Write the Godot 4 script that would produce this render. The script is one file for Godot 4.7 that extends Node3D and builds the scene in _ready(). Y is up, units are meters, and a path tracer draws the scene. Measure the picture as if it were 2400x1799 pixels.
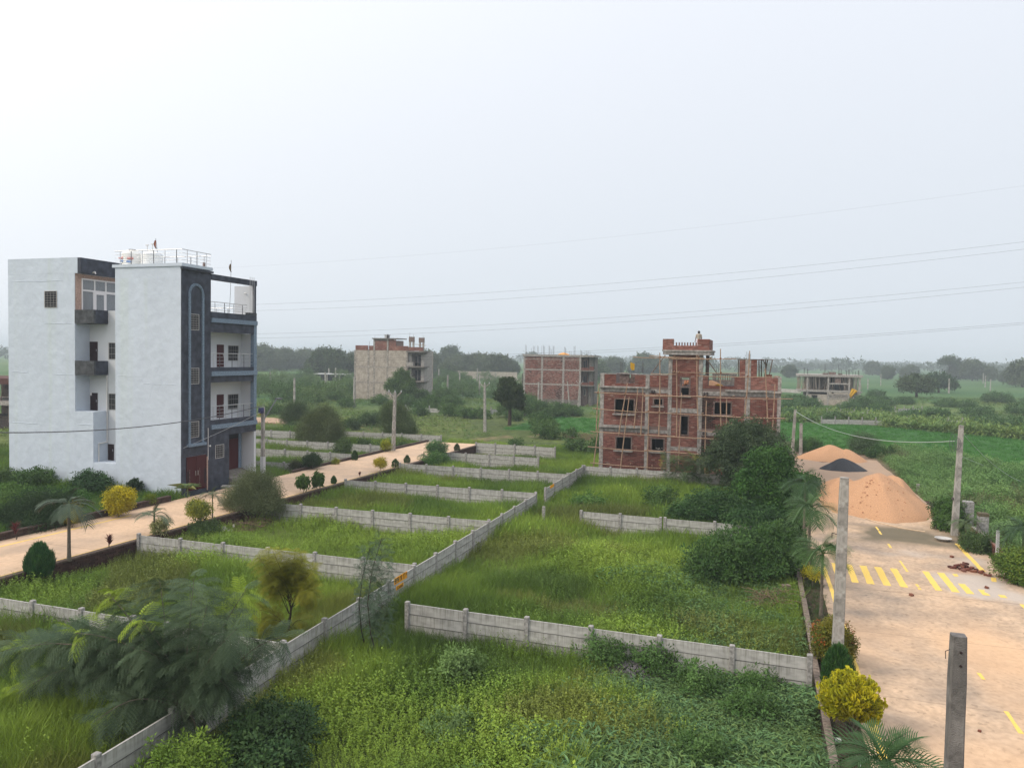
extends Node3D

# ------------------------------------------------------------------ helpers
var rng := RandomNumberGenerator.new()
var nz := FastNoiseLite.new()
var nz2 := FastNoiseLite.new()
var taken := {}
var M := {}
var TEX := {}
const CAM := Vector3(0, 8, 0)
const YAW := 17.846

func rf(a: float, b: float) -> float:
	return rng.randf_range(a, b)

func numbered(called: String, parent: Node) -> String:
	var key := str(parent.get_instance_id()) + "/" + called
	var k: int = taken.get(key, 0)
	taken[key] = k + 1
	return called if k == 0 else "%s_%03d" % [called, k]

func thing(called: String, label: String, category: String, at := Vector3.ZERO, turn := 0.0, group := "") -> Node3D:
	var o := Node3D.new()
	o.name = numbered(called, self)
	add_child(o, true)
	o.position = at
	o.rotation.y = turn
	return tag(o, label, category, group)

func tag(o: Node3D, label: String, category: String, group := "", kind := "") -> Node3D:
	if label != "":
		o.set_meta("label", label)
	if category != "":
		o.set_meta("category", category)
	if group != "":
		o.set_meta("group", group)
	if kind != "":
		o.set_meta("kind", kind)
	return o

func put(called: String, mesh: Mesh, mat: Material, parent: Node = self, at := Transform3D()) -> MeshInstance3D:
	var o := MeshInstance3D.new()
	o.name = numbered(called, parent)
	o.mesh = mesh
	o.material_override = mat
	parent.add_child(o, true)
	o.transform = at
	return o

func struct(called: String, mesh: Mesh, mat: Material, label: String, category: String, parent: Node = self) -> MeshInstance3D:
	var o := put(called, mesh, mat, parent)
	tag(o, label, category, "", "structure")
	return o

func copy(src: Node3D, label: String, at: Vector3, turn := 0.0, s := 1.0, group := "") -> Node3D:
	var r: Node3D = src.duplicate()
	r.name = numbered(str(src.get_meta("base")), self)
	add_child(r, true)
	r.transform = Transform3D(Basis(Vector3.UP, turn).scaled(Vector3(s, s, s)), at)
	r.set_meta("label", label)
	if group != "":
		r.set_meta("group", group)
	return r

class MB:
	var v := PackedVector3Array()
	var n := PackedVector3Array()
	var c := PackedColorArray()
	var t := PackedVector2Array()
	var ix := PackedInt32Array()
	var col := Color(1, 1, 1)
	func quad(a: Vector3, b: Vector3, d: Vector3, e: Vector3, u0 := Vector2(0, 0), u1 := Vector2(1, 1)) -> void:
		# counter-clockwise seen from outside
		var k := v.size()
		var m := (b - a).cross(e - a).normalized()
		for p in [a, b, d, e]:
			v.append(p)
			n.append(m)
			c.append(col)
		t.append(Vector2(u0.x, u1.y)); t.append(Vector2(u1.x, u1.y)); t.append(Vector2(u1.x, u0.y)); t.append(Vector2(u0.x, u0.y))
		ix.append_array(PackedInt32Array([k, k + 2, k + 1, k, k + 3, k + 2]))
	func tri(a: Vector3, b: Vector3, d: Vector3) -> void:
		var k := v.size()
		var m := (b - a).cross(d - a).normalized()
		for p in [a, b, d]:
			v.append(p)
			n.append(m)
			c.append(col)
			t.append(Vector2.ZERO)
		ix.append_array(PackedInt32Array([k, k + 2, k + 1]))
	func tric(a: Vector3, b: Vector3, d: Vector3, ca: Color, cb: Color, cd: Color) -> void:
		tri(a, b, d)
		var k := c.size()
		c[k - 3] = ca; c[k - 2] = cb; c[k - 1] = cd
	func box(lo: Vector3, hi: Vector3) -> void:
		xbox(Transform3D(Basis(), (lo + hi) * 0.5), (hi - lo).abs())
	func xbox(x: Transform3D, s: Vector3) -> void:
		var h := s * 0.5
		var p := []
		for i in 8:
			p.append(x * Vector3(h.x if i & 1 else -h.x, h.y if i & 2 else -h.y, h.z if i & 4 else -h.z))
		quad(p[4], p[5], p[7], p[6])
		quad(p[1], p[0], p[2], p[3])
		quad(p[5], p[1], p[3], p[7])
		quad(p[0], p[4], p[6], p[2])
		quad(p[6], p[7], p[3], p[2])
		quad(p[0], p[1], p[5], p[4])
	func cbox(x: Transform3D, s: Vector3, ch: float) -> void:
		# a box whose upright edges and top edges are chamfered; y is up
		var h := s * 0.5
		var ring := func(dx: float, y: float) -> Array:
			var a := h.x - dx
			var b := h.z - dx
			var r := []
			for q in [Vector2(-a + ch, b), Vector2(a - ch, b), Vector2(a, b - ch), Vector2(a, -b + ch), Vector2(a - ch, -b), Vector2(-a + ch, -b), Vector2(-a, -b + ch), Vector2(-a, b - ch)]:
				r.append(x * Vector3(q.x, y, q.y))
			return r
		var r0: Array = ring.call(0.0, -h.y)
		var r1: Array = ring.call(0.0, h.y - ch)
		var r2: Array = ring.call(ch, h.y)
		for i in 8:
			var j := (i + 1) % 8
			quad(r0[i], r0[j], r1[j], r1[i])
			quad(r1[i], r1[j], r2[j], r2[i])
		for i in range(1, 7):
			tri(r2[0], r2[i], r2[i + 1])
	func tube(pts: Array, radii: Array, sides := 6, capped := true) -> void:
		var k := v.size()
		var np := pts.size()
		var side := Vector3.RIGHT
		for i in np:
			var a: Vector3 = pts[maxi(i - 1, 0)]
			var b: Vector3 = pts[mini(i + 1, np - 1)]
			var d := (b - a).normalized()
			if absf(d.dot(side)) > 0.95:
				side = Vector3.FORWARD if absf(d.z) < 0.9 else Vector3.UP
			side = (side - d * d.dot(side)).normalized()
			var up := d.cross(side)
			for s in sides:
				var w := TAU * s / sides
				var q := side * cos(w) + up * sin(w)
				v.append(pts[i] + q * float(radii[i]))
				n.append(q)
				c.append(col)
				t.append(Vector2(float(s) / sides, float(i)))
		for i in np - 1:
			for s in sides:
				var s2 := (s + 1) % sides
				var a := k + i * sides + s
				var b := k + i * sides + s2
				var e := a + sides
				var f := b + sides
				ix.append_array(PackedInt32Array([a, f, b, a, e, f]))
		if capped:
			for e in [0, np - 1]:
				var m := v.size()
				var b0: int = k + int(e) * sides
				v.append(pts[e]); n.append((pts[np - 1] - pts[0]).normalized() * (1.0 if e > 0 else -1.0)); c.append(col); t.append(Vector2.ZERO)
				for s in sides:
					var s2 := (s + 1) % sides
					if e > 0:
						ix.append_array(PackedInt32Array([m, b0 + s2, b0 + s]))
					else:
						ix.append_array(PackedInt32Array([m, b0 + s, b0 + s2]))
	func lathe(base: Vector3, prof: Array, sides := 20) -> void:
		# prof: array of Vector2(radius, height)
		for i in prof.size() - 1:
			var p0: Vector2 = prof[i]
			var p1: Vector2 = prof[i + 1]
			for s in sides:
				var a := TAU * s / sides
				var b := TAU * (s + 1) / sides
				var d0 := Vector3(cos(a), 0, -sin(a))
				var d1 := Vector3(cos(b), 0, -sin(b))
				var q0 := base + d0 * p0.x + Vector3.UP * p0.y
				var q1 := base + d1 * p0.x + Vector3.UP * p0.y
				var q2 := base + d1 * p1.x + Vector3.UP * p1.y
				var q3 := base + d0 * p1.x + Vector3.UP * p1.y
				if p0.x < 1e-4:
					tri(q0, q2, q3)
				elif p1.x < 1e-4:
					tri(q0, q1, q2)
				else:
					quad(q0, q1, q2, q3)
	func leaf(p: Vector3, d: Vector3, side: Vector3, l: float, w: float, droop := 0.15) -> void:
		# a folded leaf: two triangles on each side of the midrib
		var up := side.cross(d).normalized()
		var m := p + d * l * 0.45
		var e := p + d * l - up * l * droop
		var k := v.size()
		var a := m + side * w * 0.5 + up * w * 0.12
		var b := m - side * w * 0.5 + up * w * 0.12
		var n1 := (a - p).cross(e - p).normalized()
		var n2 := (e - p).cross(b - p).normalized()
		for q in [p, a, e]:
			v.append(q); n.append(n1); c.append(col); t.append(Vector2.ZERO)
		for q in [p, e, b]:
			v.append(q); n.append(n2); c.append(col); t.append(Vector2.ZERO)
		ix.append_array(PackedInt32Array([k, k + 2, k + 1, k + 3, k + 5, k + 4]))
	func blade(p: Vector3, d: Vector3, side: Vector3, l: float, w: float, bend: Vector3) -> void:
		var m := p + d * l * 0.55 + bend * l * 0.2
		var e := p + d * l * 0.9 + bend * l * 0.75
		var nn := side.cross(d).normalized()
		var k := v.size()
		for q in [p - side * w * 0.5, p + side * w * 0.5, m + side * w * 0.4, m - side * w * 0.4, e]:
			v.append(q); n.append(nn); c.append(col); t.append(Vector2.ZERO)
		ix.append_array(PackedInt32Array([k, k + 2, k + 1, k, k + 3, k + 2, k + 3, k + 4, k + 2]))
	func mesh() -> ArrayMesh:
		var a := []
		a.resize(Mesh.ARRAY_MAX)
		a[Mesh.ARRAY_VERTEX] = v
		a[Mesh.ARRAY_NORMAL] = n
		a[Mesh.ARRAY_COLOR] = c
		a[Mesh.ARRAY_TEX_UV] = t
		a[Mesh.ARRAY_INDEX] = ix
		var m := ArrayMesh.new()
		if v.size() > 0:
			m.add_surface_from_arrays(Mesh.PRIMITIVE_TRIANGLES, a)
		return m

class Scatter:
	var buf := PackedFloat32Array()
	var count := 0
	var gain := 1.15
	func add(b: Basis, p: Vector3, k: Color) -> void:
		buf.append_array(PackedFloat32Array([b.x.x, b.y.x, b.z.x, p.x, b.x.y, b.y.y, b.z.y, p.y, b.x.z, b.y.z, b.z.z, p.z, k.r * gain, k.g * gain, k.b * gain, 1.0]))
		count += 1

func scatter(s: Scatter, called: String, mesh: Mesh, mat: Material, parent: Node = self) -> MultiMeshInstance3D:
	var mm := MultiMesh.new()
	mm.transform_format = MultiMesh.TRANSFORM_3D
	mm.use_colors = true
	mm.mesh = mesh
	mm.instance_count = s.count
	mm.buffer = s.buf
	var o := MultiMeshInstance3D.new()
	o.name = numbered(called, parent)
	o.multimesh = mm
	o.material_override = mat
	o.set_meta("kind", "stuff")
	parent.add_child(o, true)
	return o

func box_mesh(lo: Vector3, hi: Vector3) -> ArrayMesh:
	var m := MB.new()
	m.box(lo, hi)
	return m.mesh()

func boxes(list: Array) -> ArrayMesh:
	var m := MB.new()
	for i in range(0, list.size(), 2):
		m.box(list[i], list[i + 1])
	return m.mesh()

func bars(list: Array, r: float, sides := 5) -> ArrayMesh:
	# list of start, end pairs
	var m := MB.new()
	for i in range(0, list.size(), 2):
		m.tube([list[i], list[i + 1]], [r, r], sides)
	return m.mesh()

# wall in the plane spanned by du and y, seen from dn; holes are Rect2 in (u, y)
func cut_wall(m: MB, o: Vector3, du: Vector3, dn: Vector3, r: Rect2, thick: float, holes: Array) -> void:
	var us := [r.position.x, r.end.x]
	var vs := [r.position.y, r.end.y]
	for h in holes:
		for q in [h.position.x, h.end.x]:
			if q > r.position.x and q < r.end.x and not us.has(q):
				us.append(q)
		for q in [h.position.y, h.end.y]:
			if q > r.position.y and q < r.end.y and not vs.has(q):
				vs.append(q)
	us.sort()
	vs.sort()
	for j in vs.size() - 1:
		var start := -1
		for i in us.size():
			var solid := false
			if i < us.size() - 1:
				var mid := Vector2((us[i] + us[i + 1]) * 0.5, (vs[j] + vs[j + 1]) * 0.5)
				solid = true
				for h in holes:
					if h.has_point(mid):
						solid = false
			if solid and start < 0:
				start = i
			if not solid and start >= 0:
				var a: float = us[start]
				var b: float = us[i]
				var ce: Vector3 = o + du * (a + b) * 0.5 + Vector3.UP * (vs[j] + vs[j + 1]) * 0.5 - dn * thick * 0.5
				m.xbox(Transform3D(Basis(du, Vector3.UP, du.cross(Vector3.UP)), ce), Vector3(b - a, vs[j + 1] - vs[j], thick))
				start = -1

# courses of bricks laid proud of a mortar wall, as one part of real bricks
func brickwork(parent: Node, o: Vector3, du: Vector3, dn: Vector3, r: Rect2, holes: Array, tint: Callable, called := "brickwork", bl := 0.225, bh := 0.072, jt := 0.011) -> void:
	var s := Scatter.new()
	s.gain = 1.0
	var rows := int(floor((r.size.y + jt) / (bh + jt)))
	var hh := r.size.y / rows
	var bas := Basis(du, Vector3.UP, dn)
	for j in rows:
		var y := r.position.y + (j + 0.5) * hh
		var x := r.position.x - (bl * 0.5 if j % 2 else 0.0)
		while x < r.end.x - 0.02:
			var a := maxf(x, r.position.x)
			var b := minf(x + bl, r.end.x)
			x += bl + jt
			var segs := [[a, b]]
			for h in holes:
				if y > h.position.y and y < h.end.y:
					var nx := []
					for q in segs:
						if h.end.x <= q[0] or h.position.x >= q[1]:
							nx.append(q)
							continue
						if h.position.x > q[0]:
							nx.append([q[0], h.position.x])
						if h.end.x < q[1]:
							nx.append([h.end.x, q[1]])
					segs = nx
			for q in segs:
				if q[1] - q[0] < 0.03:
					continue
				var u: float = (q[0] + q[1]) * 0.5
				var k: Color = tint.call(u, y)
				var bb := bas * Basis.from_scale(Vector3(q[1] - q[0], hh - jt, 1.0))
				s.add(bb, o + du * u + Vector3.UP * y + dn * rf(0.004, 0.012), k)
	scatter(s, called, M.brick_mesh, M.brick, parent)

# ------------------------------------------------------------------ materials
func lin(r: float, g: float, b: float) -> Color:
	return Color(r, g, b).linear_to_srgb()

func noise_tex(freq: float, lo: float, hi: float, size := 512, oct := 4, seed_ := 1, stretch := 0) -> NoiseTexture2D:
	var f := FastNoiseLite.new()
	f.noise_type = FastNoiseLite.TYPE_SIMPLEX_SMOOTH
	f.frequency = freq
	f.fractal_octaves = oct
	f.seed = seed_
	var t := NoiseTexture2D.new()
	t.width = size
	t.height = size
	t.seamless = true
	t.noise = f
	if lo >= 0:
		var g := Gradient.new()
		g.set_color(0, Color(lo, lo, lo))
		g.set_color(1, Color(hi, hi, hi))
		t.color_ramp = g
	return t

func mat(col: Color, rough := 0.85, tex: Texture2D = null, scale := 1.0, bump: Texture2D = null, bump_cm := 1.0) -> StandardMaterial3D:
	var m := StandardMaterial3D.new()
	m.albedo_color = col.linear_to_srgb()
	m.roughness = rough
	m.metallic_specular = 0.35
	if tex:
		m.albedo_texture = tex
	if bump:
		m.heightmap_enabled = true
		m.heightmap_texture = bump
		m.heightmap_scale = bump_cm
	if tex or bump:
		m.uv1_triplanar = true
		m.uv1_world_triplanar = true
		m.uv1_scale = Vector3(scale, scale, scale)
	return m

func leafmat(rough := 0.6, glow := 0.5) -> StandardMaterial3D:
	var m := StandardMaterial3D.new()
	m.vertex_color_use_as_albedo = true
	m.roughness = rough
	m.metallic_specular = 0.3
	m.backlight_enabled = true
	m.backlight = Color(glow, glow, glow)
	return m

func make_materials() -> void:
	TEX.mottle = noise_tex(0.012, 0.62, 1.0, 512, 5, 3)
	TEX.fine = noise_tex(0.06, 0.7, 1.0, 512, 4, 5)
	TEX.bump = noise_tex(0.03, -1, 1, 512, 5, 9)
	TEX.bumpf = noise_tex(0.12, -1, 1, 512, 4, 11)
	M.stucco = mat(Color(0.58, 0.635, 0.715), 0.8, stucco_tex(), 0.085, TEX.bump, 2.2)
	M.stucco_in = mat(Color(0.56, 0.57, 0.59), 0.85)
	M.slate = mat(Color(0.075, 0.083, 0.112), 0.75, TEX.mottle, 0.25, TEX.bump, 0.6)
	M.slate_worn_lit = mat(Color(0.098, 0.103, 0.112), 0.85, TEX.mottle, 0.4, TEX.bump, 0.8)  # paler slate; on the recess balconies it paints in the lit front face
	M.trim = mat(Color(0.235, 0.31, 0.40), 0.6, TEX.fine, 0.3)
	M.maroon = mat(Color(0.075, 0.010, 0.014), 0.45, TEX.fine, 0.8)
	M.darkdoor = mat(Color(0.022, 0.010, 0.013), 0.6)
	M.peach = mat(Color(0.62, 0.42, 0.34), 0.8, TEX.fine, 0.3)
	M.white_frame = mat(Color(0.72, 0.68, 0.67), 0.5)
	M.steel = mat(Color(0.55, 0.55, 0.56), 0.3)
	M.steel.metallic = 0.85
	M.steel_dark = mat(Color(0.12, 0.12, 0.13), 0.4)
	M.grille = mat(Color(0.42, 0.40, 0.385), 0.6)
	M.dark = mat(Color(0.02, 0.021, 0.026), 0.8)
	M.curtain = mat(Color(0.33, 0.32, 0.31), 0.9, TEX.fine, 0.9)
	M.pane = StandardMaterial3D.new()
	M.pane.transparency = BaseMaterial3D.TRANSPARENCY_ALPHA
	M.pane.albedo_color = Color(0.55, 0.62, 0.68, 0.18)
	M.pane.roughness = 0.05
	M.pipe = mat(Color(0.62, 0.60, 0.58), 0.5)
	M.tank = mat(Color(0.76, 0.75, 0.72), 0.45)
	M.blue = mat(Color(0.05, 0.17, 0.45), 0.5)
	M.redprint = mat(Color(0.55, 0.10, 0.08), 0.6)
	M.concrete = mat(Color(0.47, 0.43, 0.395), 0.9, TEX.mottle, 0.5, TEX.bump, 1.0)
	M.concrete_dark = mat(Color(0.25, 0.22, 0.195), 0.92, TEX.mottle, 0.5, TEX.bump, 1.0)
	M.concrete_far = mat(Color(0.42, 0.37, 0.325), 0.92, stain_tex(), 0.1, TEX.bump, 1.0)
	M.mortar = mat(Color(0.28, 0.20, 0.175), 0.95, TEX.fine, 1.0)
	M.plaster_brown = mat(Color(0.27, 0.19, 0.165), 0.9, TEX.mottle, 0.6)
	var bm := MB.new()
	bm.box(Vector3(-0.5, -0.5, -0.03), Vector3(0.5, 0.5, 0.014))
	M.brick_mesh = bm.mesh()
	M.brick = mat(Color(1, 1, 1), 0.93, TEX.fine, 1.3)
	M.brick.vertex_color_use_as_albedo = true
	M.bamboo = mat(Color(0.52, 0.345, 0.23), 0.7, TEX.mottle, 2.0)
	M.rope = mat(Color(0.17, 0.075, 0.04), 0.95)
	M.iron = mat(Color(0.075, 0.06, 0.058), 0.8)
	M.timber = mat(Color(0.25, 0.19, 0.15), 0.9, TEX.mottle, 1.0)
	M.pole = mat(Color(0.40, 0.385, 0.37), 0.92, pole_tex(), 0.9, TEX.bumpf, 0.5)
	M.pole_near = mat(Color(0.20, 0.19, 0.19), 0.92, pole_tex(), 0.8, TEX.bumpf, 0.6)
	M.whitewash = mat(Color(0.66, 0.66, 0.67), 0.85, TEX.fine, 1.0)
	M.wire = mat(Color(0.10, 0.10, 0.11), 0.7)
	M.wire_pale = mat(Color(0.42, 0.46, 0.44), 0.6)
	M.planks = []
	for k in 4:
		var pm := mat(Color(0.54, 0.525, 0.505), 0.92)
		pm.albedo_texture = plank_tex(20 + k)
		M.planks.append(pm)
	M.post = mat(Color(0.46, 0.435, 0.41), 0.92, TEX.mottle, 1.3, TEX.bumpf, 0.4)
	M.moss_wall = mat(Color(0.095, 0.062, 0.05), 0.95, TEX.mottle, 0.7, TEX.bump, 2.0)
	M.kerb = mat(Color(0.30, 0.235, 0.19), 0.95, TEX.mottle, 0.9, TEX.bump, 1.5)
	M.sand = mat(Color(0.66, 0.37, 0.205), 0.98, TEX.fine, 0.5, TEX.bumpf, 1.4)
	M.gravel = mat(Color(0.095, 0.098, 0.108), 0.95, TEX.fine, 2.2, TEX.bumpf, 5.0)
	M.soil = mat(Color(0.105, 0.066, 0.045), 0.98, TEX.mottle, 1.1, TEX.bump, 2.0)
	M.paint = mat(Color(0.80, 0.545, 0.13), 0.85, wear_tex(), 0.55)
	M.yellow_cloth = mat(Color(0.74, 0.42, 0.02), 0.8, TEX.fine, 0.6)
	M.orange = mat(Color(0.80, 0.34, 0.01), 0.8)
	M.ink = mat(Color(0.03, 0.02, 0.02), 0.8)
	M.leaf = leafmat(0.55, 0.7)
	M.leaf_matte = leafmat(0.75, 0.55)
	M.leaf_dark = leafmat(0.5, 0.3)
	M.bark = mat(Color(0.085, 0.062, 0.045), 0.95, TEX.mottle, 2.0, TEX.bumpf, 1.0)
	M.bark_pale = mat(Color(0.23, 0.195, 0.15), 0.95, TEX.mottle, 2.0, TEX.bumpf, 1.0)
	M.stem_green = mat(Color(0.16, 0.21, 0.09), 0.7, TEX.fine, 2.0)
	M.twig = mat(Color(0.17, 0.115, 0.075), 0.95)
	M.skin = mat(Color(0.16, 0.085, 0.055), 0.6)
	M.hair = mat(Color(0.012, 0.010, 0.010), 0.6)
	M.shirt = mat(Color(0.36, 0.31, 0.25), 0.9)
	M.trousers = mat(Color(0.58, 0.45, 0.46), 0.9)
	M.plastic = mat(Color(0.66, 0.66, 0.65), 0.4)

func image_tex(w: int, h: int, f: Callable) -> ImageTexture:
	var d := PackedByteArray()
	d.resize(w * h * 3)
	var k := 0
	for y in h:
		for x in w:
			var c: Color = f.call(x, y)
			d[k] = int(clampf(c.r, 0, 1) * 255)
			d[k + 1] = int(clampf(c.g, 0, 1) * 255)
			d[k + 2] = int(clampf(c.b, 0, 1) * 255)
			k += 3
	return ImageTexture.create_from_image(Image.create_from_data(w, h, false, Image.FORMAT_RGB8, d))

func fbm(x: float, y: float) -> float:
	return nz2.get_noise_2d(x, y)

func plank_tex(sd: int) -> ImageTexture:
	# weather streaks that start at the top edge, blotches of lime and grime
	var off := sd * 91.7
	return image_tex(256, 64, func(x: int, y: int) -> Color:
		var v := y / 64.0
		var st := fbm(x * 4.0 + off, 3.0) * 0.45 + fbm(x * 13.0 + off, y * 0.5) * 0.4
		var drip := clampf(st * 1.5 + 0.30 - v * (0.55 + 0.5 * fbm(x * 2.0, off)), 0.0, 1.0)
		var bl := fbm(x * 1.1 + off, y * 2.4 + off) * 0.5 + 0.5
		var b := 1.0 - 0.20 * drip - 0.22 * (1.0 - bl) - 0.05 * fbm(x * 30.0, y * 30.0)
		if y < 2:
			b *= 0.9
		if y > 60:
			b *= 0.55
		return Color(b * 0.99, b * 0.985, b * (0.975 - 0.03 * drip)))

func pole_tex() -> ImageTexture:
	return image_tex(256, 256, func(x: int, y: int) -> Color:
		var w := x * TAU / 256.0
		var a := nz2.get_noise_3d(cos(w) * 60.0, sin(w) * 60.0, y * 0.0 + sin(y * TAU / 256.0) * 60.0 + cos(y * TAU / 256.0) * 40.0)
		var b := nz2.get_noise_3d(cos(w) * 240.0, sin(w) * 240.0, sin(y * TAU / 256.0) * 240.0 + cos(y * TAU / 256.0) * 160.0)
		var k := 0.88 + 0.13 * clampf(a * 2.0, -0.7, 0.7) + 0.12 * b
		return Color(k, k * 0.985, k * 0.96))

func stucco_tex() -> ImageTexture:
	# uneven limewash with faint yellowish runs
	return image_tex(512, 512, func(x: int, y: int) -> Color:
		var a := fbm(x * 1.0, y * 0.4) * 0.5 + fbm(x * 3.5, y * 3.0) * 0.5
		var run := clampf(fbm(x * 1.8 + 400.0, y * 0.06) * 2.0 - 0.35, 0.0, 1.0)
		var k := 0.95 + 0.04 * a
		return Color(k - 0.01 * run, k - 0.005 * run, k - 0.035 * run))

func stain_tex() -> ImageTexture:
	return image_tex(512, 512, func(x: int, y: int) -> Color:
		var a := fbm(x * 1.6, y * 1.6) * 0.5 + fbm(x * 5.0, y * 4.0) * 0.35
		var run := clampf(fbm(x * 3.0 + 90.0, y * 0.35) * 1.6, 0.0, 1.0)
		var k := 0.92 + 0.24 * a - 0.05 * run
		return Color(k, k * 0.99, k * 0.97))

func wear_tex() -> ImageTexture:
	return image_tex(512, 512, func(x: int, y: int) -> Color:
		var a := fbm(x * 4.0, y * 4.0) * 0.5 + fbm(x * 14.0, y * 14.0) * 0.6
		var hole := clampf((a - 0.40) * 9.0, 0.0, 1.0)
		var k := 0.97 + 0.08 * fbm(x * 9.0 + 50.0, y * 9.0)
		return Color(k, k, k).lerp(Color(0.80, 0.86, 1.0), hole))

func road_tex(w: int, h: int, x0: float, x1: float, z0: float, z1: float, marks: Callable) -> ImageTexture:
	# worn concrete under blown sand; marks adds stains by place (metres)
	return image_tex(w, h, func(i: int, j: int) -> Color:
		var x := x0 + (x1 - x0) * (i + 0.5) / w
		var z := z0 + (z1 - z0) * (j + 0.5) / h
		var sand := fbm(x * 16.0 + 7.0, z * 22.0) * 0.5 + fbm(x * 60.0, z * 70.0) * 0.35 + fbm(x * 5.0 + 300.0, z * 9.0) * 0.4
		var t := clampf(0.6 + sand * 1.25, 0.0, 1.0)
		var c := Color(0.31, 0.238, 0.180).lerp(Color(0.53, 0.370, 0.245), t)
		var g := fbm(x * 140.0, z * 140.0) * 0.12 + fbm(x * 500.0, z * 500.0) * 0.22 + fbm(x * 45.0, z * 45.0 + 500.0) * 0.12
		if fbm(x * 330.0 + 900.0, z * 330.0) > 0.45:
			g -= 0.22
		c = c * (1.0 + g)
		c = marks.call(x, z, c)
		return Color(c.r, c.g, c.b).linear_to_srgb())

# ------------------------------------------------------------------ ground
func road_left_x(z: float) -> Vector2:
	# inner faces of the two low walls beside the road between the plots
	var t := (-6.0 - z) / 54.0
	return Vector2(-27.9 + t * 1.1, -23.18 + t * 1.25)

func paddy_at(x: float, z: float) -> bool:
	# the young rice beyond the sand heaps
	if x > 2.0 and x < 90.0:
		var near := -82.0 + (x - 2.0) * 0.93
		var far := -106.5 + maxf(0.0, x - 12.0) * 0.78
		return z < minf(near, -22.0) and z > far
	if x < -9.0 and x > -27.0:
		return z < -80.0 and z > -100.0
	return false

func height(x: float, z: float) -> float:
	var d := absf(x) + absf(z)
	var h := nz.get_noise_2d(x * 3.0, z * 3.0) * 0.09
	h += smoothstep(-27.4, -28.2, x) * (0.48 if z > -39.5 else lerpf(0.48, 0.0, smoothstep(-39.5, -41.5, z)))
	h += smoothstep(8.6, 9.6, x) * smoothstep(-72.0, -64.0, z) * 0.22
	if x > 0.5 and x < 10.0 and z < -58.0 and z > -78.0:
		h += 0.24 * smoothstep(-76.0, -66.0, z) * smoothstep(0.5, 2.0, x)
	if d > 160.0:
		h *= 0.3
	return h

func ground_col(x: float, z: float) -> Color:
	var d := sqrt(x * x + z * z)
	var a := nz.get_noise_2d(x * 1.5, z * 1.5)
	var b := nz.get_noise_2d(x * 0.35 + 300.0, z * 0.9)
	var c := Color(0.085, 0.12, 0.028).lerp(Color(0.16, 0.205, 0.04), clampf(0.5 + a, 0, 1))
	c = c.lerp(Color(0.10, 0.072, 0.045), clampf(a * 1.4 - 0.35, 0.0, 0.6))
	if paddy_at(x, z):
		return Color(0.040, 0.150, 0.020).lerp(Color(0.060, 0.178, 0.026), clampf(0.5 + a * 1.2, 0, 1))
	if d > 95.0:
		var f := Color(0.105, 0.17, 0.045).lerp(Color(0.055, 0.145, 0.035), clampf(0.5 + b * 1.5, 0, 1))
		if x > 3.0 and z < -150.0:
			f = Color(0.050, 0.142, 0.034).lerp(Color(0.085, 0.178, 0.045), clampf(0.5 + 1.6 * nz.get_noise_2d(x * 0.12, z * 0.5), 0, 1))
		if x > 12.0 and x < 80.0 and z > -172.0 and z < -112.0:
			f = f.lerp(Color(0.20, 0.24, 0.055), clampf(0.55 + b * 1.6, 0, 1))
		if x < -60.0 and z < -150.0:
			f = Color(0.075, 0.18, 0.04).lerp(Color(0.14, 0.22, 0.055), clampf(0.5 + b * 1.3, 0, 1))
		c = c.lerp(f, smoothstep(95.0, 125.0, d))
	# the worn earth track that goes on from the end of the road
	var tx := x + 27.0 + (z + 66.0) * 0.55
	if z < -58.5 and z > -80.0 and absf(tx) < 1.1 and nz.get_noise_2d(x * 8.0, z * 8.0) > 0.02:
		c = c.lerp(Color(0.30, 0.20, 0.12), 0.6)
	if x > 1.0 and x < 9.4 and z < -50.0 and z > -73.0:
		c = Color(0.23, 0.155, 0.11).lerp(Color(0.31, 0.21, 0.145), clampf(0.5 + a, 0, 1))
	return c

func axis(fine_lo: float, fine_hi: float, step: float, lo: float, hi: float) -> PackedFloat32Array:
	var r := PackedFloat32Array()
	var q := fine_lo
	var w := step
	while q > lo:
		w *= 1.16
		q -= w
		r.append(q)
	r.reverse()
	q = fine_lo
	while q <= fine_hi:
		r.append(q)
		q += step
	w = step
	while q < hi:
		r.append(q)
		w *= 1.16
		q += w
	r.append(q)
	return r

func build_ground() -> void:
	var xs := axis(-64.0, 44.0, 0.8, -2600.0, 2600.0)
	var zs := axis(-130.0, 6.0, 0.8, -2900.0, 60.0)
	var m := MB.new()
	var nx := xs.size()
	var nzz := zs.size()
	for j in nzz:
		for i in nx:
			var p := Vector3(xs[i], height(xs[i], zs[j]), zs[j])
			m.v.append(p)
			var e := 0.5
			m.n.append(Vector3(height(p.x - e, p.z) - height(p.x + e, p.z), 2 * e, height(p.x, p.z - e) - height(p.x, p.z + e)).normalized())
			m.c.append(ground_col(p.x, p.z))
			m.t.append(Vector2.ZERO)
	for j in nzz - 1:
		for i in nx - 1:
			var a := j * nx + i
			m.ix.append_array(PackedInt32Array([a, a + nx + 1, a + nx, a, a + 1, a + nx + 1]))
	var gm := mat(Color(1, 1, 1), 0.97, TEX.mottle, 0.16, TEX.bumpf, 3.0)
	gm.vertex_color_use_as_albedo = true
	struct("ground", m.mesh(), gm, "open ground of plots and fields that runs to the hazy horizon", "ground")

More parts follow.
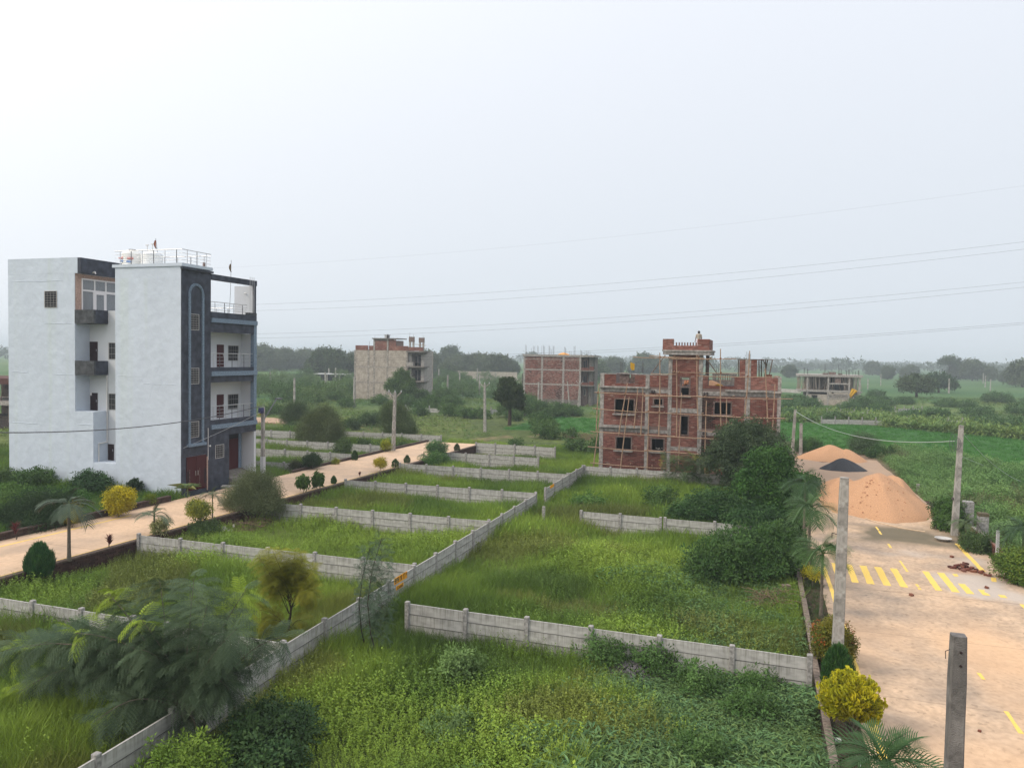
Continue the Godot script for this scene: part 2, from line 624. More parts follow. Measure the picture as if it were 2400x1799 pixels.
func sheet(x0: float, x1: float, z0: float, z1: float, y: float, depth: float, x0b := NAN, x1b := NAN) -> ArrayMesh:
	# a slab whose top carries its own 0..1 texture coordinates; the far end may have other x
	var a := x0 if is_nan(x0b) else x0b
	var b := x1 if is_nan(x1b) else x1b
	var m := MB.new()
	m.quad(Vector3(x0, y, z1), Vector3(x1, y, z1), Vector3(b, y, z0), Vector3(a, y, z0), Vector2(0, 0), Vector2(1, 1))
	var e := Vector3(0, depth, 0)
	m.quad(Vector3(x0, y, z1) - e, Vector3(x1, y, z1) - e, Vector3(x1, y, z1), Vector3(x0, y, z1))
	m.quad(Vector3(x1, y, z1) - e, Vector3(b, y, z0) - e, Vector3(b, y, z0), Vector3(x1, y, z1))
	m.quad(Vector3(a, y, z0) - e, Vector3(x0, y, z1) - e, Vector3(x0, y, z1), Vector3(a, y, z0))
	m.quad(Vector3(b, y, z0) - e, Vector3(a, y, z0) - e, Vector3(a, y, z0), Vector3(b, y, z0))
	return m.mesh()

func flat_poly(pts: Array, y: float) -> ArrayMesh:
	# a painted shape given as x, z corners in order, laid at one height
	var m := MB.new()
	var poly := PackedVector2Array()
	for p in pts:
		poly.append(p)
	var tri := Geometry2D.triangulate_polygon(poly)
	for k in range(0, tri.size(), 3):
		var q := []
		for i in 3:
			q.append(Vector3(poly[tri[k + i]].x, y, poly[tri[k + i]].y))
		if (q[1] - q[0]).cross(q[2] - q[0]).y < 0:
			m.tri(q[0], q[2], q[1])
		else:
			m.tri(q[0], q[1], q[2])
	return m.mesh()

func ragged(x0: float, x1: float, z0: float, z1: float, sx := 0.0, wob := 0.012) -> Array:
	# a painted bar with slightly eaten edges; sx shifts the far end
	var r := []
	var k := int(maxf(3.0, (z1 - z0) / 0.22))
	for i in k + 1:
		var t := float(i) / k
		r.append(Vector2(x0 + sx * (1 - t) + rf(-wob, wob), lerpf(z0, z1, t)))
	for i in k + 1:
		var t := 1.0 - float(i) / k
		r.append(Vector2(x1 + sx * (1 - t) + rf(-wob, wob), lerpf(z0, z1, t)))
	return r

func build_roads() -> void:
	# road in front of the camera's own building, on the east
	var t1 := road_tex(512, 2048, 2.3, 9.0, -66.0, 4.0, func(x: float, z: float, c: Color) -> Color:
		var q := fbm(x * 30.0, z * 22.0)
		var wet := smoothstep(-40.2, -38.6, z) * (1.0 - smoothstep(-36.9, -35.2, z)) * smoothstep(3.8, 5.4, x + q * 3.0)
		c = c.lerp(Color(0.115, 0.098, 0.062), clampf(wet * (0.85 + q), 0.0, 0.9))
		var wet2 := clampf(0.9 - Vector2((x - 3.1) * 0.9, (z + 20.9) * 0.75).length() + q * 0.7, 0.0, 1.0) + clampf(0.8 - Vector2((x - 3.3) * 0.8, (z + 17.6) * 0.9).length() + q * 0.7, 0.0, 1.0)
		c = c.lerp(Color(0.20, 0.165, 0.135), clampf(wet2 * 0.8, 0.0, 0.75))
		var wet3 := clampf(1.0 - Vector2((x - 2.6) * 0.8, (z + 29.3) * 0.4).length() + q * 0.5, 0.0, 1.0)
		c = c.lerp(Color(0.19, 0.155, 0.125), wet3 * 0.55)
		var cem := clampf(1.6 - Vector2((x - 7.6) * 1.1, (z + 30.3) * 0.85).length() + q * 1.1, 0.0, 1.0) + clampf(1.1 - Vector2((x - 6.4) * 0.5, (z + 33.9) * 0.9).length() + q * 1.3, 0.0, 1.0) * 0.7
		c = c.lerp(Color(0.47, 0.41, 0.36), clampf(cem, 0.0, 0.72))
		var red := clampf(0.9 - Vector2((x - 7.5) * 0.9, (z + 32.0) * 1.6).length() + q * 0.9, 0.0, 1.0)
		c = c.lerp(Color(0.36, 0.18, 0.115), red * 0.7)
		var dust := clampf(0.15 + fbm(x * 18.0 + 60.0, z * 10.0) * 2.0, 0.0, 1.0) * smoothstep(-28.5, -24.0, z)
		c = c.lerp(Color(0.62, 0.385, 0.22), dust * 0.6)
		var heap := smoothstep(-41.0, -44.0, z)
		c = c.lerp(Color(0.33, 0.225, 0.155), heap * 0.75)
		# joints across the slab every 4.5 m
		var jz := absf(fposmod(z + 1.3, 4.5) - 2.25)
		if jz > 2.232:
			c = c * 0.72
		return c)
	var rm := mat(Color(1, 1, 1), 0.9)
	rm.albedo_texture = t1
	var road := struct("road", sheet(2.3, 9.0, -66.0, 4.0, 0.30, 0.4, 2.1, 9.0), rm, "sandy concrete road with yellow markings beside the planted strip", "road")
	var Y := 0.304
	var stripes := [[2.81, 3.06, 0.24], [3.31, 3.55, 0.02], [3.80, 4.06, 0.0], [4.31, 4.58, 0.0], [4.85, 5.11, 0.04], [5.92, 6.16, 0.1], [6.42, 6.68, 0.13]]
	for s in stripes:
		put("crosswalk_stripe", flat_poly(ragged(s[0] - 0.02, s[1] - 0.04, -31.52, -29.0, 0.04), Y), M.paint, road)
	put("crosswalk_stripe", flat_poly(ragged(6.83, 7.06, -30.2, -28.97), Y), M.paint, road)
	put("crosswalk_stripe", flat_poly([Vector2(6.94, -31.53), Vector2(7.1, -31.55), Vector2(7.09, -31.22), Vector2(6.94, -31.16)], Y), M.paint, road)
	put("crosswalk_stripe", flat_poly([Vector2(7.32, -29.66), Vector2(7.53, -29.63), Vector2(7.45, -29.4), Vector2(7.53, -29.2), Vector2(7.53, -28.95), Vector2(7.31, -28.98)], Y), M.paint, road)
	put("crosswalk_stripe", flat_poly(ragged(7.8, 8.01, -29.21, -28.89), Y), M.paint, road)
	for d in [[-39.27, -38.5], [-38.34, -37.6], [-35.75, -35.0], [-32.85, -31.21], [-29.56, -29.2], [-29.1, -28.89], [-24.47, -24.0], [-21.58, -21.16], [-19.38, -18.3], [-15.6, -14.4], [-12.4, -11.2]]:
		put("centre_dash", flat_poly(ragged(5.37, 5.46, d[0], d[1]), Y), M.paint, road)
	for q in [[-30.95, -22.2], [-21.9, -18.9], [-18.7, -8.0]]:
		put("edge_line", flat_poly(ragged(2.44 + (q[0] + 20.0) * -0.004, 2.61, q[0], q[1], -0.03), Y), M.paint, road)
	for q in [[-36.9, -32.3], [-31.5, -30.9], [-28.3, -9.0]]:
		put("edge_line", flat_poly(ragged(8.05, 8.22, q[0], q[1], 0.12), Y), M.paint, road)
	# planted bed between the low wall and the road
	struct("planting_bed", boxes([Vector3(1.62, -0.2, -45), Vector3(2.3, 0.27, 4)]), M.soil, "strip of brown soil between the low wall and the sandy road", "planting bed")
	# low wall along the plots' east end
	var k := thing("kerb_wall", "low weathered concrete-topped wall along the plots beside the sandy road", "wall", Vector3(1.54, 0, 0))
	var zq := -31.0
	while zq < -6.0:
		var l := rf(1.9, 2.6)
		var cb := MB.new()
		cb.cbox(Transform3D(Basis(), Vector3(rf(-0.012, 0.012), 0.405 + rf(-0.006, 0.006), zq + l * 0.5)), Vector3(0.155, 0.06, l - 0.012), 0.012)
		put("coping", cb.mesh(), M.kerb, k)
		zq += l
	put("wall_body", box_mesh(Vector3(-0.065, -0.1, -31.0), Vector3(0.065, 0.374, zq)), M.moss_wall, k)
	put("wall_body", box_mesh(Vector3(-0.065, -0.1, -49.0), Vector3(0.065, 0.36, -31.003)), M.moss_wall, k)
	# verge and red wall on the far side of the road
	struct("verge", boxes([Vector3(9.0, -0.2, -48), Vector3(9.75, 0.26, 4)]), M.soil, "strip of soil between the sandy road and the red brick wall", "verge")
	# road between the plots, on the west
	var t2 := road_tex(256, 1024, -27.5, -22.6, -60.0, -6.0, func(x: float, z: float, c: Color) -> Color:
		var q := fbm(x * 30.0, z * 22.0)
		c = c.lerp(Color(0.60, 0.41, 0.275), 0.35)
		var stain := clampf(1.0 - Vector2((x + 24.6) * 0.8, (z + 22.0) * 0.55).length() + q, 0.0, 1.0) + clampf(0.8 - Vector2((x + 25.5) * 0.9, (z + 20.4) * 0.35).length() + q, 0.0, 1.0)
		c = c.lerp(Color(0.28, 0.215, 0.165), clampf(stain * 0.6, 0.0, 0.55))
		if absf(fposmod(z, 4.4) - 2.2) > 2.183:
			c = c * 0.75
		return c)
	var rm2 := mat(Color(1, 1, 1), 0.9)
	rm2.albedo_texture = t2
	var r2 := struct("road", sheet(-27.85, -23.22, -60.0, -6.0, 0.65, 0.75, -26.75, -21.97), rm2, "sandy concrete road between the grassy plots and the grey house", "road")
	for q in 4:
		var za := -46.0 + q * 9.4
		var zb := za + 9.3
		var ea := road_left_x(za)
		var eb := road_left_x(zb)
		put("edge_line", flat_poly([Vector2(ea.y - 0.30, za), Vector2(ea.y - 0.18, za), Vector2(eb.y - 0.18, zb), Vector2(eb.y - 0.30, zb)], 0.654), M.paint, r2)
		if za > -32.0:
			put("edge_line", flat_poly([Vector2(ea.x + 0.86, za), Vector2(ea.x + 0.97, za), Vector2(eb.x + 0.97, zb), Vector2(eb.x + 0.86, zb)], 0.654), M.paint, r2)
	# retaining walls of that road: mossy brick under a thin coping
	var w := thing("retaining_wall", "dark mossy brick retaining wall below the sandy road beside the plots", "wall", Vector3.ZERO)
	side_wall(w, -6.0, -60.0, true, -0.15, 0.70, true)
	var w2 := thing("retaining_wall", "low dark wall along the lawn edge of the sandy road near the grey house", "wall", Vector3.ZERO)
	side_wall(w2, -6.0, -30.5, false, 0.3, 0.93, false)
	var w3 := thing("retaining_wall", "dark mossy low wall on the far side of the sandy road beyond the grey house", "wall", Vector3.ZERO)
	side_wall(w3, -40.5, -60.0, false, -0.1, 0.80, false)
	# branch of the road far behind the grey house
	struct("road_branch", sheet(-66.0, -50.5, -79.5, -74.0, 0.12, 0.3, -66.0, -53.5), M.sand_road, "pale sandy side road glimpsed beyond the grey house", "road")

func side_wall(w: Node3D, za: float, zb: float, east: bool, y0: float, y1: float, bricks: bool) -> void:
	var z := za
	while z > zb + 0.05:
		var z2 := maxf(z - 4.4, zb)
		var a := road_left_x(z).y if east else road_left_x(z).x
		var b := road_left_x(z2).y if east else road_left_x(z2).x
		var p := Vector3(a, 0, z)
		var q := Vector3(b, 0, z2)
		var d := (q - p).normalized()
		var nn := d.cross(Vector3.UP) * (1.0 if east else 1.0)
		var l := p.distance_to(q)
		var bas := Basis(d, Vector3.UP, nn)
		var m := MB.new()
		m.xbox(Transform3D(bas, (p + q) * 0.5 + Vector3.UP * (y0 + y1 - 0.06) * 0.5), Vector3(l, y1 - 0.06 - y0, 0.2))
		put("wall_body", m.mesh(), M.moss_wall, w)
		var m2 := MB.new()
		m2.cbox(Transform3D(bas, (p + q) * 0.5 + Vector3.UP * (y1 - 0.03)), Vector3(l - 0.015, 0.06, 0.25), 0.012)
		put("coping", m2.mesh(), M.moss_wall if not bricks else M.kerb_dark, w)
		if bricks:
			brickwork(w, p + nn * 0.1, d, nn, Rect2(0, y0 + 0.1, l, y1 - 0.17 - y0), [], func(_u: float, _y: float) -> Color:
				var k := rf(0.55, 1.15)
				return Color(0.085 * k, 0.042 * k, 0.034 * k))
		z = z2

# ------------------------------------------------------------------ precast walls
func precast(label: String, a: Vector3, b: Vector3, rows := 3, gaps := [], base := 0.02, group := "") -> Node3D:
	# slotted posts 1.8 m apart with planks 0.3 m high between them
	var w := thing("precast_wall", label, "wall", a, 0.0, group)
	var d := (b - a)
	var n := int(maxf(1, round(d.length() / 1.81)))
	var stepv := d / n
	var dir := d.normalized()
	var nn := dir.cross(Vector3.UP)
	var bas := Basis(dir, Vector3.UP, nn)
	for i in n + 1:
		if gaps.has(-i - 1):
			continue
		var p := stepv * i
		var q := bas * Basis.from_euler(Vector3(rf(-0.012, 0.012), 0, rf(-0.012, 0.012)))
		put("post", M.post_mesh, M.post, w, Transform3D(q, p + Vector3.UP * (base + rf(-0.015, 0.015))))
	var l := stepv.length() - 0.10
	for i in n:
		if gaps.has(i):
			continue
		var lean := rf(-0.02, 0.02)
		for r in rows:
			var p := stepv * (i + 0.5) + Vector3.UP * (base + 0.151 + r * 0.302 + rf(-0.004, 0.004)) + nn * (lean * r * 0.3)
			var q := bas * Basis.from_euler(Vector3(lean, 0, rf(-0.006, 0.006))) * Basis.from_scale(Vector3(l, 1, 1))
			put("plank", M.plank_mesh, M.planks[rng.randi() % 4], w, Transform3D(q, p))
	return w

func build_precast() -> void:
	var pm := MB.new()
	pm.cbox(Transform3D(Basis(), Vector3(0, 0.48, 0)), Vector3(0.13, 1.0, 0.13), 0.012)
	M.post_mesh = pm.mesh()
	var pl := MB.new()
	pl.box(Vector3(-0.5, -0.147, -0.022), Vector3(0.5, 0.147, 0.022))
	M.plank_mesh = pl.mesh()
	precast("long precast wall running away between the plots, with the orange number panel", Vector3(-10.8, 0, -6.6), Vector3(-10.8, 0, -48.9), 3, [17])
	precast("nearest precast cross wall, ending behind the feathery foreground tree", Vector3(-26.2, 0, -16.1), Vector3(-15.6, 0, -16.05), 3)
	precast("short pale precast wall piece joining the long wall behind the feathery tree", Vector3(-14.4, 0, -15.95), Vector3(-10.9, 0, -15.92), 3)
	precast("precast cross wall starting at the retaining wall by the bent palm", Vector3(-22.5, 0, -23.44), Vector3(-10.9, 0, -23.43), 3)
	precast("precast cross wall starting behind the round grey-green roadside shrub", Vector3(-22.0, 0, -30.75), Vector3(-10.9, 0, -30.92), 3, [6])
	precast("precast cross wall ending at the long wall beside the broken gap", Vector3(-21.95, 0, -37.97), Vector3(-10.9, 0, -38.2), 3)
	precast("precast cross wall meeting the long wall just before the scaffolded brick house", Vector3(-22.15, 0, -45.2), Vector3(-10.9, 0, -45.15), 3)
	precast("short precast wall beside the small round conifers at the road's far end", Vector3(-21.95, 0, -51.8), Vector3(-14.6, 0, -51.65), 3)
	precast("farthest precast wall beyond the end of the sandy road", Vector3(-21.85, 0, -58.56), Vector3(-15.05, 0, -58.0), 3)
	precast("precast wall crossing the near plot up to the low road wall", Vector3(-9.36, 0, -19.7), Vector3(1.34, 0, -19.42), 3)
	precast("broken precast wall with a lone post, in front of the scaffolded brick house", Vector3(-9.45, 0, -34.5), Vector3(-4.0, 0, -34.3), 3, [0])
	precast("precast wall hidden in shrubs left of the dense green trees", Vector3(-3.8, 0, -34.3), Vector3(0.5, 0, -34.2), 3)
	var w := precast("stained compound wall at the foot of the scaffolded brick house", Vector3(-10.7, 0, -49.0), Vector3(1.3, 0, -48.8), 3)
	w.set_meta("category", "wall")
	precast("precast wall behind the street light pole, nearest the grey house", Vector3(-36.0, 0, -42.4), Vector3(-27.3, 0, -42.4), 3)
	precast("second precast wall beyond the grey house, behind the dark round bush", Vector3(-38.5, 0, -48.0), Vector3(-27.2, 0, -48.1), 3)
	precast("third precast wall beyond the grey house, passing the large feathery shrub", Vector3(-42.0, 0, -53.4), Vector3(-26.9, 0, -53.5), 3)
	precast("fourth precast wall beyond the grey house, behind the large feathery shrub", Vector3(-46.0, 0, -59.4), Vector3(-36.5, 0, -60.0), 3)
	precast("precast wall behind the pole at the bend of the sandy road", Vector3(-36.0, 0, -62.0), Vector3(-26.6, 0, -62.4), 3)
	# plots beyond the rice
	precast("pale plot wall along the far bank of the bright rice field", Vector3(7.8, 0, -105.6), Vector3(16.0, 0, -107.6), 2)
	precast("pale plot wall behind the rice field, right of the first bank wall", Vector3(18.6, 0, -111.0), Vector3(27.0, 0, -113.0), 2)
	precast("low plot wall before the propped concrete building", Vector3(9.9, 0, -124.2), Vector3(19.4, 0, -124.6), 2)
	precast("upper plot wall in the yellow-green field beyond the rice", Vector3(19.5, 0, -135.0), Vector3(25.5, 0, -139.5), 2)
	precast("plot wall beside the propped concrete building's east side", Vector3(19.3, 0, -165.8), Vector3(26.0, 0, -167.3), 2)
	precast("far pale plot wall seen past the scaffolded house's east end", Vector3(4.2, 0, -210.0), Vector3(10.0, 0, -204.0), 3)
	precast("pale wall before the red brick building, at the edge of its rice plot", Vector3(-33.0, 0, -117.0), Vector3(-29.4, 0, -116.0), 2)
	precast("low slanting wall left of the round mango tree in the field", Vector3(-38.5, 0, -94.0), Vector3(-33.5, 0, -103.0), 2)
	precast("low wall left of the round mango tree, half hidden by shrubs", Vector3(-49.0, 0, -98.0), Vector3(-42.0, 0, -98.5), 2)
	# the grey compound wall far off between the two buildings
	var far_wall := thing("compound_wall", "long grey compound wall far off between the two unfinished buildings", "wall", Vector3(-84, 0, -226))
	put("wall_body", boxes([Vector3(-20, 0, -34), Vector3(-19.7, 2.6, -28), Vector3(-19.7, 0, -28.3), Vector3(4, 2.6, -28), Vector3(4, 0, 4), Vector3(16, 1.3, 4.3)]), M.concrete_far, far_wall)
	var shed := thing("shed", "long low shed with a pale flat roof far off beside the dark trees", "shed", Vector3(-117, 0, -199))
	put("roof", boxes([Vector3(-9, 1.9, -4), Vector3(9, 2.15, 1)]), M.whitewash, shed)
	put("wall", boxes([Vector3(-8.8, 0, -3.8), Vector3(8.8, 1.9, -3.5)]), M.dark, shed)
	for i in 5:
		put("post", box_mesh(Vector3(-8.5 + i * 4.2, 0, 0.6), Vector3(-8.2 + i * 4.2, 1.9, 0.8)), M.concrete, shed)

func build_sign() -> void:
	# the number painted on the long wall: an orange panel with black characters, and a second line below
	var o := thing("plot_number_panel", "orange painted panel with black plot number on the long wall", "sign", Vector3(-10.772, 0.86, -22.12), PI / 2)
	put("panel", box_mesh(Vector3(-0.46, -0.115, 0), Vector3(0.46, 0.10, 0.006)), M.orange, o)
	text(o, "B/19 18 17 P", 0.165, Vector3(0, -0.005, 0.007), 0.84)
	var o2 := thing("plot_number_panel", "smaller faded orange panel with dark scrawl low on the long wall", "sign", Vector3(-10.772, 0.60, -22.06), PI / 2)
	put("panel", box_mesh(Vector3(-0.26, -0.06, 0), Vector3(0.26, 0.07, 0.006)), M.orange, o2)
	text(o2, "Canel", 0.10, Vector3(0, 0.0, 0.007), 0.4)
	var o3 := thing("plot_number_panel", "far orange painted panel near the long wall's far end", "sign", Vector3(-10.772, 0.87, -41.0), PI / 2)
	put("panel", box_mesh(Vector3(-0.42, -0.09, 0), Vector3(0.42, 0.07, 0.006)), M.orange, o3)

func text(parent: Node, s: String, h: float, at: Vector3, width := 0.0, m: Material = null) -> void:
	var tm := TextMesh.new()
	var f := SystemFont.new()
	f.font_names = PackedStringArray(["Droid Sans"])
	f.font_weight = 700
	tm.font = f
	tm.text = s
	tm.font_size = 64
	tm.pixel_size = h / 46.0
	tm.depth = 0.004
	var o := put("lettering", tm, m if m else M.ink, parent)
	var w := tm.get_aabb().size.x
	var k := width / w if width > 0.0 and w > 0.0 else 1.0
	o.transform = Transform3D(Basis.from_scale(Vector3(k, 1, 1)), at)

# ------------------------------------------------------------------ the grey and white house
var off := Vector3.ZERO
func part(called: String, mesh: Mesh, m: Material, o: Node3D) -> MeshInstance3D:
	# a part given in world coordinates, under a thing that stands at off
	return put(called, mesh, m, o, Transform3D(Basis(), -off))

func frame_rect(m: MB, o: Vector3, du: Vector3, dn: Vector3, r: Rect2, w: float, d: float) -> void:
	# four bars round a rectangle
	cut_wall(m, o, du, dn, r, d, [Rect2(r.position + Vector2(w, w), r.size - Vector2(2 * w, 2 * w))])

func grille_window(o: Node3D, org: Vector3, du: Vector3, dn: Vector3, r: Rect2, nu: int, nv: int, back := 0.08) -> void:
	# dark opening, frame and a steel grille in front
	var f := MB.new()
	frame_rect(f, org + dn * 0.012, du, dn, r, 0.03, 0.07)
	var w := part("window", f.mesh(), M.grille, o)
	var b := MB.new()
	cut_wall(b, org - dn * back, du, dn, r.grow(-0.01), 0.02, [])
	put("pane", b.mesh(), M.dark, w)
	var g := MB.new()
	for i in nu:
		var u := r.position.x + r.size.x * (i + 1) / (nu + 1)
		g.tube([org + du * u + Vector3.UP * r.position.y + dn * 0.02, org + du * u + Vector3.UP * r.end.y + dn * 0.02], [0.006, 0.006], 4)
	for i in nv:
		var v := r.position.y + r.size.y * (i + 1) / (nv + 1)
		g.tube([org + du * r.position.x + Vector3.UP * v + dn * 0.02, org + du * r.end.x + Vector3.UP * v + dn * 0.02], [0.006, 0.006], 4)
	put("grille", g.mesh(), M.grille, w)

func railing(o: Node3D, a: Vector3, b: Vector3, h: float, posts: int, called := "railing") -> void:
	var r := bars([a + Vector3.UP * h, b + Vector3.UP * h], 0.022, 6)
	var rl := part(called, r, M.steel, o)
	var l := []
	for k in 3:
		l.append_array([a + Vector3.UP * h * (0.25 + 0.24 * k), b + Vector3.UP * h * (0.25 + 0.24 * k)])
	put("rail", bars(l, 0.009, 4), M.steel, rl)
	for i in posts:
		var p := a.lerp(b, (i + 0.5) / posts)
		put("baluster", bars([p, p + Vector3.UP * (h * 0.96)], 0.02, 6), M.steel_dark if i % 2 else M.steel, rl)

func build_grey_house() -> void:
	var o := thing("grey_house", "tall narrow house with white side wall and dark grey balconied front", "house", Vector3(-34, 0.5, -35))
	off = o.position
	var X := Vector3.RIGHT
	var Z := Vector3.BACK
	var N := Vector3.FORWARD
	# side wall with its recess
	part("side_wall", boxes([
		Vector3(-39.87, 0.3, -38.2), Vector3(-35.10, 12.10, -32.1),
		Vector3(-39.87, 12.103, -38.2), Vector3(-34.9, 12.95, -32.098)]), M.stucco, o)
	part("side_wall", boxes([Vector3(-35.098, 0.3, -33.045), Vector3(-33.86, 4.69, -32.102), Vector3(-33.857, 0.3, -33.045), Vector3(-32.36, 1.99, -32.104)]), M.stucco, o)
	part("stair_tower_wall", boxes([Vector3(-32.35, 0.3, -34.28), Vector3(-28.13, 12.34, -32.095)]), M.stucco, o)
	part("tower_coping", boxes([Vector3(-32.5, 12.342, -34.34), Vector3(-28.0, 12.5, -32.04)]), M.stucco, o)
	# plaster ledges that the lifts of the limewash left across the wall
	var lg := MB.new()
	for q in [[-39.8, -35.9, 11.72], [-37.3, -35.12, 9.42], [-39.8, -38.3, 6.72], [-36.7, -35.12, 6.66], [-39.8, -37.6, 3.9], [-32.3, -30.5, 6.68], [-30.7, -28.2, 6.3], [-33.9, -35.0, 4.0]]:
		var pts := []
		var rad := []
		for i in 9:
			pts.append(Vector3(lerpf(q[0], q[1], i / 8.0), q[2] + 0.014 * sin(i * 1.3 + q[0]), -32.1))
			rad.append(0.003 if i == 0 or i == 8 else 0.016)
		lg.tube(pts, rad, 6)
	part("plaster_ledge", lg.mesh(), M.stucco, o)
	# body behind the recess and the rooms behind the front
	part("inner_wall", boxes([
		Vector3(-35.098, 0.3, -38.2), Vector3(-32.2, 9.42, -33.05),
		Vector3(-32.198, 0.3, -38.2), Vector3(-29.05, 9.5, -34.285)]), M.stucco_in, o)
	part("recess_parapet", boxes([Vector3(-33.79, 9.42, -33.2), Vector3(-32.36, 10.15, -33.047)]), M.stucco_in, o)
	part("terrace_floor", boxes([Vector3(-35.095, 9.423, -38.19), Vector3(-28.1, 9.62, -33.06)]), M.stucco_in, o)
	# the two little balconies in the recess
	for y in [[9.43, 10.15], [6.65, 7.42]]:
		var bx := part("recess_balcony", boxes([Vector3(-35.10, y[0], -32.22), Vector3(-33.8, y[1], -32.09)]), M.slate_worn_lit, o)
		put("balcony_side", boxes([Vector3(-33.92, y[0], -33.045), Vector3(-33.797, y[1], -32.222)]), M.slate, bx)  # darker slate than the front: side shade put into the colour
		put("balcony_floor", boxes([Vector3(-35.098, y[0] - 0.004, -33.04), Vector3(-33.93, y[0] + 0.12, -32.225)]), M.slate_worn_lit, bx)
	for q in [[-35.07, -34.53, 7.2, 8.46], [-35.05, -34.54, 4.45, 5.65], [-33.82, -33.42, 1.9, 2.88]]:
		var d := part("recess_door", boxes([Vector3(q[0], q[2], -33.1), Vector3(q[1], q[3], -33.03)]), M.darkdoor, o)
		put("handle", boxes([Vector3(q[1] - 0.07, (q[2] + q[3]) * 0.5 + 0.1, -33.03), Vector3(q[1] - 0.04, (q[2] + q[3]) * 0.5 + 0.22, -33.0)]), M.steel, d)
	for q in [[-33.77, 7.5, 0.55, 0.93], [-33.78, 4.75, 0.55, 0.91]]:
		grille_window(o, Vector3(0, 0, -33.04), X, Z, Rect2(q[0], q[1], q[2], q[3]), 4, 2, 0.0)
	part("drain_pipe", bars([Vector3(-33.83, 6.75, -32.99), Vector3(-33.83, 2.99, -32.99), Vector3(-33.82, 2.99, -33.0), Vector3(-33.82, 2.96, -32.42), Vector3(-33.82, 2.96, -32.42), Vector3(-33.82, 2.0, -32.42)], 0.035, 7), M.pipe, o)
	part("lamp", boxes([Vector3(-34.98, 5.5, -33.02), Vector3(-34.92, 5.66, -32.96)]), M.white_frame, o)
	grille_window(o, Vector3(0, 0, -32.09), X, Z, Rect2(-37.22, 10.26, 0.90, 0.92), 3, 6, 0.0)
	# glazed room on the terrace
	part("terrace_wall", boxes([Vector3(-35.09, 9.62, -38.18), Vector3(-35.07, 12.1, -32.13)]), M.peach, o)
	part("roof_band", boxes([Vector3(-34.898, 12.11, -38.2), Vector3(-34.69, 12.94, -32.11)]), M.slate, o)
	part("roof_band", boxes([Vector3(-35.09, 12.104, -38.19), Vector3(-34.9, 12.13, -32.12)]), M.peach, o)
	var gw := MB.new()
	cut_wall(gw, Vector3(-35.02, 0, 0), N, X, Rect2(32.5, 10.1, 3.3, 1.78), 0.05, [
		Rect2(32.56, 11.28, 0.74, 0.53), Rect2(33.38, 11.28, 0.68, 0.53), Rect2(34.14, 11.28, 0.72, 0.53), Rect2(34.94, 11.28, 0.78, 0.53),
		Rect2(32.56, 10.15, 0.68, 1.04), Rect2(33.45, 10.15, 0.52, 0.92), Rect2(34.14, 10.15, 0.72, 1.0), Rect2(34.94, 10.15, 0.78, 1.0)])
	var win := part("terrace_window", gw.mesh(), M.white_frame, o)
	for q in [[32.56, 11.28, 0.74, 0.53], [33.38, 11.28, 0.68, 0.53], [34.14, 11.28, 0.72, 0.53], [34.94, 11.28, 0.78, 0.53], [32.56, 10.15, 0.68, 1.04], [33.45, 10.15, 0.52, 0.92], [34.14, 10.15, 0.72, 1.0], [34.94, 10.15, 0.78, 1.0]]:
		var pn := MB.new()
		pn.quad(Vector3(-35.04, q[1], -q[0]), Vector3(-35.04, q[1], -q[0] - q[2]), Vector3(-35.04, q[1] + q[3], -q[0] - q[2]), Vector3(-35.04, q[1] + q[3], -q[0]))
		put("pane", pn.mesh(), M.pane, win)
	part("curtain", boxes([Vector3(-35.066, 10.12, -35.7), Vector3(-35.060, 11.8, -32.52)]), M.curtain, o)
	part("spout", bars([Vector3(-34.7, 12.2, -32.9), Vector3(-34.55, 12.25, -32.9), Vector3(-34.55, 12.25, -32.9), Vector3(-34.5, 12.13, -32.9)], 0.035, 6), M.white_frame, o)
	# front: stair tower face with the arched moulding
	part("front_wall", boxes([Vector3(-28.128, 0.3, -34.28), Vector3(-28.08, 2.55, -33.95), Vector3(-28.128, 2.552, -34.28), Vector3(-28.08, 12.2, -32.1), Vector3(-28.128, 0.3, -32.42), Vector3(-28.08, 2.55, -32.1), Vector3(-28.128, 0.3, -33.948), Vector3(-28.08, 0.72, -32.422)]), M.slate, o)
	part("front_wall", boxes([Vector3(-28.078, 0.32, -32.2), Vector3(-28.05, 9.35, -32.098)]), M.slate, o)
	part("cornice", boxes([Vector3(-28.13, 12.2, -34.36), Vector3(-27.96, 12.30, -32.06)]), M.slate, o)
	var arch := MB.new()
	var pts := [Vector3(-28.06, 3.2, -32.63)]
	for i in 13:
		var w := PI - PI * i / 12.0
		pts.append(Vector3(-28.06, 10.95 + 0.54 * sin(w), -33.13 + 0.5 * -cos(w) * 1.0))
	pts.append(Vector3(-28.06, 3.2, -33.63))
	# the run starts on the near side: mirror so that it follows the wall
	for i in range(1, 14):
		var w := PI * (i - 1) / 12.0
		pts[i] = Vector3(-28.06, 10.95 + 0.54 * sin(w), -33.13 + 0.5 * cos(w))
	for i in pts.size() - 1:
		var a: Vector3 = pts[i]
		var b: Vector3 = pts[i + 1]
		var d := (b - a).normalized()
		var sd := d.cross(X)
		arch.xbox(Transform3D(Basis(d, sd, d.cross(sd)), (a + b) * 0.5), Vector3(a.distance_to(b) + 0.03, 0.13, 0.10))
	arch.box(Vector3(-28.09, 3.06, -33.80), Vector3(-27.93, 3.2, -32.46))
	part("arch_moulding", arch.mesh(), M.trim, o)
	for y in [9.12, 6.31, 3.51]:
		grille_window(o, Vector3(-28.07, 0, 0), N, X, Rect2(32.70, y, 0.66, 0.84), 5, 6, 0.0)
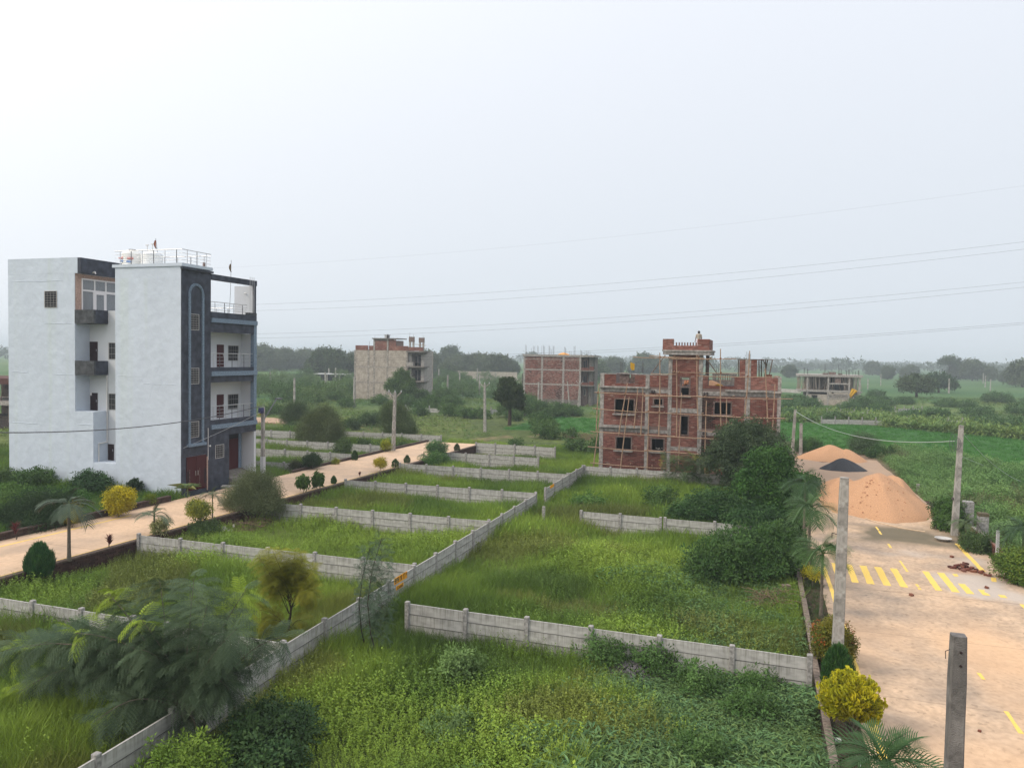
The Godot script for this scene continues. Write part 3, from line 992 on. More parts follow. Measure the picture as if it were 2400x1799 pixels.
	# garage door
	var gd := part("gate", boxes([Vector3(-28.12, 0.74, -33.93), Vector3(-28.06, 2.53, -33.19), Vector3(-28.12, 0.74, -33.17), Vector3(-28.06, 2.53, -32.44)]), M.maroon, o)
	var gp := MB.new()
	for z in [-33.75, -33.0]:
		for i in 12:
			gp.box(Vector3(-28.058, 1.05 + i * 0.07, z + 0.33), Vector3(-28.05, 1.07 + i * 0.07, z + 0.35))
	put("trim_studs", gp.mesh(), M.grille, gd)
	put("handle", boxes([Vector3(-28.058, 1.5, -33.28), Vector3(-28.03, 1.75, -33.25), Vector3(-28.058, 1.5, -33.10), Vector3(-28.03, 1.75, -33.07)]), M.steel, gd)
	put("panel", boxes([Vector3(-28.058, 1.0, -32.62), Vector3(-28.052, 1.8, -32.47), Vector3(-28.058, 1.0, -33.90), Vector3(-28.052, 1.8, -33.75)]), M.darkdoor, gd)
	part("gate_post", boxes([Vector3(-28.09, 0.6, -34.02), Vector3(-28.03, 2.4, -33.955)]), M.peach, o)
	part("lamp_conduit", bars([Vector3(-28.05, 2.2, -34.05), Vector3(-28.05, 3.92, -34.05)], 0.018, 5), M.white_frame, o)
	var lb := MB.new()
	lb.lathe(Vector3(-28.0, 2.95, -34.14), [Vector2(0.001, -0.06), Vector2(0.06, 0.0), Vector2(0.001, 0.06)], 10)
	part("wall_lamp", lb.mesh(), M.tank, o)
	# ground floor front of the balcony bay and the recessed entrance
	var fw := MB.new()
	cut_wall(fw, Vector3(-28.08, 0, 0), N, X, Rect2(34.28, 0.3, 3.92, 3.26), 0.2, [Rect2(35.8, 0.3, 2.41, 3.1)])
	part("front_wall", fw.mesh(), M.slate, o)
	grille_window(o, Vector3(-28.07, 0, 0), N, X, Rect2(34.65, 2.19, 0.70, 0.74), 4, 5, 0.0)
	part("entrance_side_wall", boxes([Vector3(-29.0, 0.9, -38.2), Vector3(-28.082, 3.4, -38.02)]), M.stucco_in, o)
	part("entrance_side_wall", boxes([Vector3(-29.0, 0.3, -38.21), Vector3(-28.07, 0.9, -38.0)]), M.slate, o)
	part("entrance_back_wall", boxes([Vector3(-29.05, 0.3, -38.0), Vector3(-28.95, 3.56, -34.3)]), M.slate, o)
	var ed := part("entrance_door", boxes([Vector3(-28.948, 1.24, -37.66), Vector3(-28.90, 3.0, -35.75)]), M.maroon, o)
	put("fanlight", boxes([Vector3(-28.945, 3.003, -37.66), Vector3(-28.905, 3.42, -35.75)]), M.dark, ed)
	put("handle", boxes([Vector3(-28.9, 1.9, -36.3), Vector3(-28.87, 2.2, -36.26)]), M.steel, ed)
	part("door_trim", boxes([Vector3(-28.95, 1.24, -37.93), Vector3(-28.88, 3.43, -37.67)]), M.trim, o)
	var rp := MB.new()
	rp.quad(Vector3(-27.3, 0.66, -35.95), Vector3(-27.3, 0.66, -37.95), Vector3(-28.9, 1.24, -37.99), Vector3(-28.9, 1.24, -35.82))
	rp.quad(Vector3(-28.9, 0.3, -35.82), Vector3(-27.3, 0.3, -35.95), Vector3(-27.3, 0.66, -35.95), Vector3(-28.9, 1.24, -35.82))
	rp.quad(Vector3(-27.3, 0.3, -35.95), Vector3(-27.3, 0.3, -37.95), Vector3(-27.3, 0.66, -37.95), Vector3(-27.3, 0.66, -35.95))
	part("ramp", rp.mesh(), M.concrete_dark, o)
	# balcony bands, bottom to top
	for q in [[3.57, 3.81, 0.0], [4.05, 4.29, 0.0], [6.35, 6.70, 0.0], [6.95, 7.16, 0.0], [9.07, 9.59, 0.0], [9.83, 10.16, 0.02]]:
		part("balcony_band", boxes([Vector3(-28.3, q[0], -38.2), Vector3(-28.08 + q[2], q[1], -34.285)]), M.slate, o)
	for q in [[3.81, 4.05], [6.70, 6.95], [9.59, 9.83]]:
		part("balcony_ledge", boxes([Vector3(-28.3, q[0] + 0.002, -38.22), Vector3(-28.0, q[1] - 0.002, -34.3)]), M.trim, o)
	part("balcony_floor", boxes([Vector3(-29.05, 3.9, -38.2), Vector3(-28.302, 4.28, -34.285), Vector3(-29.05, 6.45, -38.2), Vector3(-28.302, 7.14, -34.285), Vector3(-29.05, 9.08, -38.2), Vector3(-28.302, 9.60, -34.285)]), M.stucco_in, o)
	part("corner_pillar", boxes([Vector3(-28.3, 4.05, -38.215), Vector3(-28.06, 9.6, -37.97)]), M.trim, o)
	part("balcony_side_wall", boxes([Vector3(-29.05, 4.28, -38.21), Vector3(-28.3, 9.07, -38.08)]), M.stucco_in, o)
	for y in [[4.29, 5.6], [7.16, 8.42]]:
		var bd := part("balcony_door", boxes([Vector3(-29.06, y[0], -36.53), Vector3(-29.02, y[1], -35.96)]), M.maroon, o)
		put("handle", boxes([Vector3(-29.02, y[0] + 0.6, -36.48), Vector3(-29.0, y[0] + 0.75, -36.45)]), M.steel, bd)
		grille_window(o, Vector3(-29.04, 0, 0), N, X, Rect2(36.9, y[1] - 0.92, 0.94, 0.9), 5, 2, 0.0)
		railing(o, Vector3(-28.16, y[0], -34.32), Vector3(-28.16, y[0], -37.95), 0.76, 7)
	# terrace frame against the sky
	part("terrace_beam", boxes([Vector3(-28.3, 11.88, -38.22), Vector3(-28.06, 12.18, -34.29)]), M.slate, o)
	part("terrace_beam", boxes([Vector3(-30.2, 11.885, -34.5), Vector3(-28.31, 12.1, -34.29)]), M.slate, o)
	part("terrace_side_wall", boxes([Vector3(-29.5, 10.16, -38.2), Vector3(-28.22, 11.88, -38.05)]), M.stucco_in, o)
	part("terrace_side_wall", boxes([Vector3(-28.219, 10.28, -38.2), Vector3(-28.1, 11.88, -38.04)]), M.slate, o)
	part("terrace_parapet", boxes([Vector3(-28.28, 10.161, -38.22), Vector3(-28.07, 10.30, -37.45)]), M.slate_worn_lit, o)
	part("terrace_parapet", boxes([Vector3(-34.6, 9.62, -38.2), Vector3(-28.31, 9.98, -38.06)]), M.stucco_in, o)
	railing(o, Vector3(-28.16, 10.16, -34.32), Vector3(-28.16, 10.16, -37.42), 0.55, 4)
	railing(o, Vector3(-34.5, 9.98, -38.13), Vector3(-29.6, 9.98, -38.13), 0.62, 6)
	part("conduit", bars([Vector3(-28.0, 10.3, -37.5), Vector3(-28.0, 12.35, -37.5), Vector3(-28.0, 10.3, -37.68), Vector3(-28.0, 12.35, -37.68), Vector3(-28.0, 10.3, -37.86), Vector3(-28.0, 12.35, -37.86)], 0.017, 5), M.whitewash, o)
	var tl := MB.new()
	tl.lathe(Vector3(-28.7, 11.45, -37.98), [Vector2(0.001, -0.06), Vector2(0.06, 0.0), Vector2(0.001, 0.06)], 10)
	part("wall_lamp", tl.mesh(), M.tank, o)
	# tower roof
	railing(o, Vector3(-32.4, 12.5, -32.12), Vector3(-28.06, 12.5, -32.12), 0.70, 6)
	railing(o, Vector3(-28.06, 12.5, -32.12), Vector3(-28.06, 12.5, -34.25), 0.70, 3)
	railing(o, Vector3(-32.4, 12.5, -34.25), Vector3(-28.06, 12.5, -34.25), 0.62, 5)
	# things on the roof
	for q in [[-32.45, 0.50, 0.92, "white water tank with a dark lid and small red and blue print on the roof"], [-31.12, 0.53, 0.80, "white ribbed water tank with a blue band on the grey house's roof"]]:
		var tk := thing("water_tank", q[3], "water tank", Vector3(q[0], 12.5, -33.35), 0.0, "")
		var prof := [Vector2(q[1], 0.0)]
		for i in 6:
			var y: float = 0.05 + i * (q[2] * 0.75) / 6.0
			prof.append_array([Vector2(q[1], y), Vector2(q[1] + 0.018, y + 0.03), Vector2(q[1] + 0.018, y + 0.07), Vector2(q[1], y + 0.1)])
		prof.append_array([Vector2(q[1], q[2] * 0.80), Vector2(q[1] * 0.85, q[2] * 0.92), Vector2(q[1] * 0.4, q[2]), Vector2(0.0, q[2])])
		var lm := MB.new()
		lm.lathe(Vector3.ZERO, prof, 28)
		put("body", lm.mesh(), M.tank, tk)
		var ld := MB.new()
		ld.lathe(Vector3(0, q[2] - 0.02, 0), [Vector2(0.18, 0), Vector2(0.18, 0.06), Vector2(0.0, 0.08)], 16)
		put("lid", ld.mesh(), M.dark if q[1] < 0.52 else M.tank, tk)
		if q[1] > 0.52:
			var bb := MB.new()
			bb.lathe(Vector3(0, q[2] * 0.80, 0), [Vector2(q[1] + 0.006, -0.03), Vector2(q[1] * 0.97, 0.025)], 28)
			put("band", bb.mesh(), M.blue, tk)
		else:
			put("print", boxes([Vector3(-0.42, 0.42, 0.30), Vector3(-0.12, 0.49, q[1] + 0.012), Vector3(0.12, 0.40, 0.30), Vector3(0.40, 0.47, q[1] + 0.006)]), M.redprint, tk)
			put("print", boxes([Vector3(-0.30, 0.25, 0.30), Vector3(-0.10, 0.33, q[1] + 0.012), Vector3(0.10, 0.23, 0.30), Vector3(0.34, 0.31, q[1] + 0.008)]), M.blue, tk)
	for q in [[-31.95, 1.25, "slim capped vent pipe standing between the two roof water tanks"], [-31.6, 1.3, "slim capped vent pipe standing behind the ribbed roof water tank"]]:
		var vp := thing("vent_pipe", q[2], "pipe", Vector3(q[0], 12.5, -33.9))
		put("pipe", bars([Vector3.ZERO, Vector3(0, q[1], 0)], 0.02, 6), M.pipe, vp)
		put("cap", boxes([Vector3(-0.08, q[1] - 0.01, -0.05), Vector3(0.08, q[1] + 0.03, 0.05)]), M.pipe, vp)
	for q in [[Vector3(-31.2, 12.5, -33.9), Vector3(-0.18, 1.62, 0), Color(0.22, 0.07, 0.03), "small brownish flag bundled on a leaning stick above the roof tanks"], [Vector3(-28.25, 10.16, -36.0), Vector3(0.16, 2.95, 0.05), Color(0.13, 0.09, 0.05), "thin tall flagstick with a furled dark pennant on the terrace edge"]]:
		var fl := thing("flag", q[3], "flag", q[0])
		var tip: Vector3 = q[1]
		put("stick", bars([Vector3.ZERO, tip * 0.4 + Vector3(0.03, 0, 0), tip * 0.4 + Vector3(0.03, 0, 0), tip], 0.011, 5), M.iron, fl)
		var cm := MB.new()
		var c0 := tip * 0.93
		for i in 5:
			var w := 0.12 * sin(PI * (i + 0.8) / 5.6)
			var p0 := c0 - Vector3(0.0, 0.09 * i, 0)
			var p1 := c0 - Vector3(0.0, 0.09 * (i + 1), 0)
			var w2 := 0.12 * sin(PI * (i + 1.8) / 5.6)
			cm.quad(p1, p1 + Vector3(-w2, -0.02, 0.04), p0 + Vector3(-w, 0, 0.03), p0)
			cm.quad(p1, p0, p0 + Vector3(-w * 0.8, 0.0, -0.05), p1 + Vector3(-w2 * 0.8, 0.0, -0.05))
		put("cloth", cm.mesh(), mat(q[2], 0.9), fl)
	tag(put("brick_post", boxes([Vector3(-0.05, 0, -0.05), Vector3(0.05, 0.24, 0.05)]), M.plaster_brown, self, Transform3D(Basis(), Vector3(-28.25, 12.5, -33.95))), "short brown brick stood upright on the tower roof corner", "brick")
	tag(put("paving_slab", boxes([Vector3(-0.45, 0, -0.3), Vector3(0.45, 0.04, 0.3)]), M.concrete, self, Transform3D(Basis(Vector3.UP, 0.5), Vector3(-27.45, 0.655, -35.1))), "pale stone slab lying on the ground before the maroon gate", "slab")

# ------------------------------------------------------------------ the scaffolded brick house
func red_brick(u: float, y: float) -> Color:
	var a := nz.get_noise_2d(u * 9.0, y * 9.0)
	var k := rf(0.68, 1.22) * (1.0 + 0.35 * a)
	var c := Color(0.265, 0.098, 0.075).lerp(Color(0.35, 0.170, 0.135), clampf(rf(-0.3, 0.7) + a, 0, 1))
	if rng.randf() < 0.05:
		c = Color(0.36, 0.23, 0.19)
	return Color(c.r * k, c.g * k, c.b * k)

func build_brick_house() -> void:
	var o := thing("brick_house", "unfinished two-storey red brick house with a stair tower, wrapped in bamboo scaffolding", "house", Vector3(-4.3, 0, -54))
	off = o.position
	var X := Vector3.RIGHT
	var Z := Vector3.BACK
	var zf := -50.5
	var W := [Rect2(-9.02, 4.42, 1.22, 0.87), Rect2(-6.47, 5.02, 0.52, 0.35), Rect2(-2.64, 4.55, 0.99, 0.74), Rect2(-8.9, 2.0, 0.97, 0.78), Rect2(-6.57, 2.03, 0.76, 0.74), Rect2(-2.63, 2.0, 0.95, 0.75),
		Rect2(-4.75, 6.29, 0.48, 0.51), Rect2(-4.75, 5.72, 0.48, 0.46), Rect2(-4.72, 3.15, 0.43, 1.18)]
	# mortar walls: main front, tower, parapets
	var m := MB.new()
	cut_wall(m, Vector3(0, 0, zf), X, Z, Rect2(-10.02, 0.2, 11.35, 6.12), 0.23, W)
	cut_wall(m, Vector3(0, 0, zf), X, Z, Rect2(-10.02, 6.32, 4.62, 0.63), 0.12, [Rect2(-9.0, 6.37, 1.24, 0.7)])
	cut_wall(m, Vector3(0, 0, zf), X, Z, Rect2(-3.42, 6.32, 4.75, 0.62), 0.12, [Rect2(-3.09, 6.33, 1.62, 0.7)])
	cut_wall(m, Vector3(0, 0, zf), X, Z, Rect2(-5.4, 6.32, 1.98, 1.97), 0.23, W)
	part("wall", m.mesh(), M.mortar, o)
	part("side_wall", boxes([Vector3(-10.02, 0.2, -60.0), Vector3(-9.8, 6.9, -50.74), Vector3(1.1, 0.2, -60.0), Vector3(1.32, 6.9, -50.74), Vector3(-9.79, 0.2, -60.0), Vector3(1.09, 6.5, -59.8)]), M.mortar, o)
	part("inner_wall", boxes([Vector3(-9.79, 0.2, -54.6), Vector3(1.09, 6.0, -54.4), Vector3(-7.0, 0.2, -54.39), Vector3(-6.85, 6.0, -50.74), Vector3(-3.6, 0.2, -54.39), Vector3(-3.45, 6.0, -50.74)]), M.dark, o)  # near-black colour stands in for indoor shade behind the windows
	part("floor_slab", boxes([Vector3(-9.79, 3.2, -59.7), Vector3(1.09, 3.45, -50.74), Vector3(-9.79, 5.95, -59.7), Vector3(1.09, 6.15, -50.74)]), M.dark, o)  # floors coloured near black too, as painted room shade
	# openings in the roof slab do not matter: the tower stands on it
	part("tower_wall", boxes([Vector3(-5.4, 6.15, -53.5), Vector3(-5.2, 8.29, -50.74), Vector3(-3.5, 6.15, -53.5), Vector3(-3.3, 7.0, -50.74)]), M.mortar, o)
	# bricks
	var holes := W.duplicate()
	for q in [[-10.06, -9.80], [-7.05, -6.78], [-5.59, -5.34], [-3.68, -3.41], [-0.82, -0.48], [1.13, 1.36]]:
		holes.append(Rect2(q[0], 0.0, q[1] - q[0], 7.1))
	for q in [[-10.1, -5.5, 3.14, 3.60], [-10.1, -5.5, 5.77, 6.2], [-3.5, 1.4, 5.71, 6.16], [-3.5, 1.4, 3.14, 3.56], [-5.5, -3.5, 4.54, 4.86], [-5.5, -3.5, 2.08, 2.36]]:
		holes.append(Rect2(q[0], q[2], q[1] - q[0], q[3] - q[2]))
	for w in W:
		holes.append(w.grow(0.09))
	brickwork(o, Vector3(0, 0, zf) - off, X, Z, Rect2(-10.0, 0.45, 11.3, 5.8), holes, func(u: float, y: float) -> Color:
		var c := red_brick(u, y)
		if u > -3.45 and u < -2.72 + 0.25 * nz.get_noise_2d(u * 20.0, y * 20.0) and y < 5.65:
			c = c.lerp(Color(0.028, 0.026, 0.022), rf(0.55, 1.0))
		if u > -7.75 and u < -7.0 and y > 3.6 and y < 5.2 and nz.get_noise_2d(u * 9.0, y * 5.0) > -0.2:
			c = Color(c.r * 0.62, c.g * 0.66, c.b * 0.7)
		return c)
	brickwork(o, Vector3(0, 0, zf) - off, X, Z, Rect2(-10.0, 6.2, 4.6, 0.74), [Rect2(-9.02, 6.38, 1.27, 0.7), Rect2(-7.05, 6.0, 0.27, 1.2), Rect2(-10.06, 6.0, 0.26, 1.2)], red_brick)
	brickwork(o, Vector3(0, 0, zf) - off, X, Z, Rect2(-3.41, 6.2, 4.6, 0.74), [Rect2(-3.10, 6.33, 1.64, 0.7), Rect2(-0.82, 6.0, 0.34, 1.2)], red_brick)
	var th := [W[6].grow(0.09), W[7].grow(0.09), Rect2(-5.59, 6, 0.25, 3), Rect2(-3.68, 6, 0.27, 3)]
	brickwork(o, Vector3(0, 0, zf) - off, X, Z, Rect2(-5.34, 6.2, 1.66, 2.08), th, red_brick)
	# plaster partition behind the gap in the parapet
	part("stair_head_wall", boxes([Vector3(-9.0, 6.15, -52.0), Vector3(-8.35, 6.95, -51.85), Vector3(-8.348, 6.15, -52.6), Vector3(-7.7, 6.95, -52.45)]), M.plaster_brown, o)
	# columns
	for q in [[-10.06, -9.80, 0.25, 6.95], [-7.05, -6.80, 0.25, 6.96], [-5.59, -5.35, 0.25, 8.30], [-3.67, -3.42, 0.25, 8.30], [-0.82, -0.49, 0.25, 8.06], [1.14, 1.35, 0.25, 7.0]]:
		part("column", boxes([Vector3(q[0], q[2], zf - 0.2), Vector3(q[1], q[3], zf + 0.035)]), M.concrete, o)
	part("column", boxes([Vector3(-3.42, 6.2, -53.3), Vector3(-3.2, 8.28, -53.0), Vector3(-5.6, 6.2, -53.3), Vector3(-5.38, 8.28, -53.0)]), M.plaster_brown, o)
	# bands and ledges
	for q in [[-9.79, -5.6, 3.16, 3.36], [-9.79, -5.6, 5.79, 6.02], [-3.4, 1.13, 5.73, 5.98], [-3.4, 1.13, 3.16, 3.40], [-5.34, -3.68, 4.56, 4.84], [-5.34, -3.68, 2.10, 2.34]]:
		part("beam", boxes([Vector3(q[0], q[2], zf - 0.15), Vector3(q[1], q[3], zf + 0.022)]), M.concrete, o)
	for q in [[-10.1, -6.78, 3.42, 3.58], [-10.1, -6.78, 6.05, 6.17], [-2.0, 0.8, 6.0, 6.13], [0.82, 1.4, 5.98, 6.1]]:
		part("slab_edge", boxes([Vector3(q[0], q[2], zf - 0.15), Vector3(q[1], q[3], zf + 0.22)]), M.concrete, o)
	part("coping", boxes([Vector3(-10.05, 6.95, zf - 0.14), Vector3(-9.0, 7.0, zf + 0.04), Vector3(-7.76, 6.945, zf - 0.14), Vector3(-5.6, 6.99, zf + 0.04), Vector3(-9.0, 6.952, -52.0), Vector3(-7.7, 7.0, -51.7)]), M.concrete, o)
	part("plinth", boxes([Vector3(-10.05, 0.0, zf - 0.2), Vector3(1.35, 0.44, zf + 0.05)]), M.concrete_dark, o)
	# window surrounds and sills
	for i in W.size():
		var w: Rect2 = W[i]
		if i != 6 and i != 7:
			var f := MB.new()
			cut_wall(f, Vector3(0, 0, zf + 0.05), X, Z, w.grow(0.085), 0.27, [w])
			part("window_surround", f.mesh(), M.plaster_brown, o)
		if i < 6 or i == 7:
			part("window_sill", boxes([Vector3(w.position.x - 0.16, w.position.y - 0.16, zf - 0.1), Vector3(w.end.x + 0.13, w.position.y - 0.088, zf + 0.2)]), M.concrete, o)
	var tf := MB.new()
	cut_wall(tf, Vector3(0, 0, zf + 0.045), X, Z, Rect2(-4.85, 5.63, 0.68, 1.26), 0.26, [W[6], W[7]])
	part("window_surround", tf.mesh(), M.plaster_brown, o)
	for q in [[-5.34, -4.86, 6.78], [-4.16, -3.69, 6.78], [-9.79, -9.12, 5.42], [-7.7, -7.06, 5.40], [-9.79, -9.0, 2.92]]:
		part("lintel", boxes([Vector3(q[0], q[2], zf - 0.1), Vector3(q[1], q[2] + 0.11, zf + 0.016)]), M.concrete_dark, o)
	# bats tucked behind the lower window
	var gr := MB.new()
	for i in 16:
		gr.lathe(Vector3(-6.5 + rf(0.15, 0.65), 2.07 + (i % 3) * 0.05, -50.62), [Vector2(0.02, 0), Vector2(0.035, 0.02), Vector2(0.02, 0.04)], 8)
	part("stored_pots", gr.mesh(), M.concrete, o)
	# put-log holes
	var ph := MB.new()
	for q in [[-6.7, 4.42], [-6.6, 3.72], [-5.75, 3.7], [-5.25, 5.5], [-3.85, 5.45], [-5.25, 3.62], [-3.9, 3.56], [-9.1, 2.1], [-7.75, 2.05]]:
		ph.box(Vector3(q[0] - 0.035, q[1] - 0.035, zf + 0.0), Vector3(q[0] + 0.035, q[1] + 0.035, zf + 0.0155))
	part("putlog_hole", ph.mesh(), M.dark, o)
	# exposed bar ends round the beams
	var be := MB.new()
	for q in [[-6.62, 5.86], [-6.48, 5.88], [-3.28, 5.83], [-3.12, 5.84], [-3.3, 3.3], [-3.16, 3.28]]:
		be.lathe(Vector3(q[0], q[1], zf + 0.06), [Vector2(0.03, -0.11), Vector2(0.07, -0.05), Vector2(0.06, 0.06), Vector2(0.02, 0.1)], 8)
	part("bar_bundle", be.mesh(), M.iron, o)
	# tower roof
	part("tower_roof", boxes([Vector3(-5.93, 8.29, -54.0), Vector3(-2.92, 8.50, -50.1), Vector3(-5.98, 8.502, -54.05), Vector3(-2.86, 8.60, -50.05)]), M.concrete, o)
	var tp := part("tower_parapet", boxes([Vector3(-5.95, 8.6, -50.3), Vector3(-3.05, 8.88, -50.2), Vector3(-5.95, 8.6, -53.9), Vector3(-5.85, 9.3, -50.31), Vector3(-3.15, 8.6, -53.9), Vector3(-3.05, 9.3, -50.31), Vector3(-5.95, 8.881, -50.3), Vector3(-5.26, 9.3, -50.2), Vector3(-3.75, 8.881, -50.3), Vector3(-3.05, 9.3, -50.2)]), M.mortar, o)
	var q0 := Vector3(0, 0, -50.2)
	brickwork(tp, q0, X, Z, Rect2(-5.97, 8.6, 2.94, 0.29), [], red_brick)
	brickwork(tp, q0, X, Z, Rect2(-5.97, 8.89, 0.73, 0.42), [], red_brick)
	brickwork(tp, q0, X, Z, Rect2(-3.77, 8.89, 0.74, 0.42), [], red_brick)
	brickwork(tp, Vector3(-3.05, 0, 0), Vector3.FORWARD, X, Rect2(50.2, 8.6, 3.6, 0.7), [], red_brick)
	for i in 8:
		var x := -5.10 + i * 0.176
		var bp := MB.new()
		bp.box(Vector3(x - 0.035, 8.885, -50.3), Vector3(x + 0.035, 9.09, -50.2))
		part("baluster", bp.mesh(), M.brick_plain, o)
	# half-built head over the east stair with its shuttering
	var sm := MB.new()
	cut_wall(sm, Vector3(0, 0, zf), X, Z, Rect2(-1.18, 6.94, 1.06, 1.10), 0.22, [])
	part("stair_head_wall", sm.mesh(), M.mortar, o)
	brickwork(o, Vector3(0, 0, zf) - off, X, Z, Rect2(-1.17, 6.95, 1.04, 1.08), [Rect2(-0.83, 6, 0.35, 3)], red_brick)
	part("shuttering", boxes([Vector3(-1.35, 8.05, -52.6), Vector3(0.86, 8.085, -50.45), Vector3(-1.25, 8.02, -50.9), Vector3(0.3, 8.049, -50.7)]), M.timber, o)
	part("prop", bars([Vector3(-1.25, 6.95, -50.9), Vector3(-1.25, 8.03, -50.8), Vector3(0.02, 6.9, -50.8), Vector3(-0.02, 8.04, -50.8), Vector3(0.16, 6.9, -51.4), Vector3(0.12, 8.04, -51.2), Vector3(0.45, 6.9, -51.0), Vector3(0.36, 8.04, -50.9), Vector3(0.34, 6.9, -51.9), Vector3(0.5, 8.04, -51.6), Vector3(0.6, 6.95, -50.7), Vector3(0.78, 8.04, -50.6), Vector3(0.42, 7.7, -50.9), Vector3(0.2, 8.04, -50.9)], 0.034, 6), M.timber, o)
	part("stair_head_wall", boxes([Vector3(0.45, 6.94, -50.62), Vector3(0.78, 7.14, -50.5)]), M.brick_plain, o)
	part("rebar", bars([Vector3(-0.74, 8.0, -50.6), Vector3(-0.76, 8.55, -50.6), Vector3(-0.66, 8.0, -50.6), Vector3(-0.66, 8.46, -50.6), Vector3(-0.6, 8.0, -50.55), Vector3(-0.58, 8.52, -50.55), Vector3(-0.55, 8.0, -50.6), Vector3(-0.53, 8.42, -50.6)], 0.011, 4), M.iron, o)
	# terrace behind: balustrade, sand, sacks
	part("rear_parapet", boxes([Vector3(-3.3, 6.15, -59.0), Vector3(-1.55, 6.42, -58.85), Vector3(-3.3, 6.86, -59.0), Vector3(-1.55, 7.0, -58.85), Vector3(-3.28, 6.42, -59.0), Vector3(-3.0, 6.86, -58.85), Vector3(-1.95, 6.42, -59.0), Vector3(-1.56, 6.86, -58.85)]), M.concrete_dark, o)
	for i in 6:
		part("baluster", box_mesh(Vector3(-2.9 + i * 0.165, 6.42, -59.0), Vector3(-2.83 + i * 0.165, 6.86, -58.87)), M.plaster_brown, o)
	var rb := []
	for q in [[-9.85, 7.0, 7.75], [-9.75, 7.0, 7.7], [-9.0, 6.95, 7.55], [-8.85, 6.95, 7.6], [-8.25, 6.95, 7.75], [-8.18, 6.95, 7.7], [-2.95, 6.2, 7.75], [-2.8, 6.2, 7.55]]:
		rb.append_array([Vector3(q[0], q[1], -57.0), Vector3(q[0] + 0.02, q[2], -57.0)])
	part("rebar", bars(rb, 0.014, 4), M.iron, o)
	var cloth := thing("yellow_sack", "yellow sack hung over bar ends on the brick house roof", "sack", Vector3(-8.95, 7.15, -57.0))
	put("cloth", boxes([Vector3(-0.1, 0, -0.03), Vector3(0.14, 0.5, 0.02), Vector3(-0.16, 0.12, 0.02), Vector3(-0.02, 0.56, 0.05)]), M.yellow_cloth, cloth)
	var heap := MB.new()
	mound(heap, Vector3(-3.1, 6.15, -55.0), 0.9, 0.6, 0.42, 3)
	tag(put("sand_heap", heap.mesh(), M.sand, self), "small orange sand heap on the brick house terrace", "sand heap")
	var rubble := MB.new()
	for i in 40:
		rubble.xbox(Transform3D(Basis.from_euler(Vector3(rf(0, 3), rf(0, 3), rf(0, 3))), Vector3(-4.55 + rf(-0.5, 0.55), 6.2 + rf(0, 0.28), -55.6 + rf(-0.4, 0.4))), Vector3(0.22, 0.07, 0.1))
	tag(put("brick_stack", rubble.mesh(), mat(Color(0.42, 0.19, 0.10), 0.9), self), "loose orange bricks piled on the terrace, seen through the tower opening", "bricks")
	tag(put("yellow_sack", boxes([Vector3(-0.22, 0, -0.15), Vector3(0.2, 0.16, 0.15), Vector3(-0.12, 0.16, -0.1), Vector3(0.13, 0.22, 0.1)]), M.yellow_cloth, self, Transform3D(Basis(Vector3.UP, 0.4), Vector3(-2.55, 6.16, -53.5))), "yellow sack lying in the terrace gap beside the sand heap", "sack")
	build_scaffold()

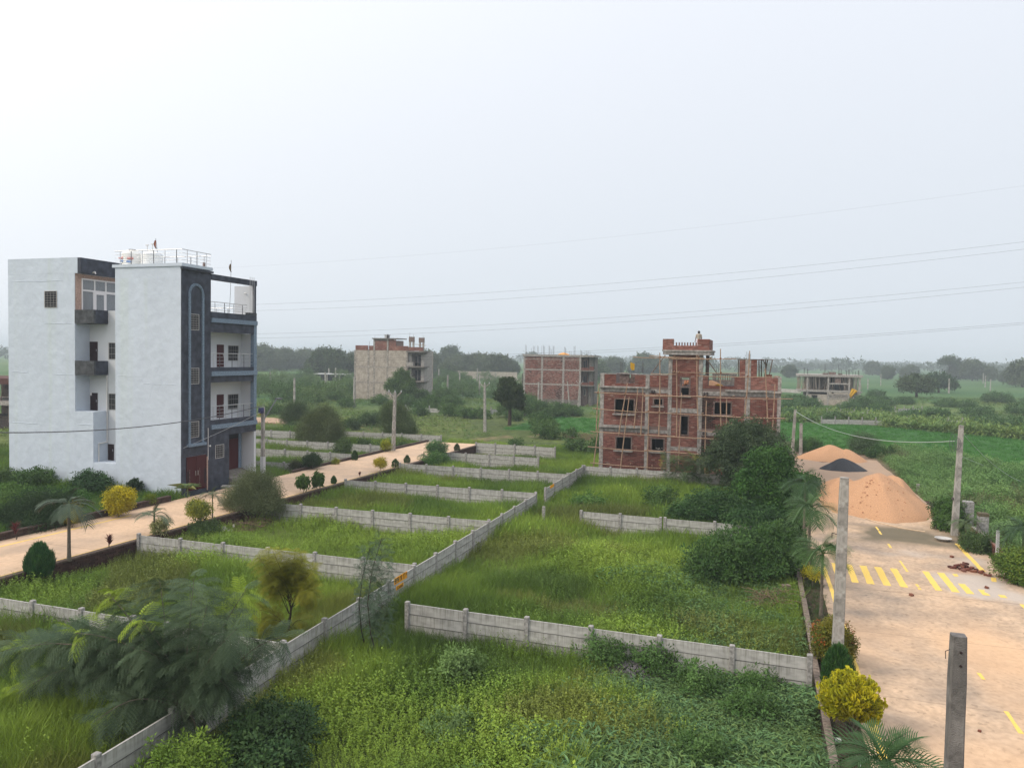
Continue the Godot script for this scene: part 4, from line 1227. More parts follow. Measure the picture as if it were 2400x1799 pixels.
func build_scaffold() -> void:
	var s := thing("bamboo_scaffolding", "lashed bamboo scaffolding of upright and level poles before the brick house", "scaffolding", Vector3(-4.3, 0, -49.6))
	off = s.position
	var up := [[-9.92, 6.36, -10.08, 3.2], [-9.75, 4.7, -10.3, 0.0], [-8.12, 6.41, -8.55, 3.0], [-7.99, 5.53, -8.46, 0.0], [-7.11, 6.12, -7.13, 3.03], [-6.71, 5.46, -6.7, 0.0], [-6.05, 8.4, -6.01, 3.08], [-4.96, 8.1, -4.91, 3.13], [-4.6, 5.88, -4.78, 0.0],
		[-3.72, 8.3, -3.58, 3.6], [-2.34, 8.69, -2.15, 3.9], [-1.91, 5.59, -1.78, 3.6], [-0.6, 8.6, -0.74, 4.6], [0.36, 7.53, 0.62, 3.0], [0.98, 6.58, 0.8, 3.0], [-3.09, 5.43, -3.05, 0.0], [-7.45, 6.1, -7.56, 3.5], [-1.6, 4.2, -1.5, 0.0], [0.1, 4.4, 0.0, 0.0]]
	for q in up:
		var m := MB.new()
		var p := []
		var r := []
		for i in 6:
			var t := i / 5.0
			p.append(Vector3(lerpf(q[2], q[0], t) + 0.035 * sin(t * 3.0 + q[0]), lerpf(q[3], q[1], t), -49.5 + 0.03 * sin(t * 5.0 + q[1])))
			r.append(lerpf(0.042, 0.03, t))
		m.tube(p, r, 6)
		part("upright", m.mesh(), M.bamboo, s)
	var lv := [[-10.23, 5.74, -5.2, 5.72, 0.03], [-7.0, 5.62, -3.4, 5.70, 0.04], [-3.6, 5.66, 2.0, 5.71, 0.03], [-10.34, 4.69, -6.1, 4.56, 0.032], [-6.9, 4.62, -2.9, 4.50, 0.03], [-3.3, 4.52, 1.6, 4.50, 0.042], [-10.44, 3.16, -4.85, 3.12, 0.03], [-6.8, 3.1, -2.3, 3.06, 0.04], [-3.5, 3.56, -2.2, 3.5, 0.025], [-10.6, 2.16, -6.0, 2.07, 0.03], [-6.9, 2.12, -1.8, 2.05, 0.04], [-10.4, 1.1, -5.4, 1.03, 0.03],
		[-7.75, 8.10, -4.9, 8.07, 0.03], [-6.7, 8.19, -3.3, 8.08, 0.032], [-5.35, 8.02, -1.36, 8.10, 0.034], [-5.25, 7.17, -0.8, 7.22, 0.022], [-3.75, 6.96, 1.22, 7.04, 0.03], [-6.6, 7.05, -5.0, 7.05, 0.03]]
	for q in lv:
		var m := MB.new()
		var p := []
		for i in 5:
			var t := i / 4.0
			p.append(Vector3(lerpf(q[0], q[2], t), lerpf(q[1], q[3], t) - 0.03 * sin(PI * t) + 0.01 * sin(q[0] + i), -49.43))
		m.tube(p, [q[4], q[4], q[4] * 0.95, q[4] * 0.9, q[4] * 0.85], 6)
		part("ledger", m.mesh(), M.bamboo, s)
	for q in [[-7.45, 4.62], [-5.75, 4.55], [-3.36, 4.55], [-1.5, 4.5], [-5.5, 3.12], [-7.5, 3.14], [-9.75, 2.16], [-7.5, 2.12], [-5.7, 2.1], [-9.9, 1.12], [-7.85, 1.1], [-6.45, 1.06], [-3.2, 5.68], [-1.5, 5.7], [-5.6, 5.7], [-5.2, 8.1], [-3.7, 8.15], [-2.95, 8.08], [-5.2, 7.17], [-3.6, 7.17]]:
		part("putlog", bars([Vector3(q[0] - 0.07, q[1] - 0.03, -50.5), Vector3(q[0] + 0.10, q[1] + 0.10, -49.25)], 0.034, 6), M.bamboo, s)
	for q in [[-6.03, 5.7], [-6.02, 4.58], [-6.01, 8.13], [-4.93, 8.07], [-3.62, 8.1], [-2.3, 8.09], [-2.26, 7.2], [-3.6, 7.0], [-0.66, 7.02], [-6.7, 4.62], [-6.7, 2.12], [-6.7, 3.12], [-10.0, 5.74], [-10.05, 4.68], [-8.2, 5.72], [-8.3, 4.62], [-3.07, 4.52], [-3.06, 3.07], [-4.93, 4.55], [-4.92, 3.1], [-2.2, 4.5], [0.55, 5.7], [0.9, 4.5], [-0.7, 5.7], [-4.8, 7.17]]:
		var m := MB.new()
		m.lathe(Vector3(q[0], q[1], -49.46), [Vector2(0.03, -0.07), Vector2(0.06, -0.04), Vector2(0.06, 0.04), Vector2(0.03, 0.07)], 7)
		part("lashing", m.mesh(), M.rope, s)
	for q in [[Vector3(-5.75, 8.25, -49.9), Vector3(-6.6, 7.05, -49.7)], [Vector3(-3.2, 8.1, -49.9), Vector3(-2.3, 6.85, -49.9)]]:
		part("brace", bars(q, 0.032, 6), M.timber, s)

# ------------------------------------------------------------------ the three unfinished buildings beyond
func build_far_buildings() -> void:
	var X := Vector3.RIGHT
	var Z := Vector3.BACK
	# grey plastered block
	var o := thing("grey_plastered_block", "unfinished grey plastered block with brick parapet and stacked balconies", "building", Vector3(-63, 0, -127))
	off = o.position
	var z := -122.0
	part("wall", boxes([Vector3(-68.9, -0.3, -133), Vector3(-58.5, 8.74, z)]), M.concrete_far, o)
	for x in [-68.85, -66.2, -65.05, -62.45, -58.65]:
		part("column", boxes([Vector3(x - 0.16, 0, z - 0.1), Vector3(x + 0.16, 8.73, z + 0.04)]), M.concrete_pale, o)
	for y in [3.05, 5.8]:
		part("band", boxes([Vector3(-68.9, y - 0.14, z - 0.1), Vector3(-58.5, y + 0.14, z + 0.03)]), M.concrete_pale, o)
	var pr := part("parapet", boxes([Vector3(-68.8, 8.742, z - 0.25), Vector3(-66.35, 9.6, z - 0.02), Vector3(-66.1, 8.742, z - 0.25), Vector3(-58.5, 9.56, z - 0.02), Vector3(-58.48, 8.75, z - 0.3), Vector3(-55.6, 9.4, z - 0.1)]), M.mortar, o)
	var tint := func(u: float, y: float) -> Color:
		var c := red_brick(u, y)
		return Color(c.r * 1.1, c.g * 1.15, c.b * 1.1)
	brickwork(pr, Vector3(0, 0, z - 0.02), X, Z, Rect2(-68.8, 8.76, 2.45, 0.84), [], tint)
	brickwork(pr, Vector3(0, 0, z - 0.02), X, Z, Rect2(-66.1, 8.76, 7.6, 0.80), [Rect2(-65.2, 8, 0.3, 3), Rect2(-62.6, 8, 0.3, 3)], tint)
	brickwork(pr, Vector3(0, 0, z - 0.1), X, Z, Rect2(-58.45, 8.76, 2.8, 0.62), [], tint)
	var hd := part("stair_head", boxes([Vector3(-65.0, 9.55, z - 3), Vector3(-60.8, 10.5, z - 0.03)]), M.mortar, o)
	brickwork(hd, Vector3(0, 0, z - 0.03), X, Z, Rect2(-64.9, 9.56, 2.35, 0.9), [], tint)
	brickwork(hd, Vector3(0, 0, z - 0.03), X, Z, Rect2(-62.2, 9.56, 1.4, 1.1), [], tint)
	part("stair_head_roof", boxes([Vector3(-65.35, 10.75, z - 3.3), Vector3(-60.3, 10.92, z + 0.35), Vector3(-65.0, 10.5, z - 2), Vector3(-62.2, 10.748, z)]), M.concrete_dark, o)
	for x in [-65.05, -62.4]:
		part("column", boxes([Vector3(x - 0.16, 8.74, z - 0.3), Vector3(x + 0.16, 10.75, z + 0.045)]), M.concrete, o)
	part("tank", boxes([Vector3(-63.3, 10.92, z - 1.2), Vector3(-62.6, 11.45, z - 0.5), Vector3(-63.4, 11.45, z - 1.3), Vector3(-62.5, 11.53, z - 0.4)]), M.whitewash, o)
	# balcony stack on the east
	part("balcony_wall", boxes([Vector3(-58.49, 0, z - 4), Vector3(-55.6, 8.7, z - 1.6)]), M.concrete, o)
	part("balcony_wall", boxes([Vector3(-58.49, 0, z - 1.59), Vector3(-57.9, 8.7, z - 0.3), Vector3(-56.2, 0, z - 1.59), Vector3(-55.62, 8.7, z - 0.5)]), M.concrete, o)
	for y in [3.55, 6.1, 8.7]:
		part("balcony_slab", boxes([Vector3(-58.5, y - 0.22, z - 1.6), Vector3(-55.05, y, z + 0.75), Vector3(-58.3, y - 0.42, z - 1.5), Vector3(-55.4, y - 0.222, z + 0.3)]), M.concrete_dark, o)
	for y in [3.55, 6.1]:
		part("balcony_parapet", boxes([Vector3(-58.4, y, z + 0.55), Vector3(-57.2, y + 0.62, z + 0.68), Vector3(-57.28, y, z + 0.0), Vector3(-57.2, y + 0.75, z + 0.54), Vector3(-55.5, y, z + 0.4), Vector3(-55.1, y + 0.6, z + 0.7)]), M.concrete, o)
		part("balcony_door", boxes([Vector3(-57.8, y, z - 1.58), Vector3(-57.35, y + 1.75, z - 1.5), Vector3(-57.2, y, z - 1.58), Vector3(-56.7, y + 1.85, z - 1.5)]), M.dark, o)
		part("railing", bars([Vector3(-57.2, y + 0.7, z + 0.6), Vector3(-55.5, y + 0.7, z + 0.6), Vector3(-56.8, y, z + 0.6), Vector3(-56.8, y + 0.7, z + 0.6), Vector3(-56.2, y, z + 0.6), Vector3(-56.2, y + 1.1, z + 0.6)], 0.03, 4), M.iron, o)
		part("drain_pipe", bars([Vector3(-58.42, y - 2, z + 0.1), Vector3(-58.42, y + 2.5, z + 0.1)], 0.04, 5), M.iron, o)
	for x in [-58.3, -57.65, -56.4, -55.75]:
		part("column", boxes([Vector3(x - 0.13, 8.7, z - 0.6), Vector3(x + 0.13, 10.3, z - 0.3)]), M.concrete, o)
	part("arch_head", boxes([Vector3(-58.45, 10.3, z - 0.65), Vector3(-57.5, 11.2, z - 0.25), Vector3(-56.55, 10.25, z - 0.65), Vector3(-55.6, 11.05, z - 0.25)]), M.plaster_brown, o)
	part("rebar", bars([Vector3(-58.35, 11, z - 0.4), Vector3(-58.35, 11.9, z - 0.4), Vector3(-57.6, 11, z - 0.4), Vector3(-57.6, 11.7, z - 0.4), Vector3(-55.8, 11, z - 0.4), Vector3(-55.8, 11.5, z - 0.4), Vector3(-66.2, 9.5, z - 0.3), Vector3(-66.15, 10.4, z - 0.3), Vector3(-64.95, 10.9, z), Vector3(-64.95, 11.3, z)], 0.02, 4), M.iron, o)
	part("bamboo", bars([Vector3(-57.3, 9.9, z - 0.2), Vector3(-55.1, 9.7, z - 0.2)], 0.03, 4), M.bamboo, o)
	var bd := thing("dark_bundle", "dark cloth bundle on a stick standing on the grey block's stair head roof", "bundle", Vector3(-62.4, 10.92, -122.0))
	var bm := MB.new()
	bm.lathe(Vector3.ZERO, [Vector2(0.19, 0), Vector2(0.2, 0.25), Vector2(0.12, 0.5), Vector2(0.1, 0.6), Vector2(0.0, 0.74)], 9)
	put("cloth", bm.mesh(), M.ink, bd)
	# red brick block
	o = thing("red_brick_block", "unfinished three-storey red brick block with bars standing on its roof", "building", Vector3(-33, 0, -129))
	off = o.position
	z = -124.3
	part("wall", boxes([Vector3(-37.95, 0.0, -134), Vector3(-28.1, 8.1, z)]), M.mortar, o)
	var hol := []
	for x in [[-38.1, -37.7], [-34.95, -34.55], [-31.25, -30.85], [-28.4, -28.0]]:
		hol.append(Rect2(x[0], 0, x[1] - x[0], 9))
	for y in [[3.36, 3.58], [5.80, 6.02], [7.62, 7.72]]:
		hol.append(Rect2(-39, y[0], 12, y[1] - y[0]))
	var speck := func(u: float, y: float) -> Color:
		var c := red_brick(u, y)
		var k := rng.randf()
		if k < 0.17:
			return Color(0.37, 0.26, 0.21)
		if k < 0.25:
			return Color(0.045, 0.03, 0.03)
		c = c.lerp(Color(0.30, 0.19, 0.16), clampf(0.35 + 0.8 * nz.get_noise_2d(u * 2.0, y * 2.0), 0.0, 0.8))
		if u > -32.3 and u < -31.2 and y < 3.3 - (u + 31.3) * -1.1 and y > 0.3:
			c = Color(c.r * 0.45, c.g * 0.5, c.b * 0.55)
		return c
	brickwork(o, Vector3(0, 0, z) - off, X, Z, Rect2(-37.95, 0.95, 9.8, 7.1), hol, speck)
	for x in [-37.85, -34.75, -31.05, -28.2]:
		part("column", boxes([Vector3(x - 0.16, 0.0, z - 0.2), Vector3(x + 0.16, 8.1, z + 0.05)]), M.concrete, o)
	for y in [[3.36, 3.58], [5.80, 6.02]]:
		part("beam", boxes([Vector3(-37.95, y[0], z - 0.2), Vector3(-28.0, y[1], z + 0.035)]), M.concrete, o)
	part("lintel", boxes([Vector3(-37.9, 7.62, z - 0.1), Vector3(-28.1, 7.70, z + 0.028)]), M.concrete, o)
	part("roof_slab", boxes([Vector3(-38.1, 8.11, -134), Vector3(-27.0, 8.46, z + 0.15), Vector3(-26.99, 8.16, -130), Vector3(-25.8, 8.36, z + 0.3)]), M.concrete, o)
	part("plinth", boxes([Vector3(-38.0, -0.2, z - 0.1), Vector3(-28.1, 1.0, z + 0.04)]), M.concrete_dark, o)
	part("balcony_wall", boxes([Vector3(-28.08, -0.1, -129.5), Vector3(-26.3, 8.1, -126.9), Vector3(-26.9, -0.1, -126.89), Vector3(-26.5, 8.1, z - 0.8)]), M.concrete_dark, o)
	part("balcony_wall", boxes([Vector3(-28.07, -0.1, z - 1.3), Vector3(-27.1, 8.1, z - 1.1)]), M.plaster_brown, o)
	for y in [[3.56, 3.4], [6.0, 5.9]]:
		var y0: float = y[0]
		part("balcony_slab", boxes([Vector3(-28.06, y0 - 0.25, -127), Vector3(-25.85, y0 - 0.05, z + 0.3)]), M.concrete_dark, o)
		part("balcony_parapet", boxes([Vector3(-28.0, y0 - 0.05, z + 0.15), Vector3(-26.7, y0 + 0.35, z + 0.28), Vector3(-26.6, y0 - 0.05, z + 0.15), Vector3(-25.85, y0 + 0.55, z + 0.28)]), M.brick_plain, o)
		part("balcony_door", boxes([Vector3(-27.85, y0, z - 1.09), Vector3(-27.6, y0 + 1.4, z - 1.06), Vector3(-27.5, y0, z - 1.09), Vector3(-27.3, y0 + 1.6, z - 1.06)]), M.dark, o)
	part("window", boxes([Vector3(-27.75, 1.7, z - 1.09), Vector3(-27.45, 2.8, z - 1.06)]), M.concrete, o)
	part("pane", boxes([Vector3(-27.68, 1.8, z - 1.055), Vector3(-27.52, 2.72, z - 1.04)]), M.dark, o)
	var rb := []
	for q in [[-37.8, 10.1, 3], [-36.75, 9.5, 1], [-36.45, 9.9, 2], [-36.15, 9.9, 1], [-35.7, 9.95, 3], [-34.95, 9.95, 1], [-34.7, 10.1, 4], [-33.7, 10.05, 3], [-33.35, 9.5, 2], [-33.0, 10.0, 2], [-32.8, 9.9, 1], [-31.0, 9.85, 4], [-30.1, 9.1, 1], [-29.85, 9.1, 1], [-29.4, 9.95, 2], [-29.15, 9.95, 1], [-28.25, 9.35, 4], [-27.5, 9.15, 1], [-27.25, 9.2, 2], [-26.9, 9.2, 1], [-26.65, 9.2, 1]]:
		for i in q[2]:
			rb.append_array([Vector3(q[0] + i * 0.07, 8.4, z - 0.3 - (i % 2) * 0.2), Vector3(q[0] + i * 0.075, q[1] - i * 0.12, z - 0.3 - (i % 2) * 0.2)])
	part("rebar", bars(rb, 0.016, 4), M.iron, o)
	part("soil_pipe", bars([Vector3(-38.2, 0, z + 0.1), Vector3(-38.15, 5.2, z + 0.1)], 0.06, 5), M.iron, o)
	var hp := MB.new()
	mound(hp, Vector3(-31.5, 8.46, -126.0), 1.1, 0.8, 0.36, 5)
	tag(put("sand_heap", hp.mesh(), mat(Color(0.72, 0.32, 0.07), 0.95), self), "orange sand heap on the roof of the red brick block", "sand heap")
	# half concreted building with props
	o = thing("propped_concrete_building", "half-built concrete frame with forests of timber props on its upper storey", "building", Vector3(13, 0, -157))
	off = o.position
	z = -152.0
	var w := MB.new()
	cut_wall(w, Vector3(0, 0, z), X, Z, Rect2(8.6, -0.2, 8.9, 2.6), 0.23, [Rect2(8.62, 1.94, 3.4, 0.46), Rect2(9.33, 0.64, 1.08, 1.19), Rect2(12.85, 2.14, 0.34, 0.24)])
	part("wall", w.mesh(), M.concrete_far, o)
	part("wall", boxes([Vector3(8.6, -0.2, -162), Vector3(17.5, 2.4, -161.7), Vector3(8.4, -0.2, -161.69), Vector3(8.6, 2.4, z - 0.25), Vector3(17.5, -0.2, -161.69), Vector3(17.7, 2.4, z - 0.25), Vector3(8.7, 0, -155.2), Vector3(17.4, 2.4, -155)]), M.concrete_dark, o)
	var stone := MB.new()
	for i in 240:
		stone.xbox(Transform3D(Basis.from_euler(Vector3(0, 0, rf(-0.3, 0.3))), Vector3(rf(15.7, 17.2), rf(0.35, 2.3), z)), Vector3(rf(0.1, 0.22), rf(0.06, 0.12), 0.06))
	for i in 160:
		stone.xbox(Transform3D(Basis.from_euler(Vector3(0, 0, rf(-0.2, 0.2))), Vector3(rf(12.4, 15.6), rf(1.4, 2.1), z)), Vector3(rf(0.12, 0.25), rf(0.06, 0.1), 0.05))
	tag(part("rubble_stones", stone.mesh(), M.concrete, o), "", "", "", "stuff")
	for x in [8.62, 12.2, 15.75, 17.5]:
		part("column", boxes([Vector3(x - 0.15, -0.2, z - 0.2), Vector3(x + 0.15, 5.2 if x > 9.0 else 5.2, z + 0.06)]), M.concrete, o)
	part("beam", boxes([Vector3(8.4, 2.4, z - 0.25), Vector3(17.6, 2.78, z + 0.045), Vector3(12.35, 3.85, z - 0.2), Vector3(15.6, 4.1, z + 0.04), Vector3(12.2, 1.15, z - 0.1), Vector3(15.8, 1.35, z + 0.03)]), M.concrete, o)
	part("floor_slab", boxes([Vector3(7.1, 2.38, -162), Vector3(18.0, 2.6, z - 0.26), Vector3(6.9, 2.4, z - 0.25), Vector3(8.38, 2.75, z + 0.3)]), M.concrete, o)
	part("roof_slab", boxes([Vector3(6.98, 5.18, -162), Vector3(18.0, 5.6, z + 0.2)]), M.concrete, o)
	part("window_surround", bars([Vector3(9.33, 0.64, z + 0.05), Vector3(9.33, 1.85, z + 0.05), Vector3(10.41, 0.64, z + 0.05), Vector3(10.41, 1.85, z + 0.05), Vector3(9.33, 0.64, z + 0.05), Vector3(10.41, 0.64, z + 0.05)], 0.06, 4), M.concrete, o)
	var pr2 := []
	for i in 150:
		var x := rf(7.05, 17.9)
		var d := rf(-8.5, -0.1)
		if x < 8.4:
			d = rf(-8.5, 0.1)
		if x > 12.3 and x < 15.6 and rng.randf() < 0.5:
			continue
		var sl := rf(-0.35, 0.35) if rng.randf() < 0.45 else rf(-0.05, 0.05)
		pr2.append_array([Vector3(x + sl, 2.6, z + d), Vector3(x - sl, 5.19, z + d + rf(-0.1, 0.1))])
	var props := part("timber_props", bars(pr2, 0.045, 5), M.prop_wood, o)
	tag(props, "", "", "", "stuff")
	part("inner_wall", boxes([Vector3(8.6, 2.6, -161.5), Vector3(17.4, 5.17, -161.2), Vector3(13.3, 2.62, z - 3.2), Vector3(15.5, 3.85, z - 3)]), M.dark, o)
	part("brick_infill", boxes([Vector3(13.35, 4.11, z - 0.3), Vector3(14.35, 5.3, z - 0.05)]), M.plaster_brown, o)
	part("roof_kerb", boxes([Vector3(11.3, 5.61, -154), Vector3(12.3, 5.9, -153.7), Vector3(12.4, 5.61, -154), Vector3(13.6, 6.1, -153.6), Vector3(13.9, 5.61, -153), Vector3(14.6, 5.85, -152.6)]), M.plaster_brown, o)
	rb = []
	for q in [[7.95, 6.75, 3], [8.5, 6.6, 4], [11.55, 7.6, 2], [12.1, 6.3, 3], [13.85, 7.4, 2], [14.1, 6.9, 2], [14.35, 6.7, 2], [15.2, 6.4, 3], [15.6, 6.6, 4], [16.3, 6.6, 2], [16.75, 6.3, 2], [17.2, 6.5, 4]]:
		for i in q[2]:
			rb.append_array([Vector3(q[0] + i * 0.06, 5.5, z - 0.4), Vector3(q[0] + i * 0.06, q[1], z - 0.4)])
	part("rebar", bars(rb, 0.018, 4), M.iron, o)
	var yc := thing("yellow_tarpaulin", "bright yellow tarpaulin hanging from the propped concrete building", "tarpaulin", Vector3(16.0, 1.33, -151.85))
	var cm := MB.new()
	var g := [[Vector3(0.0, 0.05, 0), Vector3(0.12, 0.0, 0)], [Vector3(-0.2, 0.6, 0.05), Vector3(0.28, 0.45, 0.12)], [Vector3(-0.08, 1.1, 0.1), Vector3(0.72, 0.95, 0.1)], [Vector3(0.08, 1.55, 0.04), Vector3(1.2, 1.38, 0.14)], [Vector3(0.18, 1.86, 0), Vector3(0.62, 1.78, 0.0)]]
	for i in 4:
		var a0: Vector3 = g[i][0]
		var a1: Vector3 = g[i][1]
		var b0: Vector3 = g[i + 1][0]
		var b1: Vector3 = g[i + 1][1]
		for k in 4:
			var t0 := k / 4.0
			var t1 := (k + 1) / 4.0
			var f0 := Vector3(0, 0, 0.10 * (k % 2))
			var f1 := Vector3(0, 0, 0.10 * ((k + 1) % 2))
			cm.quad(a0.lerp(a1, t0) + f0, a0.lerp(a1, t1) + f1, b0.lerp(b1, t1) + f1, b0.lerp(b1, t0) + f0)
	put("cloth", cm.mesh(), M.yellow_cloth, yc)
	# the building that shows as a sliver at the grey house's far edge
	o = thing("shuttered_building", "dark half-built house with a rusty sheet roof behind the white wall's edge", "building", Vector3(-74, 0, -59))
	off = o.position
	part("roof", boxes([Vector3(-79, 4.45, -63), Vector3(-70.5, 5.05, -57)]), mat(Color(0.14, 0.06, 0.05), 0.9, TEX.mottle, 0.8), o)
	part("floor_slab", boxes([Vector3(-79, 2.35, -63), Vector3(-70.5, 2.75, -57)]), M.concrete, o)
	part("wall", boxes([Vector3(-79, 0, -63), Vector3(-70.5, 4.4, -62.7), Vector3(-79, -0.2, -60), Vector3(-70.5, 1.2, -57.4)]), M.plaster_dark, o)
	for i in 7:
		part("prop", bars([Vector3(-78.5 + i * 1.2, 2.75, -57.5), Vector3(-78.3 + i * 1.2 + rf(-0.3, 0.3), 4.45, -57.5), Vector3(-78.4 + i * 1.2, 0.6, -57.3), Vector3(-78.6 + i * 1.2 + rf(-0.2, 0.2), 2.35, -57.3)], 0.05, 5), M.timber, o)

func mound(m: MB, c: Vector3, rx: float, rz: float, h: float, sd: int, rings := 14, seg := 36) -> void:
	# a tipped heap: straight slopes, rounded top, uneven foot
	var k0 := m.v.size()
	for i in rings + 1:
		var t := float(i) / rings
		for s in seg:
			var w := TAU * s / seg
			var e := 1.0 + 0.22 * nz.get_noise_2d(cos(w) * 30.0 + sd * 40.0, sin(w) * 30.0)
			var rr := t * e
			var y := h * (1.0247 - sqrt(t * t + 0.05)) / 0.8011
			y += h * 0.10 * nz.get_noise_2d(cos(w) * t * 60.0 + sd * 9.0, sin(w) * t * 60.0) * (1.0 - t)
			if t >= 0.999:
				y = -0.03
			m.v.append(c + Vector3(cos(w) * rr * rx, y, sin(w) * rr * rz))
			m.c.append(m.col)
			m.t.append(Vector2.ZERO)
			m.n.append(Vector3.UP)
	for i in rings:
		for s in seg:
			var a := k0 + i * seg + s
			var b := k0 + i * seg + (s + 1) % seg
			m.ix.append_array(PackedInt32Array([a, a + seg, b + seg, a, b + seg, b]))
	var acc := PackedVector3Array()
	acc.resize(m.v.size())
	for q in range(0, m.ix.size(), 3):
		var p0 := m.v[m.ix[q]]
		var fn := (m.v[m.ix[q + 2]] - p0).cross(m.v[m.ix[q + 1]] - p0)
		if fn.y < 0:
			fn = -fn
		for e in 3:
			acc[m.ix[q + e]] += fn
	for q in range(k0, m.v.size()):
		if acc[q].length() > 1e-9:
			m.n[q] = acc[q].normalized()

# ------------------------------------------------------------------ poles and wires
func pole(label: String, at: Vector3, h: float, w0 := 0.27, w1 := 0.20, lean := Vector3.ZERO, arms := 0, m: Material = null, called := "electric_pole", group := "") -> Node3D:
	var o := thing(called, label, "pole", at, 0.0, group)
	var mm := MB.new()
	var ring := func(w: float, y: float, ch: float) -> Array:
		var r := []
		var c := lean * (y / h)
		for q in [Vector2(-w + ch, w), Vector2(w - ch, w), Vector2(w, w - ch), Vector2(w, -w + ch), Vector2(w - ch, -w), Vector2(-w + ch, -w), Vector2(-w, -w + ch), Vector2(-w, w - ch)]:
			r.append(Vector3(q.x, y, q.y) + c)
		return r
	var n := 10
	var prev: Array = ring.call(w0 * 0.5, -0.3, 0.012)
	for i in n:
		var t := (i + 1.0) / n
		var y := h * t
		var cur: Array = ring.call(lerpf(w0, w1, t) * 0.5 + (rf(-0.003, 0.003) if i < n - 1 else -0.006), y, 0.014)
		for k in 8:
			var k2 := (k + 1) % 8
			mm.quad(prev[k], prev[k2], cur[k2], cur[k])
		prev = cur
	for k in range(1, 7):
		mm.tri(prev[0], prev[k], prev[k + 1])
	put("shaft", mm.mesh(), m if m else M.pole, o)
	if arms > 0:
		var top := lean + Vector3(0, h, 0)
		for sx in [-1.0, 1.0]:
			put("cross_arm", bars([top - Vector3(0, 0.45, 0), top + Vector3(sx * 0.52, 0.02, 0)], 0.045, 5), M.concrete, o)
			var ins := MB.new()
			ins.lathe(top + Vector3(sx * 0.52, 0.02, 0), [Vector2(0.03, 0), Vector2(0.05, 0.04), Vector2(0.03, 0.09), Vector2(0.045, 0.12), Vector2(0.0, 0.18)], 8)
			put("insulator", ins.mesh(), M.whitewash, o)
		var pin := MB.new()
		pin.lathe(top, [Vector2(0.03, 0), Vector2(0.05, 0.05), Vector2(0.03, 0.1), Vector2(0.0, 0.2)], 8)
		put("insulator", pin.mesh(), M.whitewash, o)
	return o

func wire(called: String, label: String, pts: Array, r: float, m: Material, group := "") -> void:
	var mb := MB.new()
	var rad := []
	for p in pts:
		rad.append(r)
	var c: Vector3 = pts[pts.size() / 2]
	var q := []
	for p in pts:
		q.append(p - c)
	mb.tube(q, rad, 5)
	tag(put(called, mb.mesh(), m, self, Transform3D(Basis(), c)), label, "wire", group)

